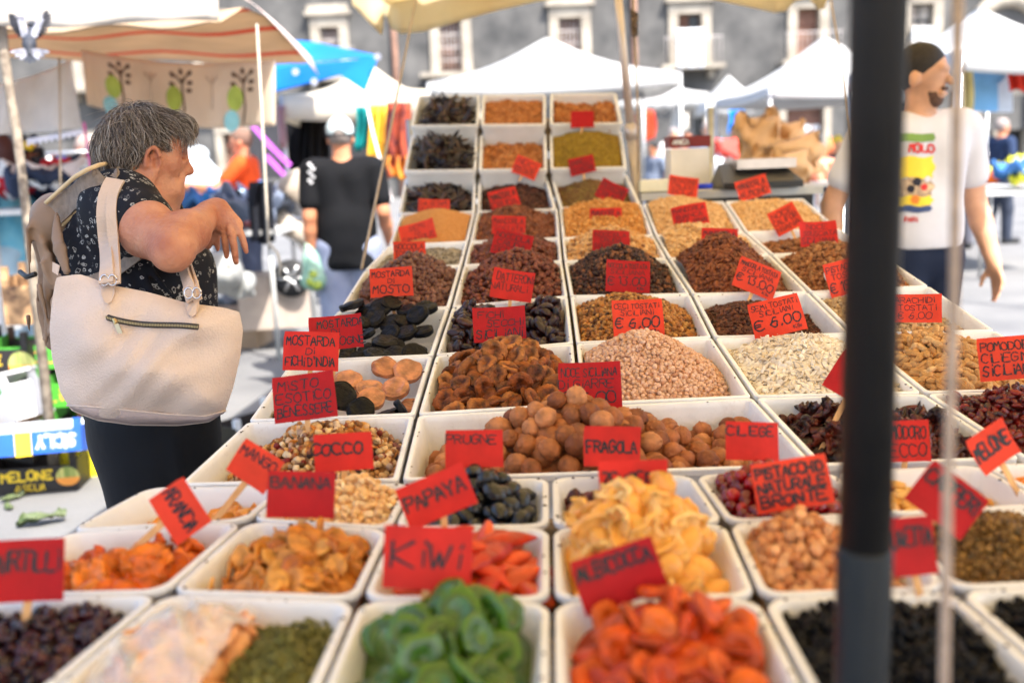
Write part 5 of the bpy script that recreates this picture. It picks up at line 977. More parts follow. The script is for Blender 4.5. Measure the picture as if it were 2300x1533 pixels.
def person(name, loc, H, yaw, label, skin_c, shirt, pants, hair, arms=None, lean=0, head_yaw=0, head_pitch=0, h=.011, belly=0, wide=1.0, shorts=False, sleeve=.6, stride=.0, hairstyle='short', shoes=None, group=None, hands=True, sit=False, beard=None, shirt_len=.0):
    """standing figure; local x = its right, y = forward, z = up, unit stature scaled by H.  arms = ((elbow, wrist), (elbow, wrist)) for right and left"""
    e = empty('person', loc, label, 'person', group); Rz = rotz(yaw)
    def Wp(p):
        p = np.asarray(p, float).copy(); zz = max(p[2] - .52, 0); p[1] += lean * zz; return np.asarray(loc) + Rz @ (p * H)
    sh = [np.array([s_ * .118 * wide, -.005, .812]) for s_ in (1, -1)]; hp_ = [np.array([s_ * .052, 0, .52]) for s_ in (1, -1)]
    if arms is None: arms = (((.05, -.02, -.17), (.055, .03, -.32)), ((-.05, -.02, -.17), (-.055, .03, -.32)))
    lo = np.asarray(loc) - np.array([.5, .5, .02]) * H; hi = np.asarray(loc) + np.array([.5, .5, 1.03]) * H
    if abs(lean) > .3: lo[:2] -= .2 * H; hi[:2] += .2 * H
    f = SDF(lo, hi, h); g = SDF(lo, hi, h); t_ = SDF(lo, hi, h)
    # torso
    for F_, o in ((f, -.006), (g, .008)):
        F_.cap(Wp((0, 0, .55)), Wp((0, .005 + belly * .01, .63)), .072 * H * (1 + belly) + o, .070 * H * (1 + belly) + o, k=.04)
        F_.cap(Wp((.035 * wide, 0, .60)), Wp((.045 * wide, 0, .76)), .060 * H * (1 + belly * .7) + o, .062 * H + o, k=.05); F_.cap(Wp((-.035 * wide, 0, .60)), Wp((-.045 * wide, 0, .76)), .060 * H * (1 + belly * .7) + o, .062 * H + o, k=.05)
        F_.cap(Wp((.03, 0, .80)), Wp(sh[0] * np.array([.82, 1, 1])), .05 * H + o, .044 * H + o, k=.05); F_.cap(Wp((-.03, 0, .80)), Wp(sh[1] * np.array([.82, 1, 1])), .05 * H + o, .044 * H + o, k=.05)
    g.cap(Wp((.03, 0, .50 - shirt_len)), Wp((.03, 0, .6)), .072 * H * (1 + belly) + .006, .07 * H * (1 + belly) + .006, k=.05); g.cap(Wp((-.03, 0, .50 - shirt_len)), Wp((-.03, 0, .6)), .072 * H * (1 + belly) + .006, .07 * H * (1 + belly) + .006, k=.05)
    # neck and head
    hc = Wp((0, .012, .925)); hy = yaw + head_yaw; Rh = rotz(hy); cp, sp_ = math.cos(head_pitch), math.sin(head_pitch); Rh = Rh @ np.array([[1, 0, 0], [0, cp, -sp_], [0, sp_, cp]])
    Q = lambda x, y, z: hc + Rh @ (np.array([x, y, z]) * H)
    f.cap(Wp((0, -.004, .80)), Wp((0, .004, .90)), .038 * H, .033 * H, k=.03); f.ell(Q(0, -.006, .018), np.array([.044, .056, .056]) * H, Rh, k=.02); f.cap(Q(0, .012, .0), Q(0, .022, -.045), .038 * H, .022 * H, k=.02)
    f.cap(Q(0, .05, .004), Q(0, .062, -.013), .006 * H, .009 * H, k=.008); f.cap(Q(-.018, .046, -.036), Q(.018, .046, -.036), .005 * H, k=.006); f.cap(Q(-.02, .045, .018), Q(.02, .045, .018), .008 * H, k=.01)
    for s_ in (1, -1):
        f.ell(Q(s_ * .018, .052, .006), np.array([.010, .007, .007]) * H, Rh, k=.006, mode='sub'); f.ell(Q(s_ * .046, -.006, -.004), np.array([.006, .014, .02]) * H, Rh, k=.006)
    # arms
    for i in (0, 1):
        el, wr = [np.asarray(x, float) for x in arms[i]]; S_ = Wp(sh[i]); E_ = Wp(sh[i]) + Rz @ (el * H); W_ = Wp(sh[i]) + Rz @ (wr * H)
        f.cap(S_, E_, .034 * H, .026 * H, k=.03); f.cap(E_, lerp(E_, W_, .35), .025 * H, .026 * H, k=.015); f.cap(lerp(E_, W_, .35), W_, .026 * H, .017 * H, k=.012)
        d_ = (W_ - E_) / np.linalg.norm(W_ - E_); out = Rz @ np.array([1.0 if i == 0 else -1.0, 0, 0])
        if hands: hand(f, W_, d_ * .9 + np.array([0, 0, -.25]), out, H / 1.72, thumb=1 if i == 0 else -1, curl=.55)
        else: f.ell(W_ + d_ * .05 * H, np.array([.016, .026, .05]) * H, None, k=.02)
        if sleeve > 0: g.cap(S_, lerp(S_, E_, sleeve), .0405 * H, .0395 * H, k=.025)
    # legs
    for i, s_ in enumerate((1, -1)):
        st = stride * s_; hp0 = hp_[i]
        kn = np.array([s_ * .055, st * .5 + (.22 if sit else .015), .52 if sit else .285]); an = np.array([s_ * .055, st * 1.0 + (.22 if sit else 0) - .01, .045 + max(-st, 0) * .12])
        if sit: kn[2] = .50
        f.cap(Wp(hp0), Wp(kn), .058 * H, .038 * H, k=.03); f.cap(Wp(kn), lerp(Wp(kn), Wp(an), .35), .036 * H, .038 * H, k=.02); f.cap(lerp(Wp(kn), Wp(an), .35), Wp(an), .038 * H, .024 * H, k=.02)
        f.cap(Wp(an - np.array([0, .01, .02])), Wp(an + np.array([0, .10, -.028])), .024 * H, .018 * H, k=.02)
        end = lerp(kn, hp0, -.12) if shorts else an + np.array([0, 0, .0]); 
        if shorts: t_.cap(Wp(hp0), Wp(end), .072 * H, .062 * H, k=.03)
        else: t_.cap(Wp(hp0), Wp(kn), .066 * H, .05 * H, k=.03); t_.cap(Wp(kn), Wp(an), .049 * H, .04 * H, k=.03)
    t_.cap(Wp((-.03, 0, .53)), Wp((.03, 0, .53)), .072 * H * (1 + belly * .8), k=.04); t_.cap(Wp((-.03, 0, .58)), Wp((.03, 0, .58)), .062 * H * (1 + belly * .8), k=.04)
    if not sit: g.clip(Wp((0, 0, .475 - shirt_len)), (0, 0, -1))
    bo = link('body', f.mesh('body'), skin_c, e)
    for kname, F_, m_ in (('shirt', g, shirt), ('trousers' if not shorts else 'shorts', t_, pants)):
        if m_ is not None: link(kname, F_.mesh(kname), m_, e)
    if hair is not None:
        k_ = SDF(hc - .15 * H, hc + .15 * H, min(h, .007)); z0 = {'short': .0, 'bald': .0, 'long': 0, 'curly': 0}.get(hairstyle, 0)
        if hairstyle == 'curly':
            rr = random.Random(3)
            for _ in range(60):
                a = rr.uniform(0, 6.28); z = rr.uniform(-.07, .07); r_ = .05 * math.sqrt(max(.15, 1 - (z / .09) ** 2)); y = -.012 + r_ * math.sin(a) * 1.1
                if y > .035 and z < .03: continue
                k_.ell(Q(r_ * math.cos(a) * 1.1, y, z), np.full(3, .017 * H), None, k=.008)
        else:
            k_.ell(Q(0, -.010, .022), np.array([.0475, .058, .0575]) * H, Rh, k=.0)
            if hairstyle == 'long': k_.cap(Q(0, -.03, 0), Q(0, -.04, -.09), .048 * H, .03 * H, k=.02)
            k_.ell(Q(0, .062, -.022), np.array([.06, .05, .055]) * H, Rh, k=.01, mode='sub')
            if hairstyle == 'short': k_.clip(Q(0, 0, -.03), Rh @ np.array([0, .3, -1.0]))
        link('hair', k_.mesh('hair'), hair, e)
    if beard is not None:
        k_ = SDF(hc - .12 * H, hc + .12 * H, .006); k_.cap(Q(0, .012, .0), Q(0, .0222, -.0455), .0385 * H, .0227 * H, k=.01); k_.cap(Q(-.013, .0475, -.026), Q(.013, .0475, -.026), .0052 * H, k=.006); k_.clip(Q(0, .03, -.030), Rh @ np.array([0, -.9, 1.0]) * -1 if 0 else Rh @ np.array([0, .25, 1.0])); k_.cap(Q(-.014, .0475, -.0255), Q(.014, .0475, -.0255), .0052 * H, k=.0); k_.ell(Q(0, .058, -.034), np.array([.014, .012, .006]) * H, Rh, k=.004, mode='sub'); link('beard', k_.mesh('beard'), beard, e)
    if shoes is not None:
        for s_ in (1, -1):
            k_ = SDF(lo, np.array([hi[0], hi[1], lo[2] + .2 * H]), .012); st = stride * s_; an = np.array([s_ * .055, st - .01, .03]); k_.cap(Wp(an - np.array([0, .015, 0])), Wp(an + np.array([0, .10, -.008])), .032 * H, .026 * H, k=.02); link('shoe', k_.mesh('shoe'), shoes, e)
    return e, Wp, Q
# ------------------------------------------------------------------ the grey-haired woman in profile
WD = 2.33
def Wx(px, py, dd=0.0): return Pd(px, py, WD + dd)
woman = empty('person', (Wx(330, 900)[0], Wx(330, 900)[1], 0), 'grey-haired woman in a black floral blouse, forearm raised and hand hanging', 'person')
h_ = .0042
lo = np.minimum.reduce([Wx(60, 180, -.3), Wx(60, 1000, .5), Wx(60, 180, .5)]) ; hi = np.maximum.reduce([Wx(620, 180, .5), Wx(620, 1000, -.3), Wx(620, 1000, .5)])
lo[2] = -.01; hi[2] = Wx(350, 170, .3)[2]; lo[0] = Wx(60, 600, .3)[0]; hi[0] = Wx(590, 600, -.12)[0]; lo[1] = 1.78; hi[1] = 2.85
f = SDF(lo, hi, h_)
# head: centre of the skull, facing right and a little away, chin tucked
hc = Wx(332, 343, .04); HS = .90; ha = R(24); fw = np.array([math.cos(ha), math.sin(ha), -.16]); fw /= np.linalg.norm(fw)
rt = np.cross(fw, [0, 0, 1.0]); rt /= np.linalg.norm(rt); up = np.cross(rt, fw); RM = np.stack([rt, fw, up], 1)
def Q(x, y, z): return hc + RM @ np.array([x, y, z]) * HS
def fe(c, r, M=None, k=.02, mode='add'): f.ell(c, np.array(r) * HS, M, k * HS, mode)
def fc(a, b_, r1, r2=None, k=.02, mode='add'): f.cap(a, b_, r1 * HS, (r1 if r2 is None else r2) * HS, k * HS, mode)
fe(Q(0, -.015, .022), (.074, .094, .092), RM, k=.0)                      # skull
fc(Q(0, .045, -.02), Q(0, .062, -.082), .056, .030, k=.035)               # face block to chin
fe(Q(0, .055, .028), (.060, .038, .045), RM, k=.03)                       # forehead
fc(Q(-.028, .076, .014), Q(.028, .076, .014), .013, k=.014)              # brow
fc(Q(0, .082, .008), Q(0, .107, -.034), .0085, .0140, k=.012)             # nose bridge to tip
fe(Q(.012, .098, -.040), (.009, .011, .008), RM, k=.008); fe(Q(-.012, .098, -.040), (.009, .011, .008), RM, k=.008)
fe(Q(0, .100, -.046), (.005, .006, .004), RM, k=.003, mode='sub')
fc(Q(-.020, .084, -.060), Q(.020, .084, -.060), .013, k=.012); fc(Q(-.018, .081, -.080), Q(.018, .081, -.080), .013, k=.012)
fc(Q(-.022, .096, -.0705), Q(.022, .096, -.0705), .0022, k=.003, mode='sub'); fe(Q(.030, .055, -.088), (.022, .026, .022), RM, k=.02); fe(Q(-.030, .055, -.088), (.022, .026, .022), RM, k=.02)
fe(Q(0, .078, -.102), (.024, .020, .020), RM, k=.020)                    # chin
for s_ in (1, -1):
    fc(Q(s_ * .058, .005, -.03), Q(s_ * .030, .060, -.095), .022, .018, k=.03)   # jaw
    fe(Q(s_ * .044, .050, -.028), (.024, .026, .028), RM, k=.022)        # cheek
    fe(Q(s_ * .032, .085, .001), (.017, .014, .010), RM, k=.010, mode='sub')  # eye socket
    fe(Q(s_ * .032, .071, .000), (.0125, .0125, .0120), RM, k=.003); fc(Q(s_ * .020, .079, .004), Q(s_ * .045, .070, .004), .0045, k=.004)
    fc(Q(s_ * .030, .083, -.038), Q(s_ * .040, .068, -.075), .0022, k=.005, mode='sub')   # fold beside the mouth
    fc(Q(s_ * .053, .052, -.03), Q(s_ * .050, .040, -.09), .0016, k=.005, mode='sub')
    # ear: rim, bowl, lobe
    ec = Q(s_ * .080, .010, -.024); n_e = 10; pts = [ec + HS * RM @ np.array([s_ * .010, -.004 + .017 * math.cos(t), .004 + .033 * math.sin(t)]) for t in np.linspace(-1.2, 3.6, n_e)]
    fe(ec - HS * RM @ np.array([s_ * .002, 0, 0]), (.009, .018, .032), RM, k=.008)
    for i in range(n_e - 1): fc(pts[i], pts[i + 1], .0052, k=.004)
    fe(ec + HS * RM @ np.array([s_ * .008, .001, -.031]), (.006, .009, .011), RM, k=.006); fe(ec + HS * RM @ np.array([s_ * .011, .004, -.002]), (.008, .009, .017), RM, k=.004, mode='sub')
    fc(ec + HS * RM @ np.array([s_ * .010, -.006, .012]), ec + HS * RM @ np.array([s_ * .010, -.006, -.012]), .003, k=.004)
# neck
nb = Wx(290, 462, .07); f.cap(Q(0, -.03, -.06), nb, .055, .07, k=.04); f.cap(Q(0, .0, -.075), Wx(325, 488, .05), .036, .045, k=.03)
# torso, hips, legs
shR = Wx(272, 474, -.06); shL = Wx(310, 474, .24); spine = [Wx(290, 490, .09), Wx(286, 565, .09), Wx(302, 680, .09), Wx(325, 800, .09), Wx(345, 930, .09)]
for a, b_, r1, r2 in ((spine[0], spine[1], .108, .13), (spine[1], spine[2], .13, .145), (spine[2], spine[3], .145, .145), (spine[3], spine[4], .145, .14)): f.cap(a, b_, r1, r2, k=.05)
f.cap(shR, shL, .075, .075, k=.06)
gz = 0.0
for dd in (0.02, .19):
    hp0 = Wx(345, 930, dd); kn = np.array([hp0[0] + .02, hp0[1], .47]); an = np.array([hp0[0] - .01, hp0[1], .09]); f.cap(hp0, kn, .085, .06, k=.04); f.cap(kn, an, .058, .04, k=.03); f.cap(an, an + np.array([.14, .02, -.04]), .035, .028, k=.03)
# raised near arm: shoulder - elbow - wrist - hanging hand
el = Wx(388, 560, -.22); wr = Wx(468, 482, -.03)
f.cap(shR + np.array([.02, -.01, -.0]), lerp(shR, el, .5) + np.array([0, 0, .004]), .066, .062, k=.03); f.cap(lerp(shR, el, .45), el, .062, .042, k=.02); f.cap(el, lerp(el, wr, .4) + np.array([0, 0, .006]), .043, .046, k=.02); f.cap(lerp(el, wr, .4) + np.array([0, 0, .006]), wr, .046, .028, k=.02)
f.ell(el + np.array([.0, -.02, -.012]), (.03, .025, .026), None, k=.025)
HM = [wr, Wx(492, 476, -.01)]
f.cap(wr, Wx(486, 476, -.02), .029, .027, k=.015)
hn = -cF
f.cap(Wx(484, 470, -.025), Wx(505, 505, -.035), .026, .024, k=.012, flat=(hn, .7)); f.cap(Wx(494, 470, -.03), Wx(528, 506, -.04), .022, .019, k=.012, flat=(hn, .7)); f.cap(Wx(500, 500, -.03), Wx(522, 506, -.035), .02, .02, k=.01, flat=(hn, .7))
for pl_, rr_ in ((((533, 506, -.045), (544, 533, -.05), (549, 550, -.05), (553, 565, -.047)), (.0095, .0082, .0076, .0062)), (((518, 514, -.05), (525, 550, -.06), (528, 572, -.058), (530, 590, -.052)), (.0102, .0088, .008, .0066)), (((503, 514, -.04), (506, 546, -.045), (508, 562, -.042), (509, 577, -.036)), (.0095, .0082, .0075, .0062)), (((490, 508, -.015), (488, 534, -.012), (488, 548, -.008), (489, 560, -.004)), (.0085, .0075, .0068, .0056))):
    for k in range(3): f.cap(Wx(*pl_[k]), Wx(*pl_[k + 1]), rr_[k], rr_[k + 1], k=.002)
f.cap(Wx(490, 492, -.02), Wx(482, 516, -.015), .017, .0125, k=.012); f.cap(Wx(482, 516, -.015), Wx(474, 536, -.012), .0125, .011, k=.005); f.cap(Wx(474, 536, -.012), Wx(467, 553, -.01), .011, .0085, k=.004)
# far arm hanging in front of the body
elL = Wx(330, 660, .30); wrL = Wx(400, 790, .20); f.cap(shL, elL, .058, .045, k=.03); f.cap(elL, wrL, .045, .028, k=.02); hand(f, wrL, (.4, -.1, -.8), (0, .8, .3), 1.0, thumb=-1)
m_wskin = mat('woman_skin', S(200, 142, 112), .52, c2=S(172, 106, 80), scale=16, bump=.5, bscale=85, spec=.4, sss=.22, sssr=(.016, .006, .003))
link('body', f.mesh('body', it=1), m_wskin, woman)
# blouse with small floral outlines
floral = cloth('black_floral', S(24, 24, 32), rough=.75, bump=.3, bscale=9)
def add_floral(m, sc=62):
    n = m.node_tree.nodes; l = m.node_tree.links; b_ = n['Principled BSDF']; src = b_.inputs['Base Color'].links[0].from_socket; tc = n.new('ShaderNodeTexCoord'); nz = n.new('ShaderNodeTexNoise'); nz.inputs['Scale'].default_value = 90; nz.inputs['Detail'].default_value = 1
    l.new(tc.outputs['Object'], nz.inputs['Vector']); mxv = n.new('ShaderNodeMix'); mxv.data_type = 'RGBA'; mxv.blend_type = 'LINEAR_LIGHT'; mxv.inputs[0].default_value = .009; l.new(tc.outputs['Object'], mxv.inputs[6]); l.new(nz.outputs['Color'], mxv.inputs[7])
    vo = n.new('ShaderNodeTexVoronoi'); vo.inputs['Scale'].default_value = sc; vo.inputs['Randomness'].default_value = .75; l.new(mxv.outputs[2], vo.inputs['Vector'])
    rp = n.new('ShaderNodeValToRGB'); e = rp.color_ramp.elements; e[0].position = .20; e[0].color = (0, 0, 0, 1); e[1].position = .37; e[1].color = (0, 0, 0, 1)
    for p_, c_ in ((.25, 1), (.32, 1)): x = e.new(p_); x.color = (c_, c_, c_, 1)
    l.new(vo.outputs['Distance'], rp.inputs[0]); cr = n.new('ShaderNodeValToRGB'); cr.color_ramp.elements[0].position = .25; cr.color_ramp.elements[1].position = .6; l.new(vo.outputs['Color'], cr.inputs[0]); mu = n.new('ShaderNodeMath'); mu.operation = 'MULTIPLY'; l.new(rp.outputs[0], mu.inputs[0]); l.new(cr.outputs[0], mu.inputs[1])
    mx = n.new('ShaderNodeMix'); mx.data_type = 'RGBA'; l.new(mu.outputs[0], mx.inputs[0]); l.new(src, mx.inputs[6]); mx.inputs[7].default_value = (*S(168, 164, 160), 1); l.new(mx.outputs[2], b_.inputs['Base Color'])
add_floral(floral)
g = SDF(lo, hi, .005)
for a, b_, r1, r2 in ((spine[0], spine[1], .12, .147), (spine[1], spine[2], .147, .162), (spine[2], spine[3], .162, .16), (spine[3], spine[4], .16, .155)): g.cap(a, b_, r1, r2, k=.05)
g.cap(Wx(395, 610, .10), Wx(385, 700, .10), .085, .085, k=.08)          # bust and belly toward the counter
g.cap(shR + np.array([0, 0, .006]), shL, .088, .088, k=.06); g.cap(shR + np.array([.0, -.0, .0]), lerp(shR, el, .36), .082, .079, k=.03)
for kf in (0, 1, 2, 3):   # soft folds
    a = Wx(200 + 40 * kf, 520 + 20 * kf, -.085); g.cap(a, a + np.array([.05 + .02 * kf, -.01, -.16]), .006, .003, k=.03)
g.ell(Wx(352, 452, .03), (.078, .085, .05), None, k=.012, mode='sub')
g.clip(Wx(345, 925, .09), (0, 0, -1))
link('blouse', g.mesh('blouse'), floral, woman)
t_ = SDF(lo, hi, .007); t_.cap(Wx(338, 850, .09), Wx(347, 960, .09), .150, .152, k=.05)
for dd in (.0, .2):
    hp0 = Wx(345, 940, dd); kn = np.array([hp0[0] + .02, hp0[1], .47]); an = np.array([hp0[0] - .01, hp0[1], .09]); t_.cap(hp0, kn, .142, .12, k=.05); t_.cap(kn, an, .12, .10, k=.03)
for kf in range(3): a = Wx(290 + 50 * kf, 980, -.1); t_.cap(a, a + np.array([.015, 0, -.3]), .008, .004, k=.03)
trs = cloth('black_trousers', S(18, 20, 26), rough=.7, bump=.4, bscale=10); link('trousers', t_.mesh('trousers'), trs, woman)
shoe_m = mat('dark_shoe', (.02, .02, .022), .5)
for dd in (.0, .2):
    hp0 = Wx(345, 940, dd); k_ = SDF((hp0[0] - .15, hp0[1] - .12, -.02), (hp0[0] + .3, hp0[1] + .15, .16), .008); k_.cap((hp0[0] - .02, hp0[1], .05), (hp0[0] + .14, hp0[1] + .02, .04), .046, .04, k=.02); k_.clip((0, 0, .003), (0, 0, -1)); link('shoe', k_.mesh('shoe'), shoe_m, woman)
# hair: swept strands over a soft cap
def hair_strands(n, rootfn, name, m, parent, seg=7, r=.0011):
    V, F, Tn = [], [], []; off = 0
    for i in range(n):
        path = rootfn(i); mseg = len(path); tg = np.gradient(path, axis=0); tg /= np.linalg.norm(tg, axis=1)[:, None] + 1e-9
        a = np.cross(tg, [.3, .5, .8]); a /= np.linalg.norm(a, axis=1)[:, None] + 1e-9; b_ = np.cross(tg, a); rr = r * np.linspace(1, .25, mseg)[:, None] * random.uniform(.7, 1.3)
        ring = [path + rr * (math.cos(t) * a + math.sin(t) * b_) for t in (0, 2.1, 4.2)]; P = np.stack(ring, 1).reshape(-1, 3); V.append(P)
        j = np.arange(mseg - 1)[:, None] * 3; q = np.concatenate([np.stack([j[:, 0] + k, j[:, 0] + (k + 1) % 3, j[:, 0] + 3 + (k + 1) % 3, j[:, 0] + 3 + k], 1) for k in range(3)]); F.append(q + off); off += len(P); Tn.append(np.full(len(P), random.random()))
    me = mesh_np(name, np.vstack(V), np.vstack(F), np.concatenate(Tn)); return link(name, me, m, parent)
m_hair = mat('grey_brown_hair', S(96, 82, 72), .4, c2=[S(134, 116, 102), S(60, 50, 45), S(172, 156, 144), S(104, 88, 78), S(66, 55, 49), S(198, 188, 178), S(80, 67, 59)], tint=True, var=.1, spec=.5)
m_cap = mat('hair_cap', S(60, 52, 48), .6, var=.3, scale=40)
k_ = SDF(hc - .17, hc + .17, .0035)
def he(c, r, k=0.0, mode='add'): k_.ell(c, np.array(r) * HS, RM, k * HS, mode)
he(Q(0, -.020, .026), (.084, .096, .094)); k_.cap(Q(0, -.070, -.02), Q(0, -.092, -.104), .062 * HS, .026 * HS, k=.03); k_.cap(Q(.05, -.05, -.03), Q(.048, -.050, -.095), .028 * HS, .014 * HS, k=.02); k_.cap(Q(-.05, -.05, -.03), Q(-.048, -.050, -.095), .028 * HS, .014 * HS, k=.02); he(Q(0, .058, .074), (.058, .052, .032), .03)
he(Q(0, .107, -.038), (.10, .085, .088), .01, 'sub')
for s_ in (1, -1): he(Q(s_ * .085, .016, -.030), (.05, .032, .050), .008, 'sub'); he(Q(s_ * .085, .045, -.03), (.06, .035, .05), .008, 'sub')
cap_me = k_.mesh('hair'); hair = link('hair', cap_me, m_cap, woman)
cv = np.array([v.co[:] for v in cap_me.vertices]); cn = np.array([v.normal[:] for v in cap_me.vertices])
from mathutils.bvhtree import BVHTree
ctree = BVHTree.FromPolygons([v.co[:] for v in cap_me.vertices], [tuple(p.vertices) for p in cap_me.polygons])
lc = (cv - hc) @ RM / HS; hface = fe
okv = np.where(((np.linalg.norm((lc - np.array([0, -.024, .028])) / np.array([.086, .1, .097]), axis=1) > .9) | (lc[:, 2] < -.02)) & ~((lc[:, 1] > .03) & (lc[:, 2] < .03)))[0]
part = np.array([-.02, -.045, .12])
def grow(i, L_=None, lift0=None):
    rs = random; j = int(okv[rs.randrange(len(okv))]); p = cv[j].copy(); n_ = cn[j]; l0 = lc[j]; out = []; L_ = rs.uniform(.035, .085) if L_ is None else L_; steps = 8; ph = rs.uniform(0, 6); wa = rs.uniform(.15, .75); li = (rs.random() ** 2 * .014 + .0012) if lift0 is None else lift0
    away = l0 - part; away[2] *= .4; away /= np.linalg.norm(away) + 1e-6
    if l0[1] > .0: away = away + np.array([0, .9, 0])
    elif l0[2] > .03: away = away + np.array([.3 * np.sign(l0[0]), .25, 0])
    g0 = RM @ away
    for k in range(steps):
        t = k / (steps - 1); out.append(p + n_ * li * (.3 + .7 * math.sin(min(1, t * 1.2) * math.pi * .75)))
        d_ = g0 * (1 - .55 * t) + np.array([0, 0, -1.0]) * (.25 + .75 * t) + (RM @ np.array([math.sin(ph + 5 * t), math.cos(ph * 1.3 + 4 * t), 0])) * wa
        d_ = d_ - n_ * d_.dot(n_); d_ /= np.linalg.norm(d_) + 1e-9; p = p + d_ * L_ / steps; hit = ctree.find_nearest(Vector(p))
        if t < .8 and hit[0] is not None and (hit[0] - Vector(p)).length < .02: p = np.array(hit[0]); n_ = np.array(hit[1])
    return np.array(out)
hair_strands(4200, grow, 'hair_strands', m_hair, hair, r=.0010)
def fringe(i):
    rs = random; x = rs.uniform(-.055, .068); p0 = np.array([x * .8, .04 + rs.uniform(-.03, .02), .112 - abs(x) * .35]); L_ = rs.uniform(.045, .08); path = []; w0 = rs.uniform(0, 6); fo = rs.uniform(.042, .062)
    for t in np.linspace(0, 1, 8): path.append(Q(*(p0 + np.array([x * .4 * t + .006 * math.sin(w0 + 4 * t), fo * math.sin(t * 1.75) + .006 * math.sin(w0 + 3 * t), -.012 * t - L_ * t * t]))))
    return np.array(path)
hair_strands(300, fringe, 'fringe', m_hair, hair, r=.0009)
m_wh = mat('white_hair', S(190, 184, 180), .4, var=.1, spec=.5)
def temple(i):
    rs = random; y0 = rs.uniform(.008, .03); z0 = rs.uniform(.018, .04); l_ = rs.uniform(.02, .04); path = []; w0 = rs.uniform(-.006, .006)
    for t in np.linspace(0, 1, 7): path.append(Q(.0765 - .55 * (y0 + l_ * t) ** 1.6 * 2.2 + .002 * math.sin(i + t * 4), y0 + l_ * t, z0 + w0 * t - .018 * t * t))
    return np.array(path)
hair_strands(70, lambda i: fringe(i) + RM @ np.array([0, .003, -.006]), 'white_fringe', m_wh, hair, r=.0008)
hair_strands(110, temple, 'temple_hair', m_wh, hair, r=.0008)
def fly(i):
    rs = random; th = rs.uniform(-2.6, 2.6); ph = rs.uniform(.1, 1.3); d0 = np.array([math.sin(ph) * math.sin(th), math.sin(ph) * math.cos(th), math.cos(ph)]); p = d0 * .100; path = []; a = rs.uniform(-1, 1); b_ = rs.uniform(.2, 1)
    for t in np.linspace(0, 1, 8): path.append(Q(*(np.array([0, -.024, .028]) + p + d0 * .04 * t * b_ + np.array([.02 * a * t, .05 * b_ * t * t * (1 if d0[1] > -.2 else -1), -.045 * t * t]))))
    return np.array(path)
hair_strands(320, fly, 'flyaway_hair', m_hair, hair, r=.0005)
# eye detail: small dark lens and white on the visible eyes
eye_m = mat('eye_white', (.6, .57, .54), .2); iris_m = mat('iris', (.03, .02, .015), .15)
for s_ in (1, -1):
    b = MB(); v_, f_ = ico(3); b.add(v_ * .0122 * HS + Q(s_ * .032, .0695, .0), f_); eo = b.build('eye', eye_m, woman, smooth=True); b = MB(); b.add(v_ * .006 * HS + Q(s_ * .032, .0770, -.001), f_); b.build('iris', iris_m, eo, smooth=True)
b = MB(); b.tube([Q(.02, .084, .020), Q(.032, .083, .0235), Q(.046, .074, .021)], [.002, .003, .0015], 6); b.build('eyebrow', m_wh, woman, smooth=True)

# ---- shoulder bag
m_lea = mat('blush_leather', S(212, 188, 172), .5, var=.06, scale=7, bump=.4, bscale=240, spec=.35)
BD = -.27
bag = empty('tote_bag', Wx(330, 950, BD), 'large pale blush leather tote bag hanging from the woman\'s shoulder', 'bag')
ol = np.array([(126, 622), (180, 615), (250, 640), (330, 655), (420, 680), (500, 690), (538, 700), (546, 740), (540, 800), (524, 870), (505, 925), (470, 948), (400, 956), (300, 955), (220, 945), (160, 922), (135, 880), (116, 800), (111, 740), (116, 680)])
def bagsurf(side, nr=30):
    c_ = np.array([325, 790.]); n = len(ol) * 5; P = np.array([ol[i % len(ol)] for i in range(len(ol))]); tt = np.linspace(0, len(ol), n, endpoint=False); out = []
    per = np.array([lerp(P[int(t) % len(P)], P[(int(t) + 1) % len(P)], t - int(t)) for t in tt]); per = per * .7 + .15 * (np.roll(per, 1, 0) + np.roll(per, -1, 0))
    rows = []
    for k in range(nr + 1):
        s_ = k / nr; ring = c_ + (per - c_) * s_; hgt = (1 - s_ ** 3.2) * (.085 if side < 0 else .06); yy = (ring[:, 1] - 620) / 330; hgt = hgt * np.clip(.35 + 1.0 * yy, .3, 1.0)
        dent = (.007 * np.sin(ring[:, 0] * .03 + ring[:, 1] * .02) + .009 * np.sin(ring[:, 0] * .017 - ring[:, 1] * .035) + .004 * np.sin(ring[:, 0] * .055 + ring[:, 1] * .07 + 2 * np.sin(ring[:, 0] * .02)) + .010 * np.exp(-((ring[:, 0] - 244) / 22) ** 2) * np.clip((760 - ring[:, 1]) / 120, 0, 1) + .010 * np.exp(-((ring[:, 0] - 433) / 22) ** 2) * np.clip((790 - ring[:, 1]) / 120, 0, 1)) * (1 - s_ ** 4)
        rows.append([Pd(x, y, WD + BD + side * (hg + dn)) for (x, y), hg, dn in zip(ring, hgt, dent)])
    return np.array(rows), n
b = MB()
for side in (-1, 1):
    rows, n = bagsurf(side); nr = len(rows); V = rows.reshape(-1, 3); F = [(i * n + k, i * n + (k + 1) % n, (i + 1) * n + (k + 1) % n, (i + 1) * n + k) for i in range(nr - 1) for k in range(n)]
    b.add(V, F if side > 0 else [x[::-1] for x in F])
body_b = b.build('bag_body', m_lea, bag, smooth=True)
rows, n = bagsurf(-1)
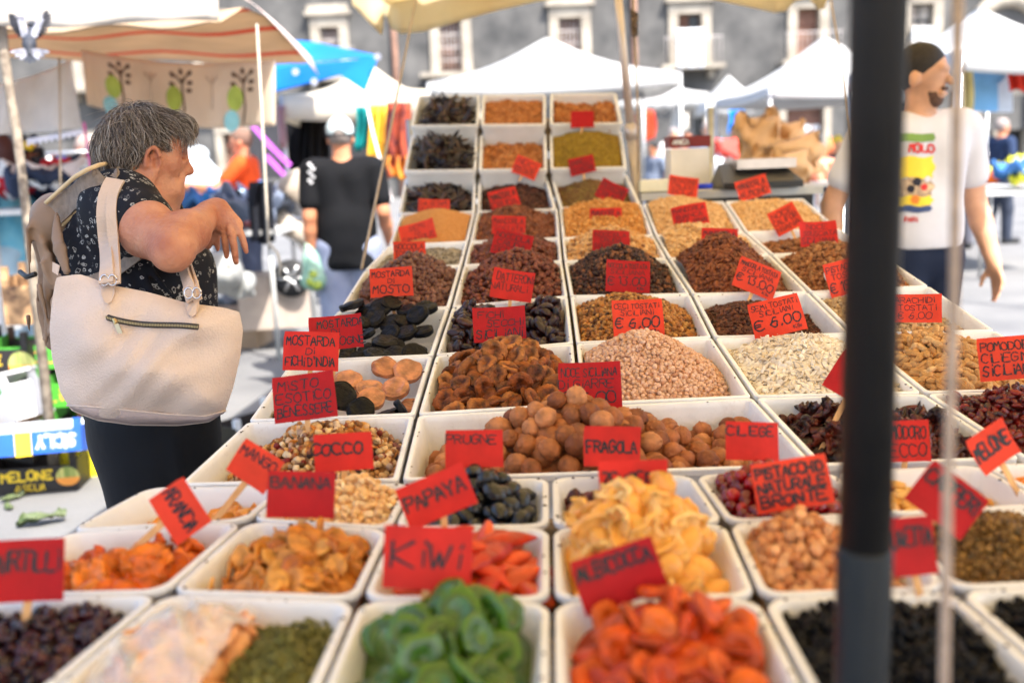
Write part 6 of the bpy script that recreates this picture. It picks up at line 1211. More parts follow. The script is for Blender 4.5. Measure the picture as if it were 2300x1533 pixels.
def bagpt(px, py, off=.003):
    # front surface of the bag at a pixel
    c_ = np.array([325, 790.]); best = None; R_ = rows[:, :]; q = Pd(px, py, 1.0) - CAM
    d_ = np.array([depth(v) for v in R_.reshape(-1, 3)]); scr = np.array([((v - CAM) @ cR / (depth(v)) * FPX + 1150, 766.5 - (v - CAM) @ cU / depth(v) * FPX) for v in R_.reshape(-1, 3)]); dd = np.hypot(scr[:, 0] - px, scr[:, 1] - py); ii = np.argsort(dd)[:5]; w_ = 1 / (dd[ii] + 2); return Pd(px, py, (d_[ii] * w_).sum() / w_.sum() - off)
dk = mat('dark_zip_tape', (.03, .026, .026), .6); zm = mat('zip_teeth', S(190, 170, 130), .3, metal=.9)
zp = [bagpt(241 + (446 - 241) * t, 712 + (738 - 712) * t ** .8 + 4 * math.sin(t * 5), .004) for t in np.linspace(0, 1, 24)]
b = MB(); b.tube(zp, .0062, 8, flat=1.0); b.build('zip_tape', dk, body_b, smooth=True)
b = MB()
for i in range(60):
    t = i / 59 * 22.99; p_ = lerp(zp[int(t)], zp[int(t) + 1], t - int(t)); b.box(p_ - cF * .006, (.0016, .003, .005))
b.build('zip_teeth', zm, body_b)
b = MB(); p_ = bagpt(256, 716, .012); p2 = bagpt(270, 748, .012); b.tube([p_, lerp(p_, p2, .3)], .004, 8); b.prism([p_ + (p2 - p_) * .3 - cR * .005, p_ + (p2 - p_) * .3 + cR * .005, p2 + cR * .005, p2 - cR * .005], cF * .002); b.build('zip_pull', zm, body_b)
b = MB(); sm = [bagpt(x, y, .003) for x, y in ((150, 910), (200, 912), (280, 920), (380, 930), (460, 934), (508, 922))]; b.tube(sm, .0022, 6); b.build('seam', m_lea, body_b, smooth=True); b = MB(); tp_ = [(150, 908), (200, 912), (280, 920), (380, 930), (460, 934), (506, 922)]; bt_ = [(166, 922), (215, 941), (300, 953), (400, 954), (468, 946), (503, 928)]; b.slab(np.array([[bagpt(*p_, .0045) for p_ in tp_], [bagpt((p_[0] + q_[0]) / 2, (p_[1] + q_[1]) / 2, .006) for p_, q_ in zip(tp_, bt_)], [bagpt(*p_, .0035) for p_ in bt_]]), .002); b.build('base_panel', mat('mauve_leather', S(190, 166, 158), .5, bump=.3, bscale=200), body_b, smooth=True)
strapm = mat('strap_leather', S(200, 174, 154), .5, var=.06, bump=.2, bscale=150)
hw = mat('pale_metal', S(200, 190, 186), .25, metal=.9)
def strap(pts, wid, th=.006, nm='strap', par=bag, m=strapm):
    P = np.array(pts); tt = np.linspace(0, len(P) - 1, 40); C = np.array([lerp(P[int(t)], P[min(int(t) + 1, len(P) - 1)], t - int(t)) for t in tt])
    for _ in range(3): C[1:-1] = (C[:-2] + 2 * C[1:-1] + C[2:]) / 4
    T_ = np.gradient(C, axis=0); T_ /= np.linalg.norm(T_, axis=1)[:, None]; sd = np.cross(T_, cF); sd /= np.linalg.norm(sd, axis=1)[:, None] + 1e-9
    b = MB(); b.slab(np.stack([C - sd * wid / 2, C, C + sd * wid / 2], 1), th); return b.build(nm, m, par, smooth=False)
bl_o = [c for c in woman.children if c.name.startswith('blouse')][0]; btree = BVHTree.FromPolygons([v.co[:] for v in bl_o.data.vertices], [tuple(p.vertices) for p in bl_o.data.polygons])
def onw(px, py, off=.012, dd=0.0):
    v = ray(px, py); vn = v / np.linalg.norm(v); hit = btree.ray_cast(Vector(CAM), Vector(vn)); return (np.array(hit[0]) - vn * off) if hit[0] is not None else Wx(px, py, dd)
strap([Wx(238, 634, BD - .035), Wx(238, 600, BD - .02), onw(236, 540, .03), onw(231, 480, .016), onw(235, 440, .014), onw(246, 412, .012), onw(254, 400, .010, .0)], .030)
strap([Wx(257, 636, BD - .032), Wx(257, 600, BD - .017), onw(254, 540, .027), onw(248, 480, .0135), onw(251, 440, .0115), onw(261, 414, .0105), onw(268, 403, .009, .0)], .022)
strap([Wx(430, 670, BD - .03), Wx(420, 636, BD), onw(407, 596, .03, -.15), onw(398, 560, .02, -.1)], .026)
strap([Wx(443, 672, BD - .026), Wx(434, 636, BD + .003), onw(421, 596, .028, -.15), onw(412, 560, .018, -.1)], .018)
for (x, y) in ((244, 655), (433, 684)):
    b = MB(); c0 = bagpt(x, y, .004); pl = [(x - 14, y - 16), (x + 14, y - 16), (x + 15, y + 4), (x + 8, y + 22), (x, y + 27), (x - 8, y + 22), (x - 15, y + 4)]; b.prism([bagpt(*p_, .004) for p_ in pl], -cF * .004); b.build('strap_tab', strapm, bag)
    for s_ in (-1, 1):
        b = MB(); rc = Wx(x + s_ * 9, y - 26, BD - .03); b.tube([rc + .011 * (math.cos(t) * cR * .8 + math.sin(t) * cU) for t in np.linspace(0, 2 * math.pi, 15)], .0022, 8); b.build('ring', hw, bag, smooth=True)

# ---- backpack on her back
m_bp = mat('taupe_nylon', S(150, 122, 100), .6, c2=S(108, 86, 70), scale=5, bump=.6, bscale=14, spec=.35)
pack = empty('backpack', Wx(90, 640, .05), 'crumpled taupe backpack hanging open on the woman\'s back', 'backpack')
k_ = SDF(np.minimum(Wx(0, 800, -.25), Wx(0, 380, -.25)) - .05, np.maximum(Wx(260, 380, .35), Wx(260, 800, .35)) + .1, .006)
for (a, b_, r1, r2) in (((130, 480, .06), (70, 520, .05), .05, .04), ((70, 520, .05), (36, 560, .04), .04, .026), ((36, 560, .04), (22, 606, .03), .024, .016), ((130, 490, .02), (96, 560, .05), .06, .05), ((96, 560, .05), (92, 660, .07), .052, .06), ((120, 580, .12), (105, 690, .1), .07, .055), ((105, 690, .06), (120, 770, .05), .05, .02), ((130, 500, .16), (60, 560, .16), .05, .03)):
    k_.cap(Wx(*a), Wx(*b_), r1, r2, k=.03)
k_.ell(Wx(60, 600, -.03), (.045, .05, .055), None, k=.03, mode='sub')
for kf in range(6): a = Wx(70 + 14 * kf, 500 + 24 * kf, -.03); k_.cap(a, a + np.array([.03 - .02 * kf, 0, -.09 - .02 * kf]), .006, .002, k=.02)
for kf in range(14):
    rs = random.Random(kf); a = Wx(rs.uniform(40, 140), rs.uniform(490, 720), -.04); k_.cap(a, a + np.array([rs.uniform(-.05, .05), rs.uniform(-.02, .06), rs.uniform(-.14, -.05)]), .008, .003, k=.012, mode='sub' if kf % 2 else 'add')
def crumple(V): return V + (.010 * vnoise(V, 11, 3) + .005 * vnoise(V, 26, 5))[:, None] * np.array([.6, -.7, .4])
link('pack_body', k_.mesh('pack_body', crumple), m_bp, pack)
k_ = SDF(np.minimum(Wx(90, 720, -.2), Wx(90, 460, -.2)) - .03, np.maximum(Wx(200, 460, .1), Wx(200, 720, .1)) + .05, .005); k_.cap(Wx(118, 490, -.05), Wx(135, 560, -.09), .018, .014, k=.01, flat=((0, 1, 0), .5)); k_.cap(Wx(135, 560, -.09), Wx(150, 610, -.1), .016, .010, k=.01, flat=((0, 1, 0), .5)); link('front_flap', k_.mesh('front_flap'), m_bp, pack)
trim = mat('tan_piping', S(214, 184, 140), .6, var=.1); mesh_m = mat('grey_strap_mesh', S(134, 118, 106), .7, var=.15, scale=60, bump=.3, bscale=300)
sp_pts = [Wx(120, 482, -.03), onw(150, 455, .012, -.04), onw(185, 425, .012, -.03), onw(215, 408, .012, -.01), onw(240, 398, .01, .0), Wx(262, 392, .04), Wx(276, 396, .1)]
strap(sp_pts, .052, .010, 'shoulder_strap', pack, mesh_m)
for off in (-1, 1): b = MB(); b.tube([p_ + (np.array([.0, 0, .027]) * off + np.array([-.012, -.006, 0]) * off) for p_ in sp_pts[:-1]], .005, 8); b.build('strap_piping', trim, pack, smooth=True)
strap([onw(150, 640, .006), onw(210, 630, .006), onw(262, 606, .006), onw(310, 570, .006)], .026, .004, 'lower_strap', pack, mesh_m)
bk = mat('black_buckle', (.02, .02, .02), .4); b = MB(); b.tube([Wx(45, 610, 0), Wx(60, 622, -.02), Wx(80, 615, -.03)], .006, 8); b.build('buckle_strap', bk, pack, smooth=True)
b = MB(); b.prism([Wx(118, 588, -.1), Wx(134, 596, -.1), Wx(130, 618, -.1), Wx(117, 610, -.1)], cF * .002); b.build('fabric_label', m_lea, pack)
# ------------------------------------------------------------------ other people
def ground_at(px, py, d): p_ = Pd(px, py, d); return np.array([p_[0], p_[1], 0.0])
def ztop(px, py, d): return float(Pd(px, py, d)[2])
sk1, sk2, sk3 = skin('warm', S(196, 132, 98)), skin('tan', S(170, 106, 76)), skin('olive', S(206, 156, 124))
hair_bk = mat('dark_hair', S(34, 27, 26), .6, var=.3, scale=60, bump=.4, bscale=150); hair_gy = mat('grey_stubble', S(150, 138, 132), .8, var=.2, scale=80)
# man in the printed white T-shirt behind the stall
d = 4.14; wht = cloth('white_tshirt', S(212, 208, 210), rough=.85, bump=.5, bscale=9, var=.03); navy = cloth('navy_trousers', S(30, 38, 58))
loc = ground_at(2062, 330, d); HM_ = ztop(2065, 103, d) / 1.0
e, Wp, Q_ = person('man', loc, HM_, R(192), 'bearded man in a printed white T-shirt walking behind the black post', sk3, wht, navy, hair_bk, arms=(((.06, -.04, -.16), (.075, -.02, -.30)), ((-.045, -.02, -.165), (-.055, .045, -.31))), head_yaw=R(38), h=.0085, wide=1.06, sleeve=.62, beard=mat('short_beard', S(96, 68, 54), .8, var=.3, scale=120), shirt_len=-.075, shoes=shoe_m, stride=.06)
# the shirt print: lettering and a plain colour panel, laid on the chest
def on_chest(x, z): return Wp((x, .5, z))
pr_y = mat('print_yellow', S(238, 206, 60), .8, var=.1); pr_r = mat('print_red', S(206, 52, 46), .8); pr_g = mat('print_green', S(120, 150, 70), .8); pr_b = mat('print_blue', S(62, 78, 120), .8); pr_k = mat('print_dark', S(40, 36, 44), .8)
shirt_o = [c for c in e.children if c.name.startswith('shirt')][0]
from mathutils.bvhtree import BVHTree
def bvh(o):
    me = o.data; return BVHTree.FromPolygons([v.co[:] for v in me.vertices], [tuple(p.vertices) for p in me.polygons])
tree = bvh(shirt_o)
def drape(px, py, d0, off=.004):
    v = ray(px, py); v = v / np.linalg.norm(v); hit = tree.ray_cast(Vector(CAM), Vector(v)); 
    return (np.array(hit[0]) - v * off) if hit[0] is not None else Pd(px, py, d0)
def print_patch(name, x0, y0, x1, y1, m, wob=4, off=.004):
    b = MB(); P = np.array([[drape(lerp([x0], [x1], u)[0] + wob * math.sin(v * 9 + u * 3), lerp([y0], [y1], v)[0] + wob * .6 * math.sin(u * 11), d, off) for u in np.linspace(0, 1, 9)] for v in np.linspace(0, 1, 9)]); b.grid(P); return b.build(name, m, shirt_o, smooth=True)
print_patch('print_band', 1990, 300, 2100, 318, pr_g, 2); print_patch('print_panel', 2000, 352, 2098, 400, pr_y, 4); print_patch('print_panel', 2010, 400, 2096, 440, mat('print_cream', S(222, 190, 150), .8, c2=S(120, 96, 84), scale=30), 5); print_patch('print_panel', 2005, 440, 2094, 462, pr_y, 4); print_patch('print_panel', 1990, 462, 2092, 476, pr_b, 3)
for (x, y, r_, m_) in ((2060, 408, 9, pr_k), (2076, 420, 7, pr_r), (2046, 424, 8, pr_k), (2084, 402, 6, wht), (2056, 448, 9, mat('print_orange', S(230, 130, 50), .8))): print_patch('print_spot', x - r_, y - r_, x + r_, y + r_, m_, 2, .006)
def px_text(txt, x0, y0, x1, y1, m, par, off, wid=.16, fn=None):
    b = MB(); st = text_strokes([(txt, 1, 0)], 1.0, (y1 - y0) / (x1 - x0), rs=random.Random(5), top=.02, fit=.97); W_ = x1 - x0
    ribbons(b, st, lambda x, y: (fn or (lambda a_, c_: drape(a_, c_, d, off)))(x0 + (x + .5) * W_, (y0 + y1) / 2 - y * W_), wid); return b.build('print_lettering', m, par)
px_text('MOLO', 2040, 320, 2102, 345, pr_r, shirt_o, .006, .2); px_text('PARi', 2030, 486, 2062, 500, pr_r, shirt_o, .006, .2)
# man in black walking away
d = 6.5; blk_t = cloth('black_tshirt', S(15, 16, 20), bump=.5, bscale=8); shorts_m = cloth('pale_blue_shorts', S(150, 158, 182), c2=S(122, 130, 158), bump=.8, bscale=10)
loc = ground_at(772, 420, d); HB = ztop(772, 266, d)
e, WpB, QB = person('man', loc, HB, R(6), 'man in a black T-shirt, grey shorts and white cap walking away with a bag', sk1, blk_t, shorts_m, hair_gy, arms=(((.022, -.03, -.165), (.04, .07, -.295)), ((-.012, -.03, -.17), (-.018, .0, -.315))), h=.010, wide=1.02, belly=.10, shorts=True, sleeve=.68, hairstyle='short', shoes=shoe_m, shirt_len=.035, stride=.05)
capm = mat('cap_white', S(206, 222, 224), .8, var=.1); capk = mat('cap_black', (.02, .02, .024), .7)
hcB = QB(0, 0, 0); capE = empty('baseball_cap', hcB, 'white and black baseball cap worn backwards-strapped by the man in black', 'cap')
k_ = SDF(hcB - .25, hcB + .25, .006); k_.ell(QB(0, -.008, .026), np.array([.052, .064, .058]) * HB, rotz(R(6)), k=0); k_.clip(QB(0, 0, .012), (0, 0, -1)); k_.ell(QB(0, -.065, .012), np.array([.024, .02, .018]) * HB, None, k=.004, mode='sub'); link('crown', k_.mesh('crown'), capm, capE)
b = MB(); b.tube([QB(.032 * math.cos(t), -.008 - .058 * math.sin(t) - .002, .010) if 0 else QB(.048 * math.cos(t), -.012 - .052 * math.sin(t), .013) for t in np.linspace(0, math.pi, 16)], .008, 8); b.build('strap', capk, capE, smooth=True)
k_ = SDF(hcB - .3, hcB + .35, .007); k_.ell(QB(0, .075, .012), np.array([.046, .05, .006]) * HB, None, k=0); link('peak', k_.mesh('peak'), capk, capE)
for s_ in (-1, 1):
    k_ = SDF(hcB - .25, hcB + .25, .007); k_.ell(QB(s_ * .046, .006, .026), np.array([.012, .04, .03]) * HB, None, k=0); link('side_panel', k_.mesh('side_panel'), capk, capE)
wl = Pd(690, 548, d); gb = mat('green_film_bag', S(196, 226, 210), .3, c2=S(160, 206, 190), scale=9, bump=.6, bscale=12, translucent=.45)
bagE = empty('carrier_bag', Pd(705, 650, d), 'thin green plastic carrier bag of fruit in the walking man\'s hand', 'carrier bag'); k_ = SDF(Pd(705, 610, d) - .25, Pd(705, 610, d) + .3, .008)
k_.cap(wl, Pd(700, 585, d), .02, .055, k=.02); k_.cap(Pd(700, 585, d), Pd(706, 625, d), .058, .078, k=.03); k_.ell(Pd(704, 630, d), (.085, .075, .06), None, k=.03); k_.cap(Pd(696, 590, d - .05), Pd(690, 640, d - .06), .01, .004, k=.02); link('film', k_.mesh('film'), gb, bagE)
for i, (x, y) in enumerate(((698, 632), (712, 640), (704, 618))):
    b = MB(); v_, f_ = ico(3); b.add(v_ * .034 + Pd(x, y, d - .055), f_); o = b.build('green_fruit', mat('lime_fruit', S(150, 170, 70), .4, var=.2), smooth=True); tag(o, 'pale green fruit showing through the carrier bag', 'fruit', 'fruit in the carrier bag')
tag_m = mat('white_sleeve_print', S(220, 220, 224), .8); shb = [c for c in e.children if c.name.startswith('shirt')][0]; tree = bvh(shb)
for i in range(8): print_patch_p = None; x = 694 + 5 * (i % 3); y = 368 + 6 * i; d = 6.5; b = MB(); b.grid(np.array([[drape(x + dx, y + dy + 2 * math.sin(dx), d) for dx in (-3, 0, 4)] for dy in (-2, 0, 3)])); b.build('sleeve_print', tag_m, shb)
# man in orange at the clothes table
d = 9.6; org = cloth('orange_tshirt', S(240, 84, 34), bump=.4); loc = ground_at(552, 400, d)
person('man', loc, ztop(552, 288, d), R(92), 'man in an orange T-shirt reaching over the clothes table', sk1, org, cloth('dark_jeans', S(60, 66, 84)), mat('shaved_hair', S(120, 92, 78), .8), arms=(((.03, .14, -.10), (-.02, .26, -.13)), ((-.03, .12, -.12), (.0, .28, -.10))), h=.014, wide=1.1, hairstyle='short', shoes=shoe_m)
d = 10.3; person('man', ground_at(508, 400, d), ztop(510, 262, d), R(60), 'stooping person in a pale white shirt beside the man in orange', sk2, cloth('pale_shirt', S(214, 224, 230), var=.04), cloth('grey_trousers', S(110, 112, 120)), hair_bk, lean=1.1, arms=(((.05, .12, -.12), (.03, .2, -.22)), ((-.05, .12, -.12), (-.03, .2, -.22))), h=.016, wide=1.2, belly=.2, sleeve=.9, shoes=shoe_m)
# bald man in blue
d = 9.5; person('man', ground_at(205, 420, d), ztop(207, 303, d), R(70), 'bald man in a sleeveless sky-blue top beyond the woman', sk2, cloth('sky_blue_top', S(104, 178, 232)), cloth('beige_shorts', S(170, 150, 120)), mat('shaved_grey', S(160, 140, 130), .8), h=.014, belly=.15, sleeve=0, hairstyle='bald', shoes=shoe_m)
# girl with curly hair and a yellow flower, and a woman in turquoise
d = 7.6; e, WpG, QG = person('woman', ground_at(72, 430, d), ztop(72, 306, d), R(95), 'girl in a coral dress with dark curly hair', sk1, cloth('coral_dress', S(232, 92, 62), c2=S(180, 60, 44)), cloth('coral_skirt', S(226, 88, 60)), hair_bk, h=.013, hairstyle='curly', wide=.9, sleeve=.5, shoes=shoe_m)
fl = empty('hair_flower', QG(.03, -.03, .06), 'bright yellow flower in the curly hair', 'flower'); ym = mat('yellow_petal', S(250, 206, 30), .6)
for i in range(5): b = MB(); v_, f_ = ico(2); b.add(v_ * np.array([.02, .02, .02]) + Pd(66 + 7 * math.cos(i * 1.257), 326 + 7 * math.sin(i * 1.257), d - .22), f_); b.build('petal', ym, fl, smooth=True)
d = 7.0; person('woman', ground_at(14, 430, d), ztop(14, 300, d), R(80), 'woman in a turquoise top at the very edge of the picture', sk1, cloth('turquoise_top', S(150, 212, 230), c2=S(90, 170, 205)), cloth('striped_skirt', S(170, 195, 210)), mat('auburn_hair', S(70, 34, 30), .6), h=.013, hairstyle='long', wide=.95, shoes=shoe_m)
# figures across the square
far = [(1512, 287, 19, 'man in a pale shirt and white hair at the far café tables', S(236, 226, 220), S(90, 100, 130), 'bald', 200), (1545, 292, 18, 'woman in a pink top at the far café tables', S(226, 150, 130), S(70, 80, 110), 'long', 170), (1588, 274, 17, 'tall man in a light blue shirt before the dark doorway', S(150, 190, 226), S(60, 70, 90), 'bald', 190), (1606, 300, 15, 'child in a white top in front of the man in light blue', S(230, 232, 238), S(70, 100, 150), 'short', 175), (1652, 277, 14.5, 'woman in a cream blouse beside the paper sacks', S(240, 232, 220), S(214, 200, 190), 'short', 160), (1470, 318, 16, 'person in dark jeans beside the aluminium pole', S(120, 130, 150), S(50, 70, 110), 'short', 120), (2166, 262, 13, 'man in a white T-shirt walking away by the clothes table', S(238, 236, 236), S(90, 90, 100), 'short', 10), (2248, 266, 13.5, 'man in a navy T-shirt passing behind the clothes table', S(44, 58, 86), S(60, 66, 80), 'bald', 280), (1240 + 640, 305, 13, 'person with a bright yellow head scarf beyond the weighing table', S(60, 60, 70), S(50, 50, 60), 'yellow', 180)]
for i, (px, py, d, lab, c1, c2_, hs, yw) in enumerate(far):
    person('person', ground_at(px, py + 60, d), max(ztop(px, py, d), 1.0), R(yw), lab, sk1 if i % 2 else sk3, cloth('far_top_%d' % i, c1, bump=.3), cloth('far_trousers_%d' % i, c2_, bump=.3), pr_y if hs == 'yellow' else (hair_gy if hs == 'bald' else hair_bk), h=.022, hands=False, hairstyle='short' if hs == 'yellow' else hs, belly=.1 * (i % 3), stride=.06 * (i % 2), wide=1.0 + .08 * (i % 2), shoes=shoe_m)
# ------------------------------------------------------------------ tents around the square
tentw = mat('white_tent_cloth', (.66, .65, .63), .8, var=.04, scale=2, bump=.15, bscale=5, translucent=.35); tent_pole = mat('tent_pole', (.55, .55, .55), .4, metal=.7)
def tent(pl, pr, peak, dfront, dback, label, val=.22, m=None, scallop=False):
    """pl, pr: pixel of the front eave corners, peak pixel"""
    m = m or tentw; A = Pd(*pl, dfront); B = Pd(*pr, dfront); ex = B - A; zz = (A[2] + B[2]) / 2; A[2] = B[2] = zz; bx = np.array([-ex[1], ex[0], 0]); bx = bx / np.linalg.norm(bx) * dback; C_ = B + bx; D_ = A + bx; pk = (A + C_) / 2; pk[2] = Pd(*peak, depth(pk))[2]
    e = empty('market_tent', ((A + C_) / 2) * np.array([1, 1, 0]), label, 'tent'); b = MB(); cs = [A, B, C_, D_]
    for i in range(4):
        a, c_ = cs[i], cs[(i + 1) % 4]; n = 9
        rows = []
        for t in np.linspace(0, 1, n):
            l_ = lerp(a, pk, t); r_ = lerp(c_, pk, t); row = np.array([lerp(l_, r_, s_) for s_ in np.linspace(0, 1, n)]); row[:, 2] -= .10 * math.sin(math.pi * t) * (1 - .5 * np.sin(np.linspace(0, math.pi, n))) + .05 * np.sin(np.linspace(0, math.pi, n)) * (1 - t); rows.append(row)
        b.slab(np.array(rows), .006)
    b.build('roof', m, e, smooth=True)
    for i in range(4):
        a, c_ = cs[i], cs[(i + 1) % 4]; b = MB(); n = 25; top = np.array([lerp(a, c_, s_) for s_ in np.linspace(0, 1, n)]); top[:, 2] -= .05 * np.sin(np.linspace(0, math.pi, n)) + .002; bt = top.copy(); bt[:, 2] -= val * (1 if not scallop else 1 - .35 * np.abs(np.sin(np.linspace(0, 7 * math.pi, n)))); nrm_ = np.cross((c_ - a) / np.linalg.norm(c_ - a), [0, 0, 1.0]); bt += nrm_ * .03; b.slab(np.stack([top, lerp(top, bt, .5), bt]), .004); b.build('valance', m, e, smooth=True)
        b = MB(); b.tube([(a[0], a[1], 0), a], .02, 8); b.build('leg', tent_pole, e, smooth=True)
    return e
cream_tent = mat('cream_tent_cloth', (.80, .73, .60), .8, var=.06, scale=2, bump=.15, bscale=5, translucent=.4)
tent((962, 188), (1528, 160), (1236, 86), 12.5, 3.4, 'big white pyramid tent rising right behind the stepped rack', val=.14)
tent((632, 216), (962, 200), (862, 140), 9.6, 2.2, 'cream tent full of hanging clothes behind the man in black', m=cream_tent, val=.22)
tent((1386, 216), (1590, 208), (1500, 166), 21, 2.6, 'small white tent with a scalloped edge beside the aluminium pole', scallop=True, val=.3)
tent((1588, 228), (1724, 220), (1656, 168), 20, 1.6, 'small white scalloped tent between two larger ones', scallop=True, val=.3)
tent((1730, 196), (2150, 176), (2000, 78), 11.5, 3.0, 'wide white tent behind the black post', val=.12)
tent((2158, 112), (2560, 94), (2420, 10), 7.6, 2.4, 'white tent with T-shirts hanging from its edge', val=.16)
# ------------------------------------------------------------------ striped awning, cloths and props of the neighbouring stall
def stripes(name, base, stripe, per, duty, axis=1, **k):
    m = mat(name, base, .8, var=.08, scale=3, bump=.2, bscale=8, **k); n = m.node_tree.nodes; l = m.node_tree.links; tc = n.new('ShaderNodeTexCoord'); sp = n.new('ShaderNodeSeparateXYZ'); l.new(tc.outputs['Object'], sp.inputs[0]); d_ = n.new('ShaderNodeMath'); d_.operation = 'MULTIPLY'; d_.inputs[1].default_value = 1 / per; l.new(sp.outputs[axis], d_.inputs[0]); fr = n.new('ShaderNodeMath'); fr.operation = 'FRACT'; l.new(d_.outputs[0], fr.inputs[0]); lt = n.new('ShaderNodeMath'); lt.operation = 'LESS_THAN'; lt.inputs[1].default_value = duty; l.new(fr.outputs[0], lt.inputs[0])
    b_ = n['Principled BSDF']; src = b_.inputs['Base Color'].links[0].from_socket; mx = n.new('ShaderNodeMix'); mx.data_type = 'RGBA'; l.new(lt.outputs[0], mx.inputs[0]); l.new(src, mx.inputs[6]); mx.inputs[7].default_value = (*stripe, 1)
    for lk in list(b_.inputs['Base Color'].links): l.remove(lk)
    l.new(mx.outputs[2], b_.inputs['Base Color'])
    for nd in n:
        if nd.type == 'BSDF_TRANSLUCENT': l.new(mx.outputs[2], nd.inputs['Color'])
    return m
awn_m = stripes('striped_awning', (.58, .44, .29), S(196, 84, 40), .92, .14, 1, translucent=.45)
aw = empty('striped_awning', Pd(250, 90, 6), 'wide cream awning with orange stripes over the neighbouring stall', 'awning')
E_ = [((-260, 78, 4.7), (497, 50, 4.7)), ((-260, 66, 5.2), (548, 18, 5.2)), ((-260, 84, 5.9), (600, 40, 5.9)), ((-260, 100, 6.7), (650, 90, 6.7)), ((-260, 122, 7.6), (700, 142, 7.6))]
rows = []
for (a, c_) in E_:
    A, B = Pd(*a), Pd(*c_); row = np.array([lerp(A, B, s_) for s_ in np.linspace(0, 1, 22)]); row[:, 2] += -.03 * np.sin(np.linspace(0, 3 * math.pi, 22)) ** 2; rows.append(row)
rows = np.array(rows); fine = np.array([lerp(rows[int(t)], rows[min(int(t) + 1, 4)], t - int(t)) for t in np.linspace(0, 4, 21)]); b = MB(); b.slab(fine, .004); b.build('sheet', awn_m, aw, smooth=True)
vcl = mat('cream_valance', (.56, .51, .45), .85, var=.08, scale=3, bump=.3, bscale=7, translucent=.3)
P = np.array([[Pd(x, lerp([-60], [58 - .018 * x + 6 * math.sin(x * .012)], t)[0], 4.6 + .04 * math.sin(x * .03) * t) for x in np.linspace(-200, 490, 28)] for t in np.linspace(0, 1, 8)]); b = MB(); b.slab(P, .004); b.build('front_flap', vcl, aw, smooth=True)
b = MB(); P = np.array([[Pd(lerp([545], [700], s_)[0] + 16 * t, lerp([-6], [130], s_ ** 1.2)[0] + (10 + 30 * s_) * t, lerp([5.1], [7.4], s_)[0]) for s_ in np.linspace(0, 1, 14)] for t in np.linspace(0, 1, 4)]); b.slab(P, .004); b.build('edge_fringe', mat('white_fringe', (.6, .56, .52), .85, c2=(.55, .38, .32), scale=5), aw, smooth=True)
# printed curtain hanging beneath
cur_m = mat('printed_curtain', (.84, .73, .60), .9, var=.05, scale=3, bump=.25, bscale=9, translucent=.6)
CD = 6.3; cur = empty('printed_curtain', Pd(400, 270, CD), 'beige curtain printed with twigs and round birds under the striped awning', 'curtain')
def cpt(u, v, off=0.0):
    x = 182 + (618 - 182) * u + 14 * v * (1 - u); y = lerp([112 + 24 * u + 18 * math.sin(math.pi * u)], [236 + 52 * min(u * 2.2, 1) - 20 * max(u - .7, 0)], v)[0]; return Pd(x, y, CD + .05 * math.sin(u * 17) * (.4 + v) - off)
P = np.array([[cpt(u, v) for u in np.linspace(0, 1, 44)] for v in np.linspace(0, 1, 14)]); b = MB(); b.slab(P, .003); b.build('cloth', cur_m, cur, smooth=True)
brn, grn_p, blu_p, gry_p = mat('print_brown', S(92, 72, 58), .9), mat('print_lime', S(164, 182, 84), .9), mat('print_sky', S(140, 198, 206), .9), mat('print_faint', S(196, 178, 160), .9)
def blob(u, v, ru, rv, ang, m, name):
    b = MB(); pts = [cpt(u + ru * math.cos(t) * math.cos(ang) - rv * .3 * math.sin(t) * math.sin(ang), v + (ru * 3.2 * math.cos(t) * math.sin(ang) + rv * math.sin(t) * math.cos(ang)), .006) for t in np.linspace(0, 2 * math.pi, 14, endpoint=False)]; n = len(pts); b.add(pts + [np.mean(pts, 0)], [(i, (i + 1) % n, n) for i in range(n)]); b.build(name, m, cur)
for k, u0 in enumerate((.19, .51, .83)):
    b = MB(); st = [(np.array([(u0, 1.0 if k != 1 else .8), (u0 + .005, .6), (u0, .3), (u0 + .004, .12)]), .1)]
    tw = [np.array([(u0, .95), (u0 + .012, .7), (u0 + .004, .45), (u0 + .006, .22)])] + [np.array([(u0 + .005, .32), (u0 + .03 * s_, .18)]) for s_ in (-1, 1)]
    for pth in tw: b.tube([cpt(p_[0], p_[1], .006) for p_ in pth], .006, 5)
    b.build('twig_print', brn, cur, smooth=True)
    for (du, dv, a) in ((-.045, .02, .9), (.0, -.03, 1.4), (.045, -.01, -.9), (-.048, .17, .4), (.045, .14, -.2), (.04, .26, -.1)): blob(u0 + du, .16 + dv, .016, .035, a, brn, 'leaf_print')
    blob(u0 - .04, .55, .042, .20, 0, grn_p, 'bird_print'); blob(u0 - .06, .9 if k != 1 else .55, .042 if k != 1 else .016, .17 if k != 1 else .06, 0, blu_p if k != 1 else gry_p, 'bird_print')
    blob(u0 - .075, .54, .008, .03, 0, lin, 'eye_print')
    b = MB(); u1 = u0 + .16
    for pth in [np.array([(u1, .7), (u1 + .003, .2)])] + [np.array([(u1, .32), (u1 + .03 * s_, .2)]) for s_ in (-1, 1)]:
        if u1 < .97: b.tube([cpt(min(p_[0], .99), p_[1], .006) for p_ in pth], .005, 5)
    if b.v: b.build('twig_print', gry_p, cur, smooth=True)
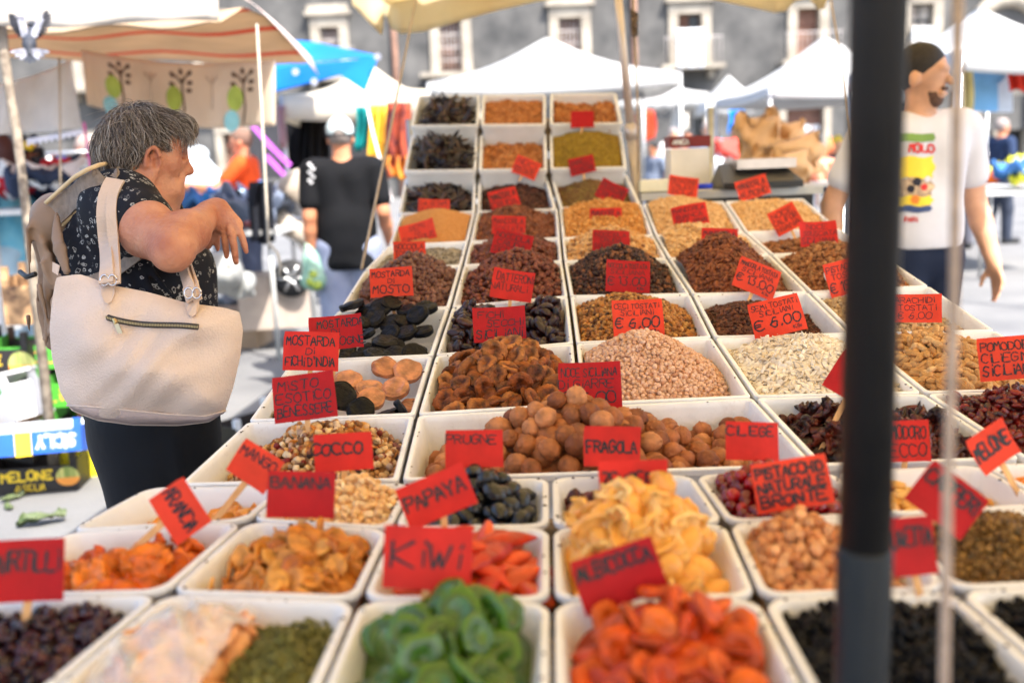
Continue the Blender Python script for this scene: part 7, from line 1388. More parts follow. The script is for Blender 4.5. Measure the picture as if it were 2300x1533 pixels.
# white cloth with a lace border
wc = mat('white_sheer', (.80, .78, .76), .9, var=.05, translucent=.6); lace = mat('lilac_lace', (.55, .54, .66), .9, c2=(.75, .74, .78), scale=60)
wcE = empty('lace_cloth', Pd(90, 300, 5.4), 'white cloth with a lilac lace border hanging behind the crooked branch', 'cloth')
P = np.array([[Pd(lerp([-60], [158 + 28 * t], s_)[0], lerp([192 - 58 * s_ ** 2], [306 - 14 * s_], t)[0], 5.4 + .05 * math.sin(s_ * 12 + t * 2)) for s_ in np.linspace(0, 1, 26)] for t in np.linspace(0, 1, 14)]); b = MB(); b.slab(P, .003); b.build('panel', wc, wcE, smooth=True)
P = np.array([[Pd(lerp([60], [186], s_)[0], lerp([312 - 22 * s_], [326 - 24 * s_ + 3 * math.sin(s_ * 60)], t)[0], 5.38) for s_ in np.linspace(0, 1, 40)] for t in (0, .5, 1)]); b = MB(); b.slab(P, .002); b.build('lace_edge', lace, wcE)
# crooked branch prop, ropes, straps
brm = mat('bleached_branch', S(150, 138, 122), .85, c2=S(104, 92, 80), scale=20, bump=.5, bscale=40)
pts = [Pd(4, 60, 4.7), Pd(10, 130, 4.7), Pd(22, 210, 4.7), Pd(38, 300, 4.7), Pd(48, 380, 4.7), Pd(58, 470, 4.7)]; dn = pts[-1] + (pts[-1] - pts[-2]) / abs((pts[-1] - pts[-2])[2]) * pts[-1][2]
b = MB(); b.tube(pts + [dn], [.022, .024, .021, .023, .02, .022, .026], 10); o = b.build('branch_prop', brm, smooth=True); tag(o, 'crooked bleached branch propping up the striped awning', 'branch')
cord([Pd(577, 55, 5.2), Pd(588, 250, 5.0), Pd(597, 420, 4.9), Pd(604, 560, 4.85)], .0065, rope_m, 'rope', 'thick white rope hanging beside the man in orange')
cord([Pd(133, 130, 5.0), Pd(135, 300, 5.0), Pd(136, 450, 5.0)], .006, cordm, 'rope', 'thin grey rope hanging between the lace cloth and the clothes rack')
cord([Pd(604, 545, 4.85), Pd(624, 570, 4.83), Pd(630, 600, 4.83), Pd(628, 620, 4.84)], .008, rope_m, 'rope_end', 'loose curled end of white rope below the clothes table corner')
pkm, ppm = mat('pink_webbing', S(226, 120, 190), .6), mat('purple_webbing', S(186, 92, 200), .6)
def webbing(pts, wid, m, label):
    P = np.array(pts); T_ = np.gradient(P, axis=0); T_ /= np.linalg.norm(T_, axis=1)[:, None]; sd = np.cross(T_, cF); b = MB(); b.slab(np.stack([P - sd * wid / 2, P + sd * wid / 2], 1), .003); o = b.build('webbing_strap', m); return tag(o, label, 'strap')
webbing([Pd(188, 275, 6.5), Pd(196, 330, 6.4), Pd(206, 392, 6.3)], .02, pkm, 'pink webbing strap in front of the bald man'); webbing([Pd(562, 275, 8.6), Pd(605, 325, 8.5), Pd(652, 372, 8.4)], .045, ppm, 'upper purple strap slanting behind the white rope'); webbing([Pd(598, 350, 8.5), Pd(628, 382, 8.45), Pd(645, 400, 8.4)], .045, ppm, 'lower purple strap slanting behind the white rope')
# ------------------------------------------------------------------ blue tarpaulin
tarp = mat('blue_tarp', S(20, 140, 226), .4, c2=S(12, 120, 210), scale=2, bump=.3, bscale=8, translucent=.3, spec=.5)
tp = empty('blue_tarpaulin', Pd(730, 160, 8.6), 'bright blue tarpaulin stretched to a point beside the striped awning', 'tarpaulin'); A, B, C_, D_ = Pd(600, 88, 9.6), Pd(700, 94, 9.6), Pd(852, 126, 8.4), Pd(600, 150, 8.4)
def tgrid(q, sag=.05, n=12): 
    u, v = np.meshgrid(np.linspace(0, 1, n), np.linspace(0, 1, n), indexing='ij'); P = np.array([[bil(q, uu, vv) for uu in np.linspace(0, 1, n)] for vv in np.linspace(0, 1, n)]); P[..., 2] -= sag * np.sin(np.pi * u) * np.sin(np.pi * v); return P
b = MB(); b.slab(tgrid([D_, C_, B, A], .06), .004); b.build('top_sheet', tarp, tp, smooth=True)
b = MB(); b.slab(tgrid([Pd(600, 212, 8.42), Pd(770, 168, 8.42), C_ + np.array([-.12, 0, -.02]), D_ + np.array([0, -.01, 0])], 0), .004); b.build('side_sheet', tarp, tp, smooth=True)
b = MB(); b.prism([C_ + np.array([-.15, -.02, 0]), C_ + np.array([0, -.02, 0]), Pd(820, 206, 8.4), Pd(762, 168, 8.4)], (0, .004, 0)); b.build('corner_flap', tarp, tp)
for (x, y) in ((706, 184), (664, 162), (848, 128)): b = MB(); b.lathe([(.012, 0), (.03, 0), (.03, .006), (.012, .006)], Pd(x, y, 8.3), 12, axis=-cF); b.build('eyelet', hw, tp)
webbing([Pd(818, 205, 8.3), Pd(838, 300, 7.6), Pd(862, 390, 7.0), Pd(880, 450, 6.6)], .03, mat('pale_webbing', S(232, 222, 222), .7), 'long pale strap running from the blue tarpaulin corner to the stall')
# ------------------------------------------------------------------ hanging clothes
def hanging(px0, py0, px1, py1, d, c, label, name='hanging_garment', c2=None, cat='garment', seed=0, group=None):
    m = cloth(name + str(seed), c, c2=c2, bump=.5, bscale=6, scale=9 if c2 else 6); n = 14; b = MB()
    P = np.array([[Pd(lerp([px0], [px1], s_)[0] + 3 * math.sin(t * 5 + seed), lerp([py0], [py1], t)[0] + 4 * math.sin(s_ * 7 + seed) * t, d + .05 * math.sin(s_ * 14 + seed * 1.7)) for s_ in np.linspace(0, 1, n)] for t in np.linspace(0, 1, 8)]); b.slab(P, .012); o = b.build(name, m, smooth=True); return tag(o, label, cat, group)
def tshirt(px, py, w_, h__, d, c, label, seed):
    m = cloth('hung_shirt%d' % seed, c, bump=.4); ol = [(-.28, 0), (-.1, -.03), (.1, -.03), (.28, 0), (.5, .22), (.36, .36), (.3, .26), (.3, 1), (-.3, 1), (-.3, .26), (-.36, .36), (-.5, .22)]
    b = MB(); pts = [Pd(px + x * w_, py + y * h__, d + .03 * math.sin(x * 9 + seed)) for x, y in ol]; b.prism(pts[::-1], (0, .05, 0)); o = b.build('hanging_tshirt', m); return tag(o, label, 'T-shirt')
blkc = S(22, 22, 26)
for i, (x0, x1, c, lab) in enumerate(((640, 668, blkc, 'black'), (664, 700, S(16, 16, 20), 'charcoal'), (698, 742, S(30, 28, 28), 'dark brown-black'))): hanging(x0, 238, x1, 398, 10.6, c, lab + ' garment hanging in the cream tent', seed=i)
hanging(742, 240, 770, 300, 10.5, S(28, 36, 70), 'navy cloth hanging behind the white cap', seed=4); hanging(772, 238, 798, 330, 10.3, S(196, 170, 150), 'beige cloth hanging beside the teal one', seed=5); hanging(798, 240, 832, 336, 9.4, S(20, 130, 130), 'teal cloth hanging beside the yellow one', seed=6); hanging(830, 236, 868, 402, 9.3, S(226, 178, 60), 'long yellow cloth hanging in the cream tent', seed=7)
hanging(866, 230, 920, 360, 9.0, S(164, 74, 48), 'orange and dark floral cloth hanging beside the rack', c2=S(50, 26, 40), seed=8); hanging(868, 350, 915, 400, 9.0, S(226, 160, 60), 'floral skirt hem in orange and yellow below the floral cloth', c2=S(150, 50, 50), seed=9)
hanging(628, 236, 640, 330, 9.6, S(190, 150, 150), 'dusty pink cloth strip at the tent leg', seed=10)
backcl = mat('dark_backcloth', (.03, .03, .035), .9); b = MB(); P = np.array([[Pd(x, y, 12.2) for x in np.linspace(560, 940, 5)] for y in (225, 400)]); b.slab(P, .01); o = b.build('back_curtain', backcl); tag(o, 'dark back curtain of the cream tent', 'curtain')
tshirt(2215, 150, 90, 100, 8.4, S(120, 176, 226), 'sky-blue T-shirt hanging from the tent edge', 20); tshirt(2246, 142, 96, 110, 8.7, S(214, 226, 242), 'pale blue-white T-shirt hanging behind the sky-blue one', 21); hanging(2268, 138, 2330, 205, 8.3, S(214, 60, 44), 'red cloth hanging from the tent edge', seed=22); hanging(2160, 105, 2182, 255, 8.2, S(226, 212, 150), 'pale yellow cloth strip hanging at the tent corner', seed=23)
hanging(1446, 248, 1470, 315, 17.5, S(226, 90, 60), 'orange cloth hanging behind the hanging cord', seed=24); hanging(1638, 248, 1672, 300, 17, S(20, 130, 220), 'bright blue cloth hanging under the small tent', seed=25); hanging(1508, 238, 1532, 330, 22, S(226, 230, 236), 'white door curtain across the square', seed=26)
# rail of hanging clothes in the left background
rk = empty('clothes_rail', ground_at(120, 430, 8.8), 'clothes rail crowded with dark trousers in the left background', 'clothes rail'); b = MB(); b.tube([Pd(84, 346, 8.8), Pd(225, 340, 8.8)], .015, 8); b.build('rail', tent_pole, rk, smooth=True)
for x in (86, 222): b = MB(); p_ = Pd(x, 343, 8.8); b.tube([p_, (p_[0], p_[1], 0)], .015, 8); b.build('upright', tent_pole, rk, smooth=True)
for i, (x, c) in enumerate(((92, (30, 32, 38)), (99, (24, 24, 28)), (106, (220, 220, 224)), (113, (190, 70, 60)), (119, (26, 28, 34)), (126, (48, 70, 140)), (134, (40, 52, 110)), (142, (30, 30, 36)), (150, (28, 28, 34)), (158, (40, 38, 42)), (166, (26, 26, 32)))):
    hanging(x, 350, x + 8, 436 - (i % 3) * 8, 8.7 + .05 * (i % 2), S(*c), ('white' if i == 2 else 'red' if i == 3 else 'blue' if i in (5, 6) else 'dark') + ' trousers hanging on the clothes rail' + ('' if i in (2, 3) else ' among others'), seed=40 + i, group='trousers on the clothes rail')
# ------------------------------------------------------------------ tables heaped with clothes
tbl_w = mat('white_table_plastic', (.6, .6, .59), .4, var=.04); leg_m = mat('table_leg_grey', (.5, .5, .48), .5)
def clothes_table(px0, px1, py, d, depth_, label, nclothes, pal, skirt=None, seed=0, top_z=None):
    A = Pd(px0, py, d); B = Pd(px1, py, d); z = (A[2] + B[2]) / 2 if top_z is None else top_z; A[2] = B[2] = z; e = empty('market_table', ((A + B) / 2) * np.array([1, 1, 0]), label, 'table'); by = np.array([0, depth_, 0]); b = MB(); cs = [A, B, B + by, A + by]; b.prism(shrink(cs, -.02), (0, 0, -.035)); b.build('table_top', tbl_w, e)
    for p_ in shrink(cs, .08): b = MB(); b.tube([(p_[0], p_[1], 0), (p_[0], p_[1], z - .034)], .018, 8); b.build('leg', leg_m, e, smooth=True)
    rs = random.Random(seed)
    for i in range(nclothes):
        V0, F0 = it_flap(rs.uniform(.35, .6), rs.uniform(.3, .45), .03, seed * 20 + i, .35, .35, 12, 10); u, v = rs.random(), rs.random(); pos = bil(cs, .05 + .9 * u, .1 + .85 * v); a = rs.uniform(0, 6); V = V0 @ rotz(a).T; V[:, 2] += z - V[:, 2].min() + .004 + rs.uniform(0, .10); V[:, :2] += pos[:2]
        c, nm = pal[i % len(pal)]; b = MB(); b.add(V, F0); o = b.build('folded_garment', cloth('garment_%s' % nm.replace(' ', '_'), S(*c), bump=.5, bscale=9), smooth=True); tag(o, 'crumpled %s garment on the %s' % (nm, label.split(' with')[0].split(' heaped')[0]), 'garment', 'garments on the ' + label.split(' with')[0].split(' heaped')[0])
    return cs
pal1 = [((40, 44, 52), 'charcoal'), ((70, 120, 180), 'blue'), ((200, 220, 236), 'pale blue'), ((34, 36, 44), 'black'), ((60, 140, 210), 'bright blue'), ((226, 228, 232), 'white'), ((120, 130, 150), 'grey-blue')]
clothes_table(380, 622, 520, 7.3, 1.6, 'white plastic table heaped with clothes behind the woman\'s hand', 22, pal1, seed=1)
hanging(560, 408, 612, 545, 7.25, S(34, 36, 44), 'black trousers hanging over the corner of the clothes table', seed=60)
clothes_table(2130, 2420, 430, 10.5, 1.8, 'far clothes table beside the man in the printed shirt', 16, [((30, 34, 44), 'navy'), ((24, 26, 32), 'black'), ((230, 110, 40), 'orange'), ((60, 80, 130), 'blue'), ((210, 210, 60), 'yellow')], seed=2)
clothes_table(-60, 150, 470, 6.4, 1.2, 'white table of folded clothes beside the crooked branch', 9, [((40, 50, 70), 'slate'), ((190, 40, 50), 'red'), ((226, 226, 230), 'white'), ((50, 60, 84), 'dark blue')], seed=3)
clothes_table(1640, 1920, 392, 9.5, 1.6, 'white folding table behind the black scale', 6, [((226, 130, 90), 'salmon'), ((230, 228, 226), 'white'), ((206, 80, 70), 'coral')], seed=5)
# clear plastic bags and boxes under the clothes table
film2 = mat('milky_bag_film', (.5, .51, .5), .3, c2=(.4, .4, .38), var=.1, bump=.6, bscale=14, translucent=.3); card = mat('brown_cardboard', S(176, 150, 124), .85, var=.12, scale=5, bump=.1)
def sack(px, py, d, r, m, name, label, cat, seed):
    rs = random.Random(seed); c_ = Pd(px, py, d); k_ = SDF(c_ - np.array(r) * 1.7, c_ + np.array(r) * 1.7, max(.008, min(r) / 11)); k_.ell(c_, np.array(r), None, k=0)
    for _ in range(10): o_ = np.array([rs.uniform(-.8, .8), rs.uniform(-.8, .8), rs.uniform(-.8, .8)]) * np.array(r); k_.ell(c_ + o_, np.array(r) * rs.uniform(.25, .5), None, k=.04)
    for _ in range(6): o_ = np.array([rs.uniform(-1, 1), -1, rs.uniform(-1, 1)]) * np.array(r); k_.cap(c_ + o_, c_ + o_ * .4 + np.array([rs.uniform(-.1, .1), 0, -.1]), .012, .004, k=.03, mode='sub')
    o = link(name, k_.mesh(name), m); return tag(o, label, cat)
sack(492, 612, 6.9, (.17, .14, .15), film2, 'plastic_sack', 'clear plastic sack of goods below the woman\'s hand', 'sack', 1); sack(535, 640, 7.0, (.10, .1, .1), film2, 'plastic_sack', 'smaller plastic sack beside the bag buckle', 'sack', 2)
def carton(px, py, d, size, rz, m, name, label, cat='box', on=None):
    c_ = Pd(px, py, d); 
    if on is not None: c_[2] = on + size[2] / 2
    M = rotz(R(rz)); b = MB(); t = .006; hx, hy, hz = size[0] / 2, size[1] / 2, size[2] / 2
    for (o_, s_) in (((0, -hy, 0), (size[0], t, size[2])), ((0, hy, 0), (size[0], t, size[2])), ((-hx + t / 2, 0, 0), (t, size[1] - t, size[2])), ((hx - t / 2, 0, 0), (t, size[1] - t, size[2])), ((0, 0, -hz + t / 2), (size[0] - 2 * t, size[1] - t, t))): b.box(c_ + M @ np.array(o_), s_, M)
    for (o_, s_, a) in (((0, -hy * .5, hz), (size[0] * .96, size[1] * .48, .004), .12), ((0, hy * .5, hz), (size[0] * .96, size[1] * .48, .004), -.1)): b.box(c_ + M @ (np.array(o_) + np.array([0, 0, .004])), s_, M @ np.array([[1, 0, 0], [0, math.cos(a), -math.sin(a)], [0, math.sin(a), math.cos(a)]]))
    o = b.build(name, m); return tag(o, label, cat), c_, M
carton(610, 590, 8.0, (.55, .4, .42), 12, mat('grey_beige_card', S(172, 158, 146), .85, var=.1), 'cardboard_box', 'beige cardboard box under the clothes table corner', on=.18); carton(520, 636, 8.2, (.5, .35, .3), -8, card, 'cardboard_box', 'brown cardboard box on the ground under the clothes table', on=0)
# ------------------------------------------------------------------ pushchair
SD = 8.0; st = empty('pushchair', ground_at(655, 560, SD), 'beige folded-hood pushchair behind the man in black', 'pushchair'); hood_m = cloth('beige_hood', S(196, 184, 168), c2=S(160, 148, 134)); chrome = mat('chrome_tube', (.6, .6, .6), .25, metal=.9)
c_ = Pd(672, 420, SD); k_ = SDF(c_ - .4, c_ + .45, .012); k_.ell(c_ + np.array([.05, 0, -.05]), (.24, .2, .2), None, k=0); k_.ell(c_ + np.array([-.10, -.02, -.17]), (.24, .18, .17), None, k=.02, mode='sub'); k_.clip(c_ + np.array([0, 0, -.14]), (-.2, 0, -1)); link('hood', k_.mesh('hood'), hood_m, st)
b = MB(); b.tube([c_ + np.array([-.2, -.1, -.12]), c_ + np.array([-.1, -.15, -.3]), c_ + np.array([.12, -.15, -.42])], [.05, .08, .09], 10); b.build('seat', hood_m, st, smooth=True)
for s_ in (-1, 1):
    b = MB(); y = .2 * s_; b.tube([c_ + np.array([-.55, y, .05]), c_ + np.array([-.2, y, -.25]), c_ + np.array([.3, y, -.75])], .014, 8); b.build('frame_tube', chrome, st, smooth=True)
    b = MB(); g0 = Pd(655, 625, SD + y); b.lathe([(.02, -.015), (.145, -.018), (.15, 0), (.145, .018), (.02, .015)], g0, 24, axis=(0, 1, 0)); wh = b.build('wheel', mat('tyre_rubber', (.02, .02, .022), .7), st, smooth=True); b = MB()
    for q_ in range(6): t = q_ * math.pi / 3; b.tube([g0 + np.array([0, -.022, 0]), g0 + np.array([.11 * math.cos(t), -.022, .11 * math.sin(t)])], .014, 6)
    b.build('spoke', chrome, wh, smooth=True)
# ------------------------------------------------------------------ weighing table behind the trays
wt = empty('weighing_table', ground_at(1640, 430, 4.3), 'side table with scale, box and paper sacks behind the trays', 'table'); b = MB(); A = Pd(1440, 432, 4.15); B = Pd(1850, 418, 4.15); zt = min(A[2], B[2]); b.prism([(A[0], A[1], zt), (B[0], A[1], zt), (B[0], A[1] + .6, zt), (A[0], A[1] + .6, zt)], (0, 0, -.03)); b.build('table_top', mat('weigh_table', (.6, .6, .58), .5), wt)
for (x, y) in ((A[0] + .05, A[1] + .05), (B[0] - .05, A[1] + .05), (A[0] + .05, A[1] + .55), (B[0] - .05, A[1] + .55)): b = MB(); b.tube([(x, y, 0), (x, y, zt - .029)], .02, 8); b.build('leg', steel, wt, smooth=True)
b = MB(); b.box(((A[0] + B[0]) / 2, A[1] - .012, zt - .13), (B[0] - A[0] - .1, .01, .2)); b.build('dark_apron', mat('dark_apron', (.03, .03, .03), .7), wt)
cream = mat('cream_lid', S(238, 232, 204), .5); b = MB(); p_ = Pd(1475, 413, 4.2); b.box((p_[0], p_[1] + .05, zt + .028), (.15, .2, .045)); o = b.build('cream_box', cream); tag(o, 'low cream box lying beside the aluminium pole', 'box'); blu = mat('blue_marker', S(30, 60, 200), .4); b = MB(); p_ = Pd(1585, 412, 4.1); b.tube([(p_[0] - .03, p_[1] + .02, zt + .02), (p_[0] + .03, p_[1] + .02, zt + .02)], .012, 10); o = b.build('blue_marker', blu, smooth=True); tag(o, 'blue marker pen lying behind the orange card', 'pen')
wb = mat('white_card_box', (.72, .68, .64), .7, var=.06); p_ = Pd(1552, 385, 4.35); b = MB(); b.box((p_[0], p_[1] + .1, zt + .09), (.17, .16, .175)); o = b.build('small_carton', wb); tag(o, 'pale carton under the dark red package', 'box')
rdb = mat('dark_red_card', S(110, 26, 26), .5); pk = empty('red_package', (p_[0], p_[1] + .1, zt + .18), 'dark red printed package lying on the pale carton', 'package'); b = MB(); pc = np.array([p_[0], p_[1] + .09, zt + .205]); b.box(pc, (.18, .15, .05)); b.build('carton', rdb, pk); b = MB(); ribbons(b, text_strokes([('AMiCA', 1, 0)], .08, .03, rs=random.Random(2)), lambda x, y: pc + np.array([x - .04, -.0765, y]), .2); b.build('lettering', note, pk)
# scale
scp = Pd(1715, 428, 4.1); sc = empty('weighing_scale', (scp[0], scp[1], zt), 'black shop scale with a steel pan behind the trays', 'scale'); b = MB(); sx = .165; b.add([(scp[0] - sx, scp[1], zt + .004), (scp[0] + sx, scp[1], zt + .004), (scp[0] + sx, scp[1] + .3, zt + .004), (scp[0] - sx, scp[1] + .3, zt + .004), (scp[0] - sx, scp[1], zt + .03), (scp[0] + sx, scp[1], zt + .03), (scp[0] + sx * .75, scp[1] + .22, zt + .105), (scp[0] - sx * .85, scp[1] + .22, zt + .105)], [(0, 3, 2, 1), (0, 1, 5, 4), (1, 2, 6, 5), (2, 3, 7, 6), (3, 0, 4, 7), (4, 5, 6, 7)]); b.build('housing', mat('scale_black', (.02, .02, .022), .35), sc)
pan = mat('steel_pan', (.62, .56, .54), .3, metal=.8); b = MB(); pc = Pd(1706, 374, 4.3); b.box(pc, (.25, .24, .012)); b.box(pc + np.array([0, -.118, .018]), (.25, .006, .03)); b.box(pc + np.array([0, .118, .018]), (.25, .006, .03)); b.box(pc + np.array([-.122, 0, .018]), (.006, .23, .03)); b.box(pc + np.array([.122, 0, .018]), (.006, .23, .03)); b.build('pan', pan, sc); b = MB(); b.tube([(pc[0], pc[1], zt + .05), pc], .03, 10); b.build('pan_post', pan, sc, smooth=True)
# brown paper sacks
kraft = mat('kraft_paper', S(222, 182, 134), .8, c2=S(196, 148, 98), scale=4, bump=.6, bscale=9)
def paper_sack(px, py, d, w_, h__, dp, rz, tilt, label, seed):
    M = rotz(R(rz)) @ np.array([[math.cos(tilt), 0, -math.sin(tilt)], [0, 1, 0], [math.sin(tilt), 0, math.cos(tilt)]]); c_ = Pd(px, py, d); rs = random.Random(seed); rings = []; n = 28
    for k, t in enumerate(np.linspace(0, 1, 14)):
        r_ = []; fl_ = 1 + .10 * math.sin(t * 9 + seed); pin = 1 - .35 * max(t - .72, 0) / .28
        for a in np.linspace(0, 2 * math.pi, n, endpoint=False):
            ca, sa = math.cos(a), math.sin(a); x = np.sign(ca) * abs(ca) ** .5 * w_ / 2 * fl_ * (1 + .05 * (t > .8)); y = np.sign(sa) * abs(sa) ** .5 * dp / 2 * pin; cr_ = .018 * math.sin(a * 3 + t * 8 + seed) + .012 * math.sin(a * 7 - t * 13); r_.append(c_ + M @ np.array([x + cr_, y + cr_, h__ * (t - .5) + (.03 * math.sin(a * 2 + seed) if t > .9 else 0)]))
        rings.append(r_)
    V = np.array(rings).reshape(-1, 3); b = MB(); F = [(i * n + k, i * n + (k + 1) % n, (i + 1) * n + (k + 1) % n, (i + 1) * n + k) for i in range(13) for k in range(n)]; F += [tuple(range(n))[::-1]]
    inner = V[-n:] * .96 + .04 * V[-n:].mean(0) - M @ np.array([0, 0, .05]); b.add(np.vstack([V, inner]), F + [(13 * n + k, 13 * n + (k + 1) % n, 14 * n + (k + 1) % n, 14 * n + k) for k in range(n)] + [tuple(range(14 * n, 15 * n))]); o = b.build('paper_sack', kraft, smooth=True); return tag(o, label, 'paper sack')
paper_sack(1705, 320, 5.6, .22, .32, .16, 10, .12, 'open crumpled brown paper sack standing behind the scale', 1); paper_sack(1745, 312, 5.75, .2, .26, .15, -20, -.4, 'brown paper sack with a folded top leaning over the other', 2); paper_sack(1770, 352, 5.5, .34, .20, .2, -8, .05, 'broad sunlit brown paper sack lying beside the scale', 3); paper_sack(1775, 385, 5.4, .2, .18, .16, 14, .0, 'small brown paper sack right behind the scale', 4)
sack(1845, 380, 5.8, (.14, .1, .07), mat('salmon_film', S(240, 170, 140), .4, bump=.5, bscale=20, translucent=.3), 'plastic_bag', 'crumpled salmon plastic bag beside the paper sacks', 'bag', 7)
sp_t = empty('sack_table', ground_at(1760, 400, 5.7), 'low wire table carrying the brown paper sacks', 'table'); za = Pd(1760, 412, 5.5)[2]; b = MB(); xa, xb = Pd(1670, 412, 5.5)[0], Pd(1900, 412, 5.5)[0]; ya = Pd(1760, 412, 5.5)[1]; b.prism([(xa, ya - .15, za), (xb, ya - .15, za), (xb, ya + .5, za), (xa, ya + .5, za)], (0, 0, -.02)); b.build('table_top', tbl_w, sp_t)
for x in (xa + .04, xb - .04):
    for y in (ya - .1, ya + .45): b = MB(); b.tube([(x, y, 0), (x, y, za - .019)], .015, 8); b.build('leg', steel, sp_t, smooth=True)
# ------------------------------------------------------------------ pigeon in flight
PD_ = 4.2; pc = Pd(66, 92, PD_); pg = empty('pigeon', pc, 'grey and white pigeon flying with raised wings beside the awning', 'pigeon')
gyf = mat('pigeon_grey', S(62, 66, 76), .7, c2=S(36, 38, 46), scale=40); whf = mat('pigeon_white', S(150, 150, 158), .7, c2=S(84, 84, 94), scale=30); bkf = mat('pigeon_dark', S(26, 25, 30), .7, c2=S(48, 47, 54), scale=50)
def Pg(x, y, dd=0.0): return Pd(x, y, PD_ + dd)
k_ = SDF(pc - .12, pc + .12, .0035); k_.cap(Pg(70, 70, .04), Pg(66, 100, -.01), .018, .026, k=.02); k_.cap(Pg(66, 100, -.01), Pg(67, 122, -.03), .024, .012, k=.015); k_.ell(Pg(72, 56, .07), (.016, .02, .017), None, k=.012); link('body', k_.mesh('body'), gyf, pg)
def feather(a, c_, wid, m, name, par):
    a = np.asarray(a); c_ = np.asarray(c_); T_ = c_ - a; sd = np.cross(T_, cF); sd /= np.linalg.norm(sd); b = MB(); b.slab(np.array([[a - sd * wid * .3, a + sd * wid * .3], [lerp(a, c_, .4) - sd * wid * .5, lerp(a, c_, .4) + sd * wid * .5], [lerp(a, c_, .85) - sd * wid * .42, lerp(a, c_, .85) + sd * wid * .42], [c_ - sd * wid * .12, c_ + sd * wid * .12]]), .0012); return b.build(name, m, par, smooth=False)
for sgn, tips, root, elb in ((-1, [(18, 33), (18, 40), (20, 47), (22, 54), (25, 61), (29, 68), (34, 75), (40, 82), (48, 88)], (60, 84), (50, 42)), (1, [(108, 25), (115, 33), (116, 42), (115, 51), (112, 60), (108, 69), (102, 76), (95, 82), (87, 88)], (72, 84), (88, 42))):
    wg = None
    k_ = SDF(pc - np.array([.14, .1, .15]), pc + np.array([.14, .1, .15]), .004); k_.cap(Pg(*root), Pg(*elb, .02), .014, .010, k=.01, flat=(cF, .4)); k_.cap(Pg(*elb, .02), lerp(Pg(*elb, .02), Pg(*tips[0], .02), .5), .010, .005, k=.01, flat=(cF, .4)); wg = link('wing', k_.mesh('wing'), whf, pg)
    for i, tp_ in enumerate(tips):
        ro = lerp(lerp(Pg(*elb, .02), Pg(*tips[0], .02), .35), Pg(*root), i / len(tips)); feather(ro, Pg(*tp_, .02 + .002 * i), .016, bkf, 'flight_feather', wg)
    for i in range(5): feather(lerp(Pg(*elb, .015), Pg(*root), i / 5), lerp(Pg(*elb, .012), Pg(*root), i / 5) + (Pg(*tips[4], .012) - Pg(*elb, .012)) * .4, .02, whf, 'covert_feather', wg)
for i in range(9): t = -1 + 2 * i / 8; feather(Pg(67 + 3 * t, 112, -.03), Pg(67 + 44 * t, 143 - 34 * abs(t) ** 1.5 * .75, -.05 + .004 * (i % 2)), .019, whf if abs(t) > .35 else gyf, 'tail_feather', pg)
# ------------------------------------------------------------------ fruit crates on the ground
def crate(px, py, d, size, rz, m, label, lip_m=None, texts=(), z0=0.0, roll=0.0, melon=False, pitch=0.0, group=None):
    """open printed tray box; texts: (string, x0,x1,z0,z1 as fractions of the front face, material)"""
    p_ = Pz(px, py, z0) if d is None else Pd(px, py, d); p_ = np.array([p_[0], p_[1], z0]); M = rotz(R(rz)); 
    if roll: M = M @ np.array([[math.cos(roll), 0, -math.sin(roll)], [0, 1, 0], [math.sin(roll), 0, math.cos(roll)]])
    if pitch: M = M @ np.array([[1, 0, 0], [0, math.cos(pitch), -math.sin(pitch)], [0, math.sin(pitch), math.cos(pitch)]])
    W_, D_, H_ = size; e = empty('fruit_crate', p_, label, 'crate', group); t = .006
    def w3(x, y, z): return p_ + M @ np.array([x, y, z])
    def bx(o_, s_, nm, mm, par=e): b = MB(); b.box(w3(*o_), s_, M); return b.build(nm, mm, par)
    fp = bx((0, -D_ / 2, H_ / 2), (W_, t, H_), 'front_panel', m); bx((0, D_ / 2, H_ / 2), (W_, t, H_), 'back_panel', m)
    for s_ in (-1, 1): bx((s_ * (W_ / 2 - t / 2), 0, H_ * .6), (t, D_ - t - .002, H_ * 1.2), 'side_panel', m)
    bx((0, 0, t / 2 + .001), (W_ - 2 * t - .002, D_ - t - .002, t), 'base_panel', card)
    for sx in (-1, 1):
        for sy in (-1, 1): bx((sx * (W_ / 2 - .02), sy * (D_ / 2 - .02), H_ * .75), (.03, .03, H_ * 1.5), 'corner_post', lip_m or m)
    for (tx, x0, x1, zz0, zz1, mm, wd) in texts:
        b = MB(); ww = (x1 - x0) * W_; hh = (zz1 - zz0) * H_; ribbons(b, text_strokes([(tx, 1, 0)], ww, hh, rs=random.Random(4), jit=.02, top=.02, fit=.98), lambda x, y: w3((x0 + x1) / 2 * W_ + x, -D_ / 2 - t / 2 - .001, (zz0 + zz1) / 2 * H_ + y), wd); b.build('lettering', mm, fp)
    if melon:
        for (r_, z_, mm, yy) in ((1, .08, mat('print_melon_green', S(206, 200, 120), .7, c2=S(120, 140, 70), scale=12, stretch=(6, 1, .4)), 0), ):
            b = MB(); n = 20; R_ = H_ * .42; cx = W_ * .40; cz = H_ * .52; up_ = [w3(cx + R_ * math.cos(a), -D_ / 2 - t / 2 - .0012, cz + R_ * math.sin(a)) for a in np.linspace(-.12, math.pi + .12, n)]; b.add(up_, [tuple(range(n))]); b.build('melon_print', mm, fp); b = MB(); dn_ = [w3(cx + R_ * 1.0 * math.cos(a), -D_ / 2 - t / 2 - .0018, cz - .0 + R_ * .75 * math.sin(a)) for a in np.linspace(math.pi, 2 * math.pi, n)]; b.add(dn_, [tuple(range(n))]); b.build('melon_flesh_print', mat('print_melon_orange', S(246, 160, 70), .7), fp)
    return e, w3
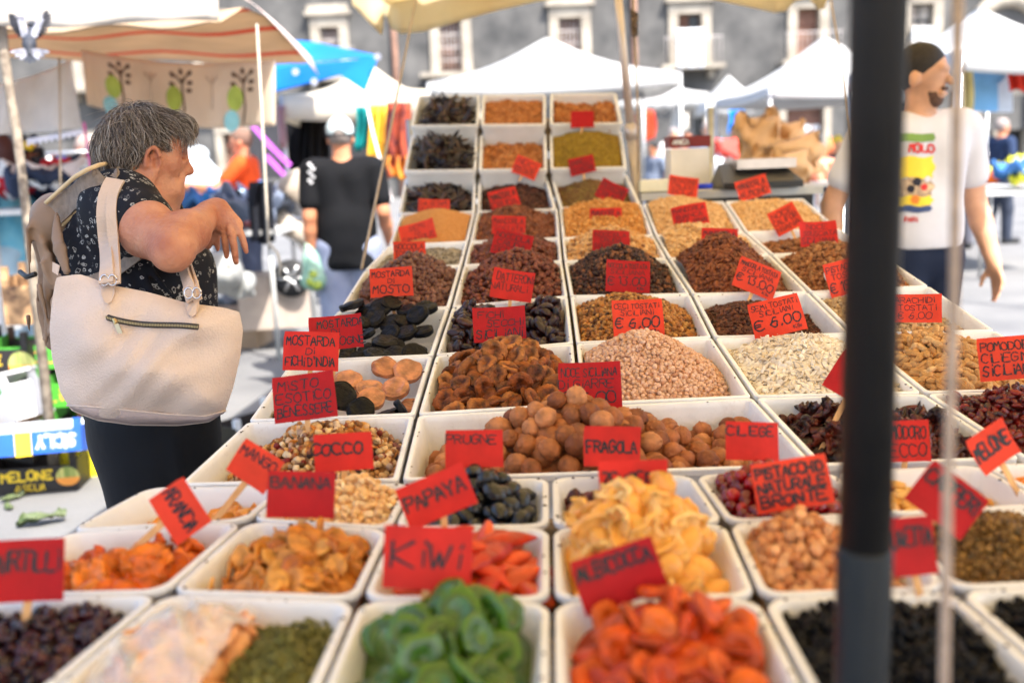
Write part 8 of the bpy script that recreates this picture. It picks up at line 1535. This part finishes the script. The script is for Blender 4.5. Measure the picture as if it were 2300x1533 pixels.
kbx = mat('black_print_card', S(40, 36, 36), .55, var=.1); gbx = mat('green_print_card', S(82, 172, 62), .55, var=.08); yl = mat('print_gold', S(246, 206, 52), .6); slm = mat('print_salmon', S(250, 150, 100), .6); bbx = mat('blue_print_card', S(36, 92, 190), .5, var=.08); whp = mat('print_white', S(206, 210, 216), .6)
crate(88, 1084, None, (.46, .32, .125), 8, kbx, 'black open crate lettered Melone di Sicilia on the ground', texts=(('MELONE', -.235, .27, .46, .92, yl, .2), ('di SiCiLiA', -.12, .18, .08, .40, yl, .14)), melon=True)
# blue box resting on that crate, lying upside down
e_, w3_ = crate(95, 1010, 4.55, (.40, .24, .10), 10, bbx, 'blue and yellow SICILY box lying across the black crate', z0=.20, pitch=-.25)
b = MB(); st_ = text_strokes([('SiCiLY', 1, 0)], .17, .075, rs=random.Random(9), jit=.02, top=.02, fit=.98); ribbons(b, st_, lambda x, y: w3_(.09 - x, -.1245, .05 - y), .2); b.build('lettering', whp, e_)
b = MB(); b.prism([w3_(-.08, -.1236, -.004), w3_(-.01, -.1236, -.004), w3_(-.012, -.1236, .101), w3_(-.082, -.1236, .101)], cF * .0008); b.build('yellow_panel', yl, e_)
b = MB(); b.box(w3_(0, .02, .125), (.40, .16, .010), rotz(R(10))); b.build('white_base', whp, e_)
crate(190, 985, 4.9, (.24, .2, .16), 30, mat('yellow_card', S(250, 226, 40), .5), 'bright yellow box behind the blue SICILY box', z0=0)
# stack of green crates with a photo box on top
gl = (('SiCiLiA', -.35, .45, .2, .8, slm, .12),)
for i in range(3): crate(112, 860, 5.3, (.44, .34, .125), 3 + 4 * i, gbx, ('lowest', 'middle', 'topmost')[i] + ' green crate lettered Sicilia in the stack behind the bag', texts=gl, z0=.06 + i * .205, lip_m=mat('green_crate_brown', S(70, 44, 30), .6), group='green Sicilia crates')
crate(110, 700, 5.25, (.34, .28, .2), 6, mat('photo_print_card', S(206, 164, 118), .6, c2=S(70, 46, 36), scale=14), 'box with a brown patterned print on top of the green crates', z0=.70)
crate(30, 800, 5.2, (.34, .3, .17), -5, kbx, 'dark crate with a melon print beside the green stack', texts=(('MELONE', -.5, .1, .5, .9, yl, .2),), melon=True, z0=.42); crate(30, 880, 5.2, (.44, .36, .2), 8, gbx, 'green crate under the dark melon crate', z0=.19); crate(20, 930, 5.2, (.46, .4, .17), 0, kbx, 'black crate at the bottom of the left stack', z0=.01)
wbx = mat('white_foam', (.62, .62, .63), .6, var=.05, scale=6)
e_, w3_ = crate(46, 905, 4.85, (.24, .2, .15), -28, wbx, 'tilted white foam box thrown on the crates', lip_m=wbx, z0=.26, roll=.45); b = MB(); b.box(w3_(0, 0, .235), (.25, .21, .016), rotz(R(-28)) @ np.array([[math.cos(.45), 0, -math.sin(.45)], [0, 1, 0], [math.sin(.45), 0, math.cos(.45)]])); b.build('lid', wbx, e_)
crate(6, 960, 4.75, (.3, .24, .14), 12, kbx, 'black crate tipped beside the white foam box', texts=(('MELO', -.3, .45, .1, .5, yl, .2),), z0=.16, roll=-.3); crate(-8, 690, 5.6, (.2, .3, .16), 0, wbx, 'white box on the dark melon crate', z0=.60)
crate(562, 905, 5.2, (.42, .3, .14), 52, kbx, 'black melon crate between the bag and the table edge', melon=True, texts=(('MELONE', -.45, .24, .46, .94, yl, .2),), lip_m=whp, z0=.0)
# cabbage leaves on the ground
lf = mat('cabbage_leaf', S(64, 82, 44), .6, c2=S(104, 112, 82), scale=12, bump=.3, bscale=30)
for i, (px, py, s_, a) in enumerate(((95, 1178, .2, .35), (30, 1122, .12, 1.0), (215, 1048, .1, .2), (195, 1062, .06, 2), (20, 1142, .09, 2.2))):
    V0, F0 = it_flap(s_, s_ * .4, .003, 90 + i, .4, .35, 14, 9); p_ = Pz(px, py, 0); V = V0 @ rotz(a).T; V[:, 2] += -V[:, 2].min() + .003; b = MB(); b.add(V + np.array([p_[0], p_[1], 0]), F0); o = b.build('cabbage_leaf', lf, smooth=True); tag(o, 'torn green cabbage leaf on the ground by the crates', 'leaf', 'torn leaves on the ground')
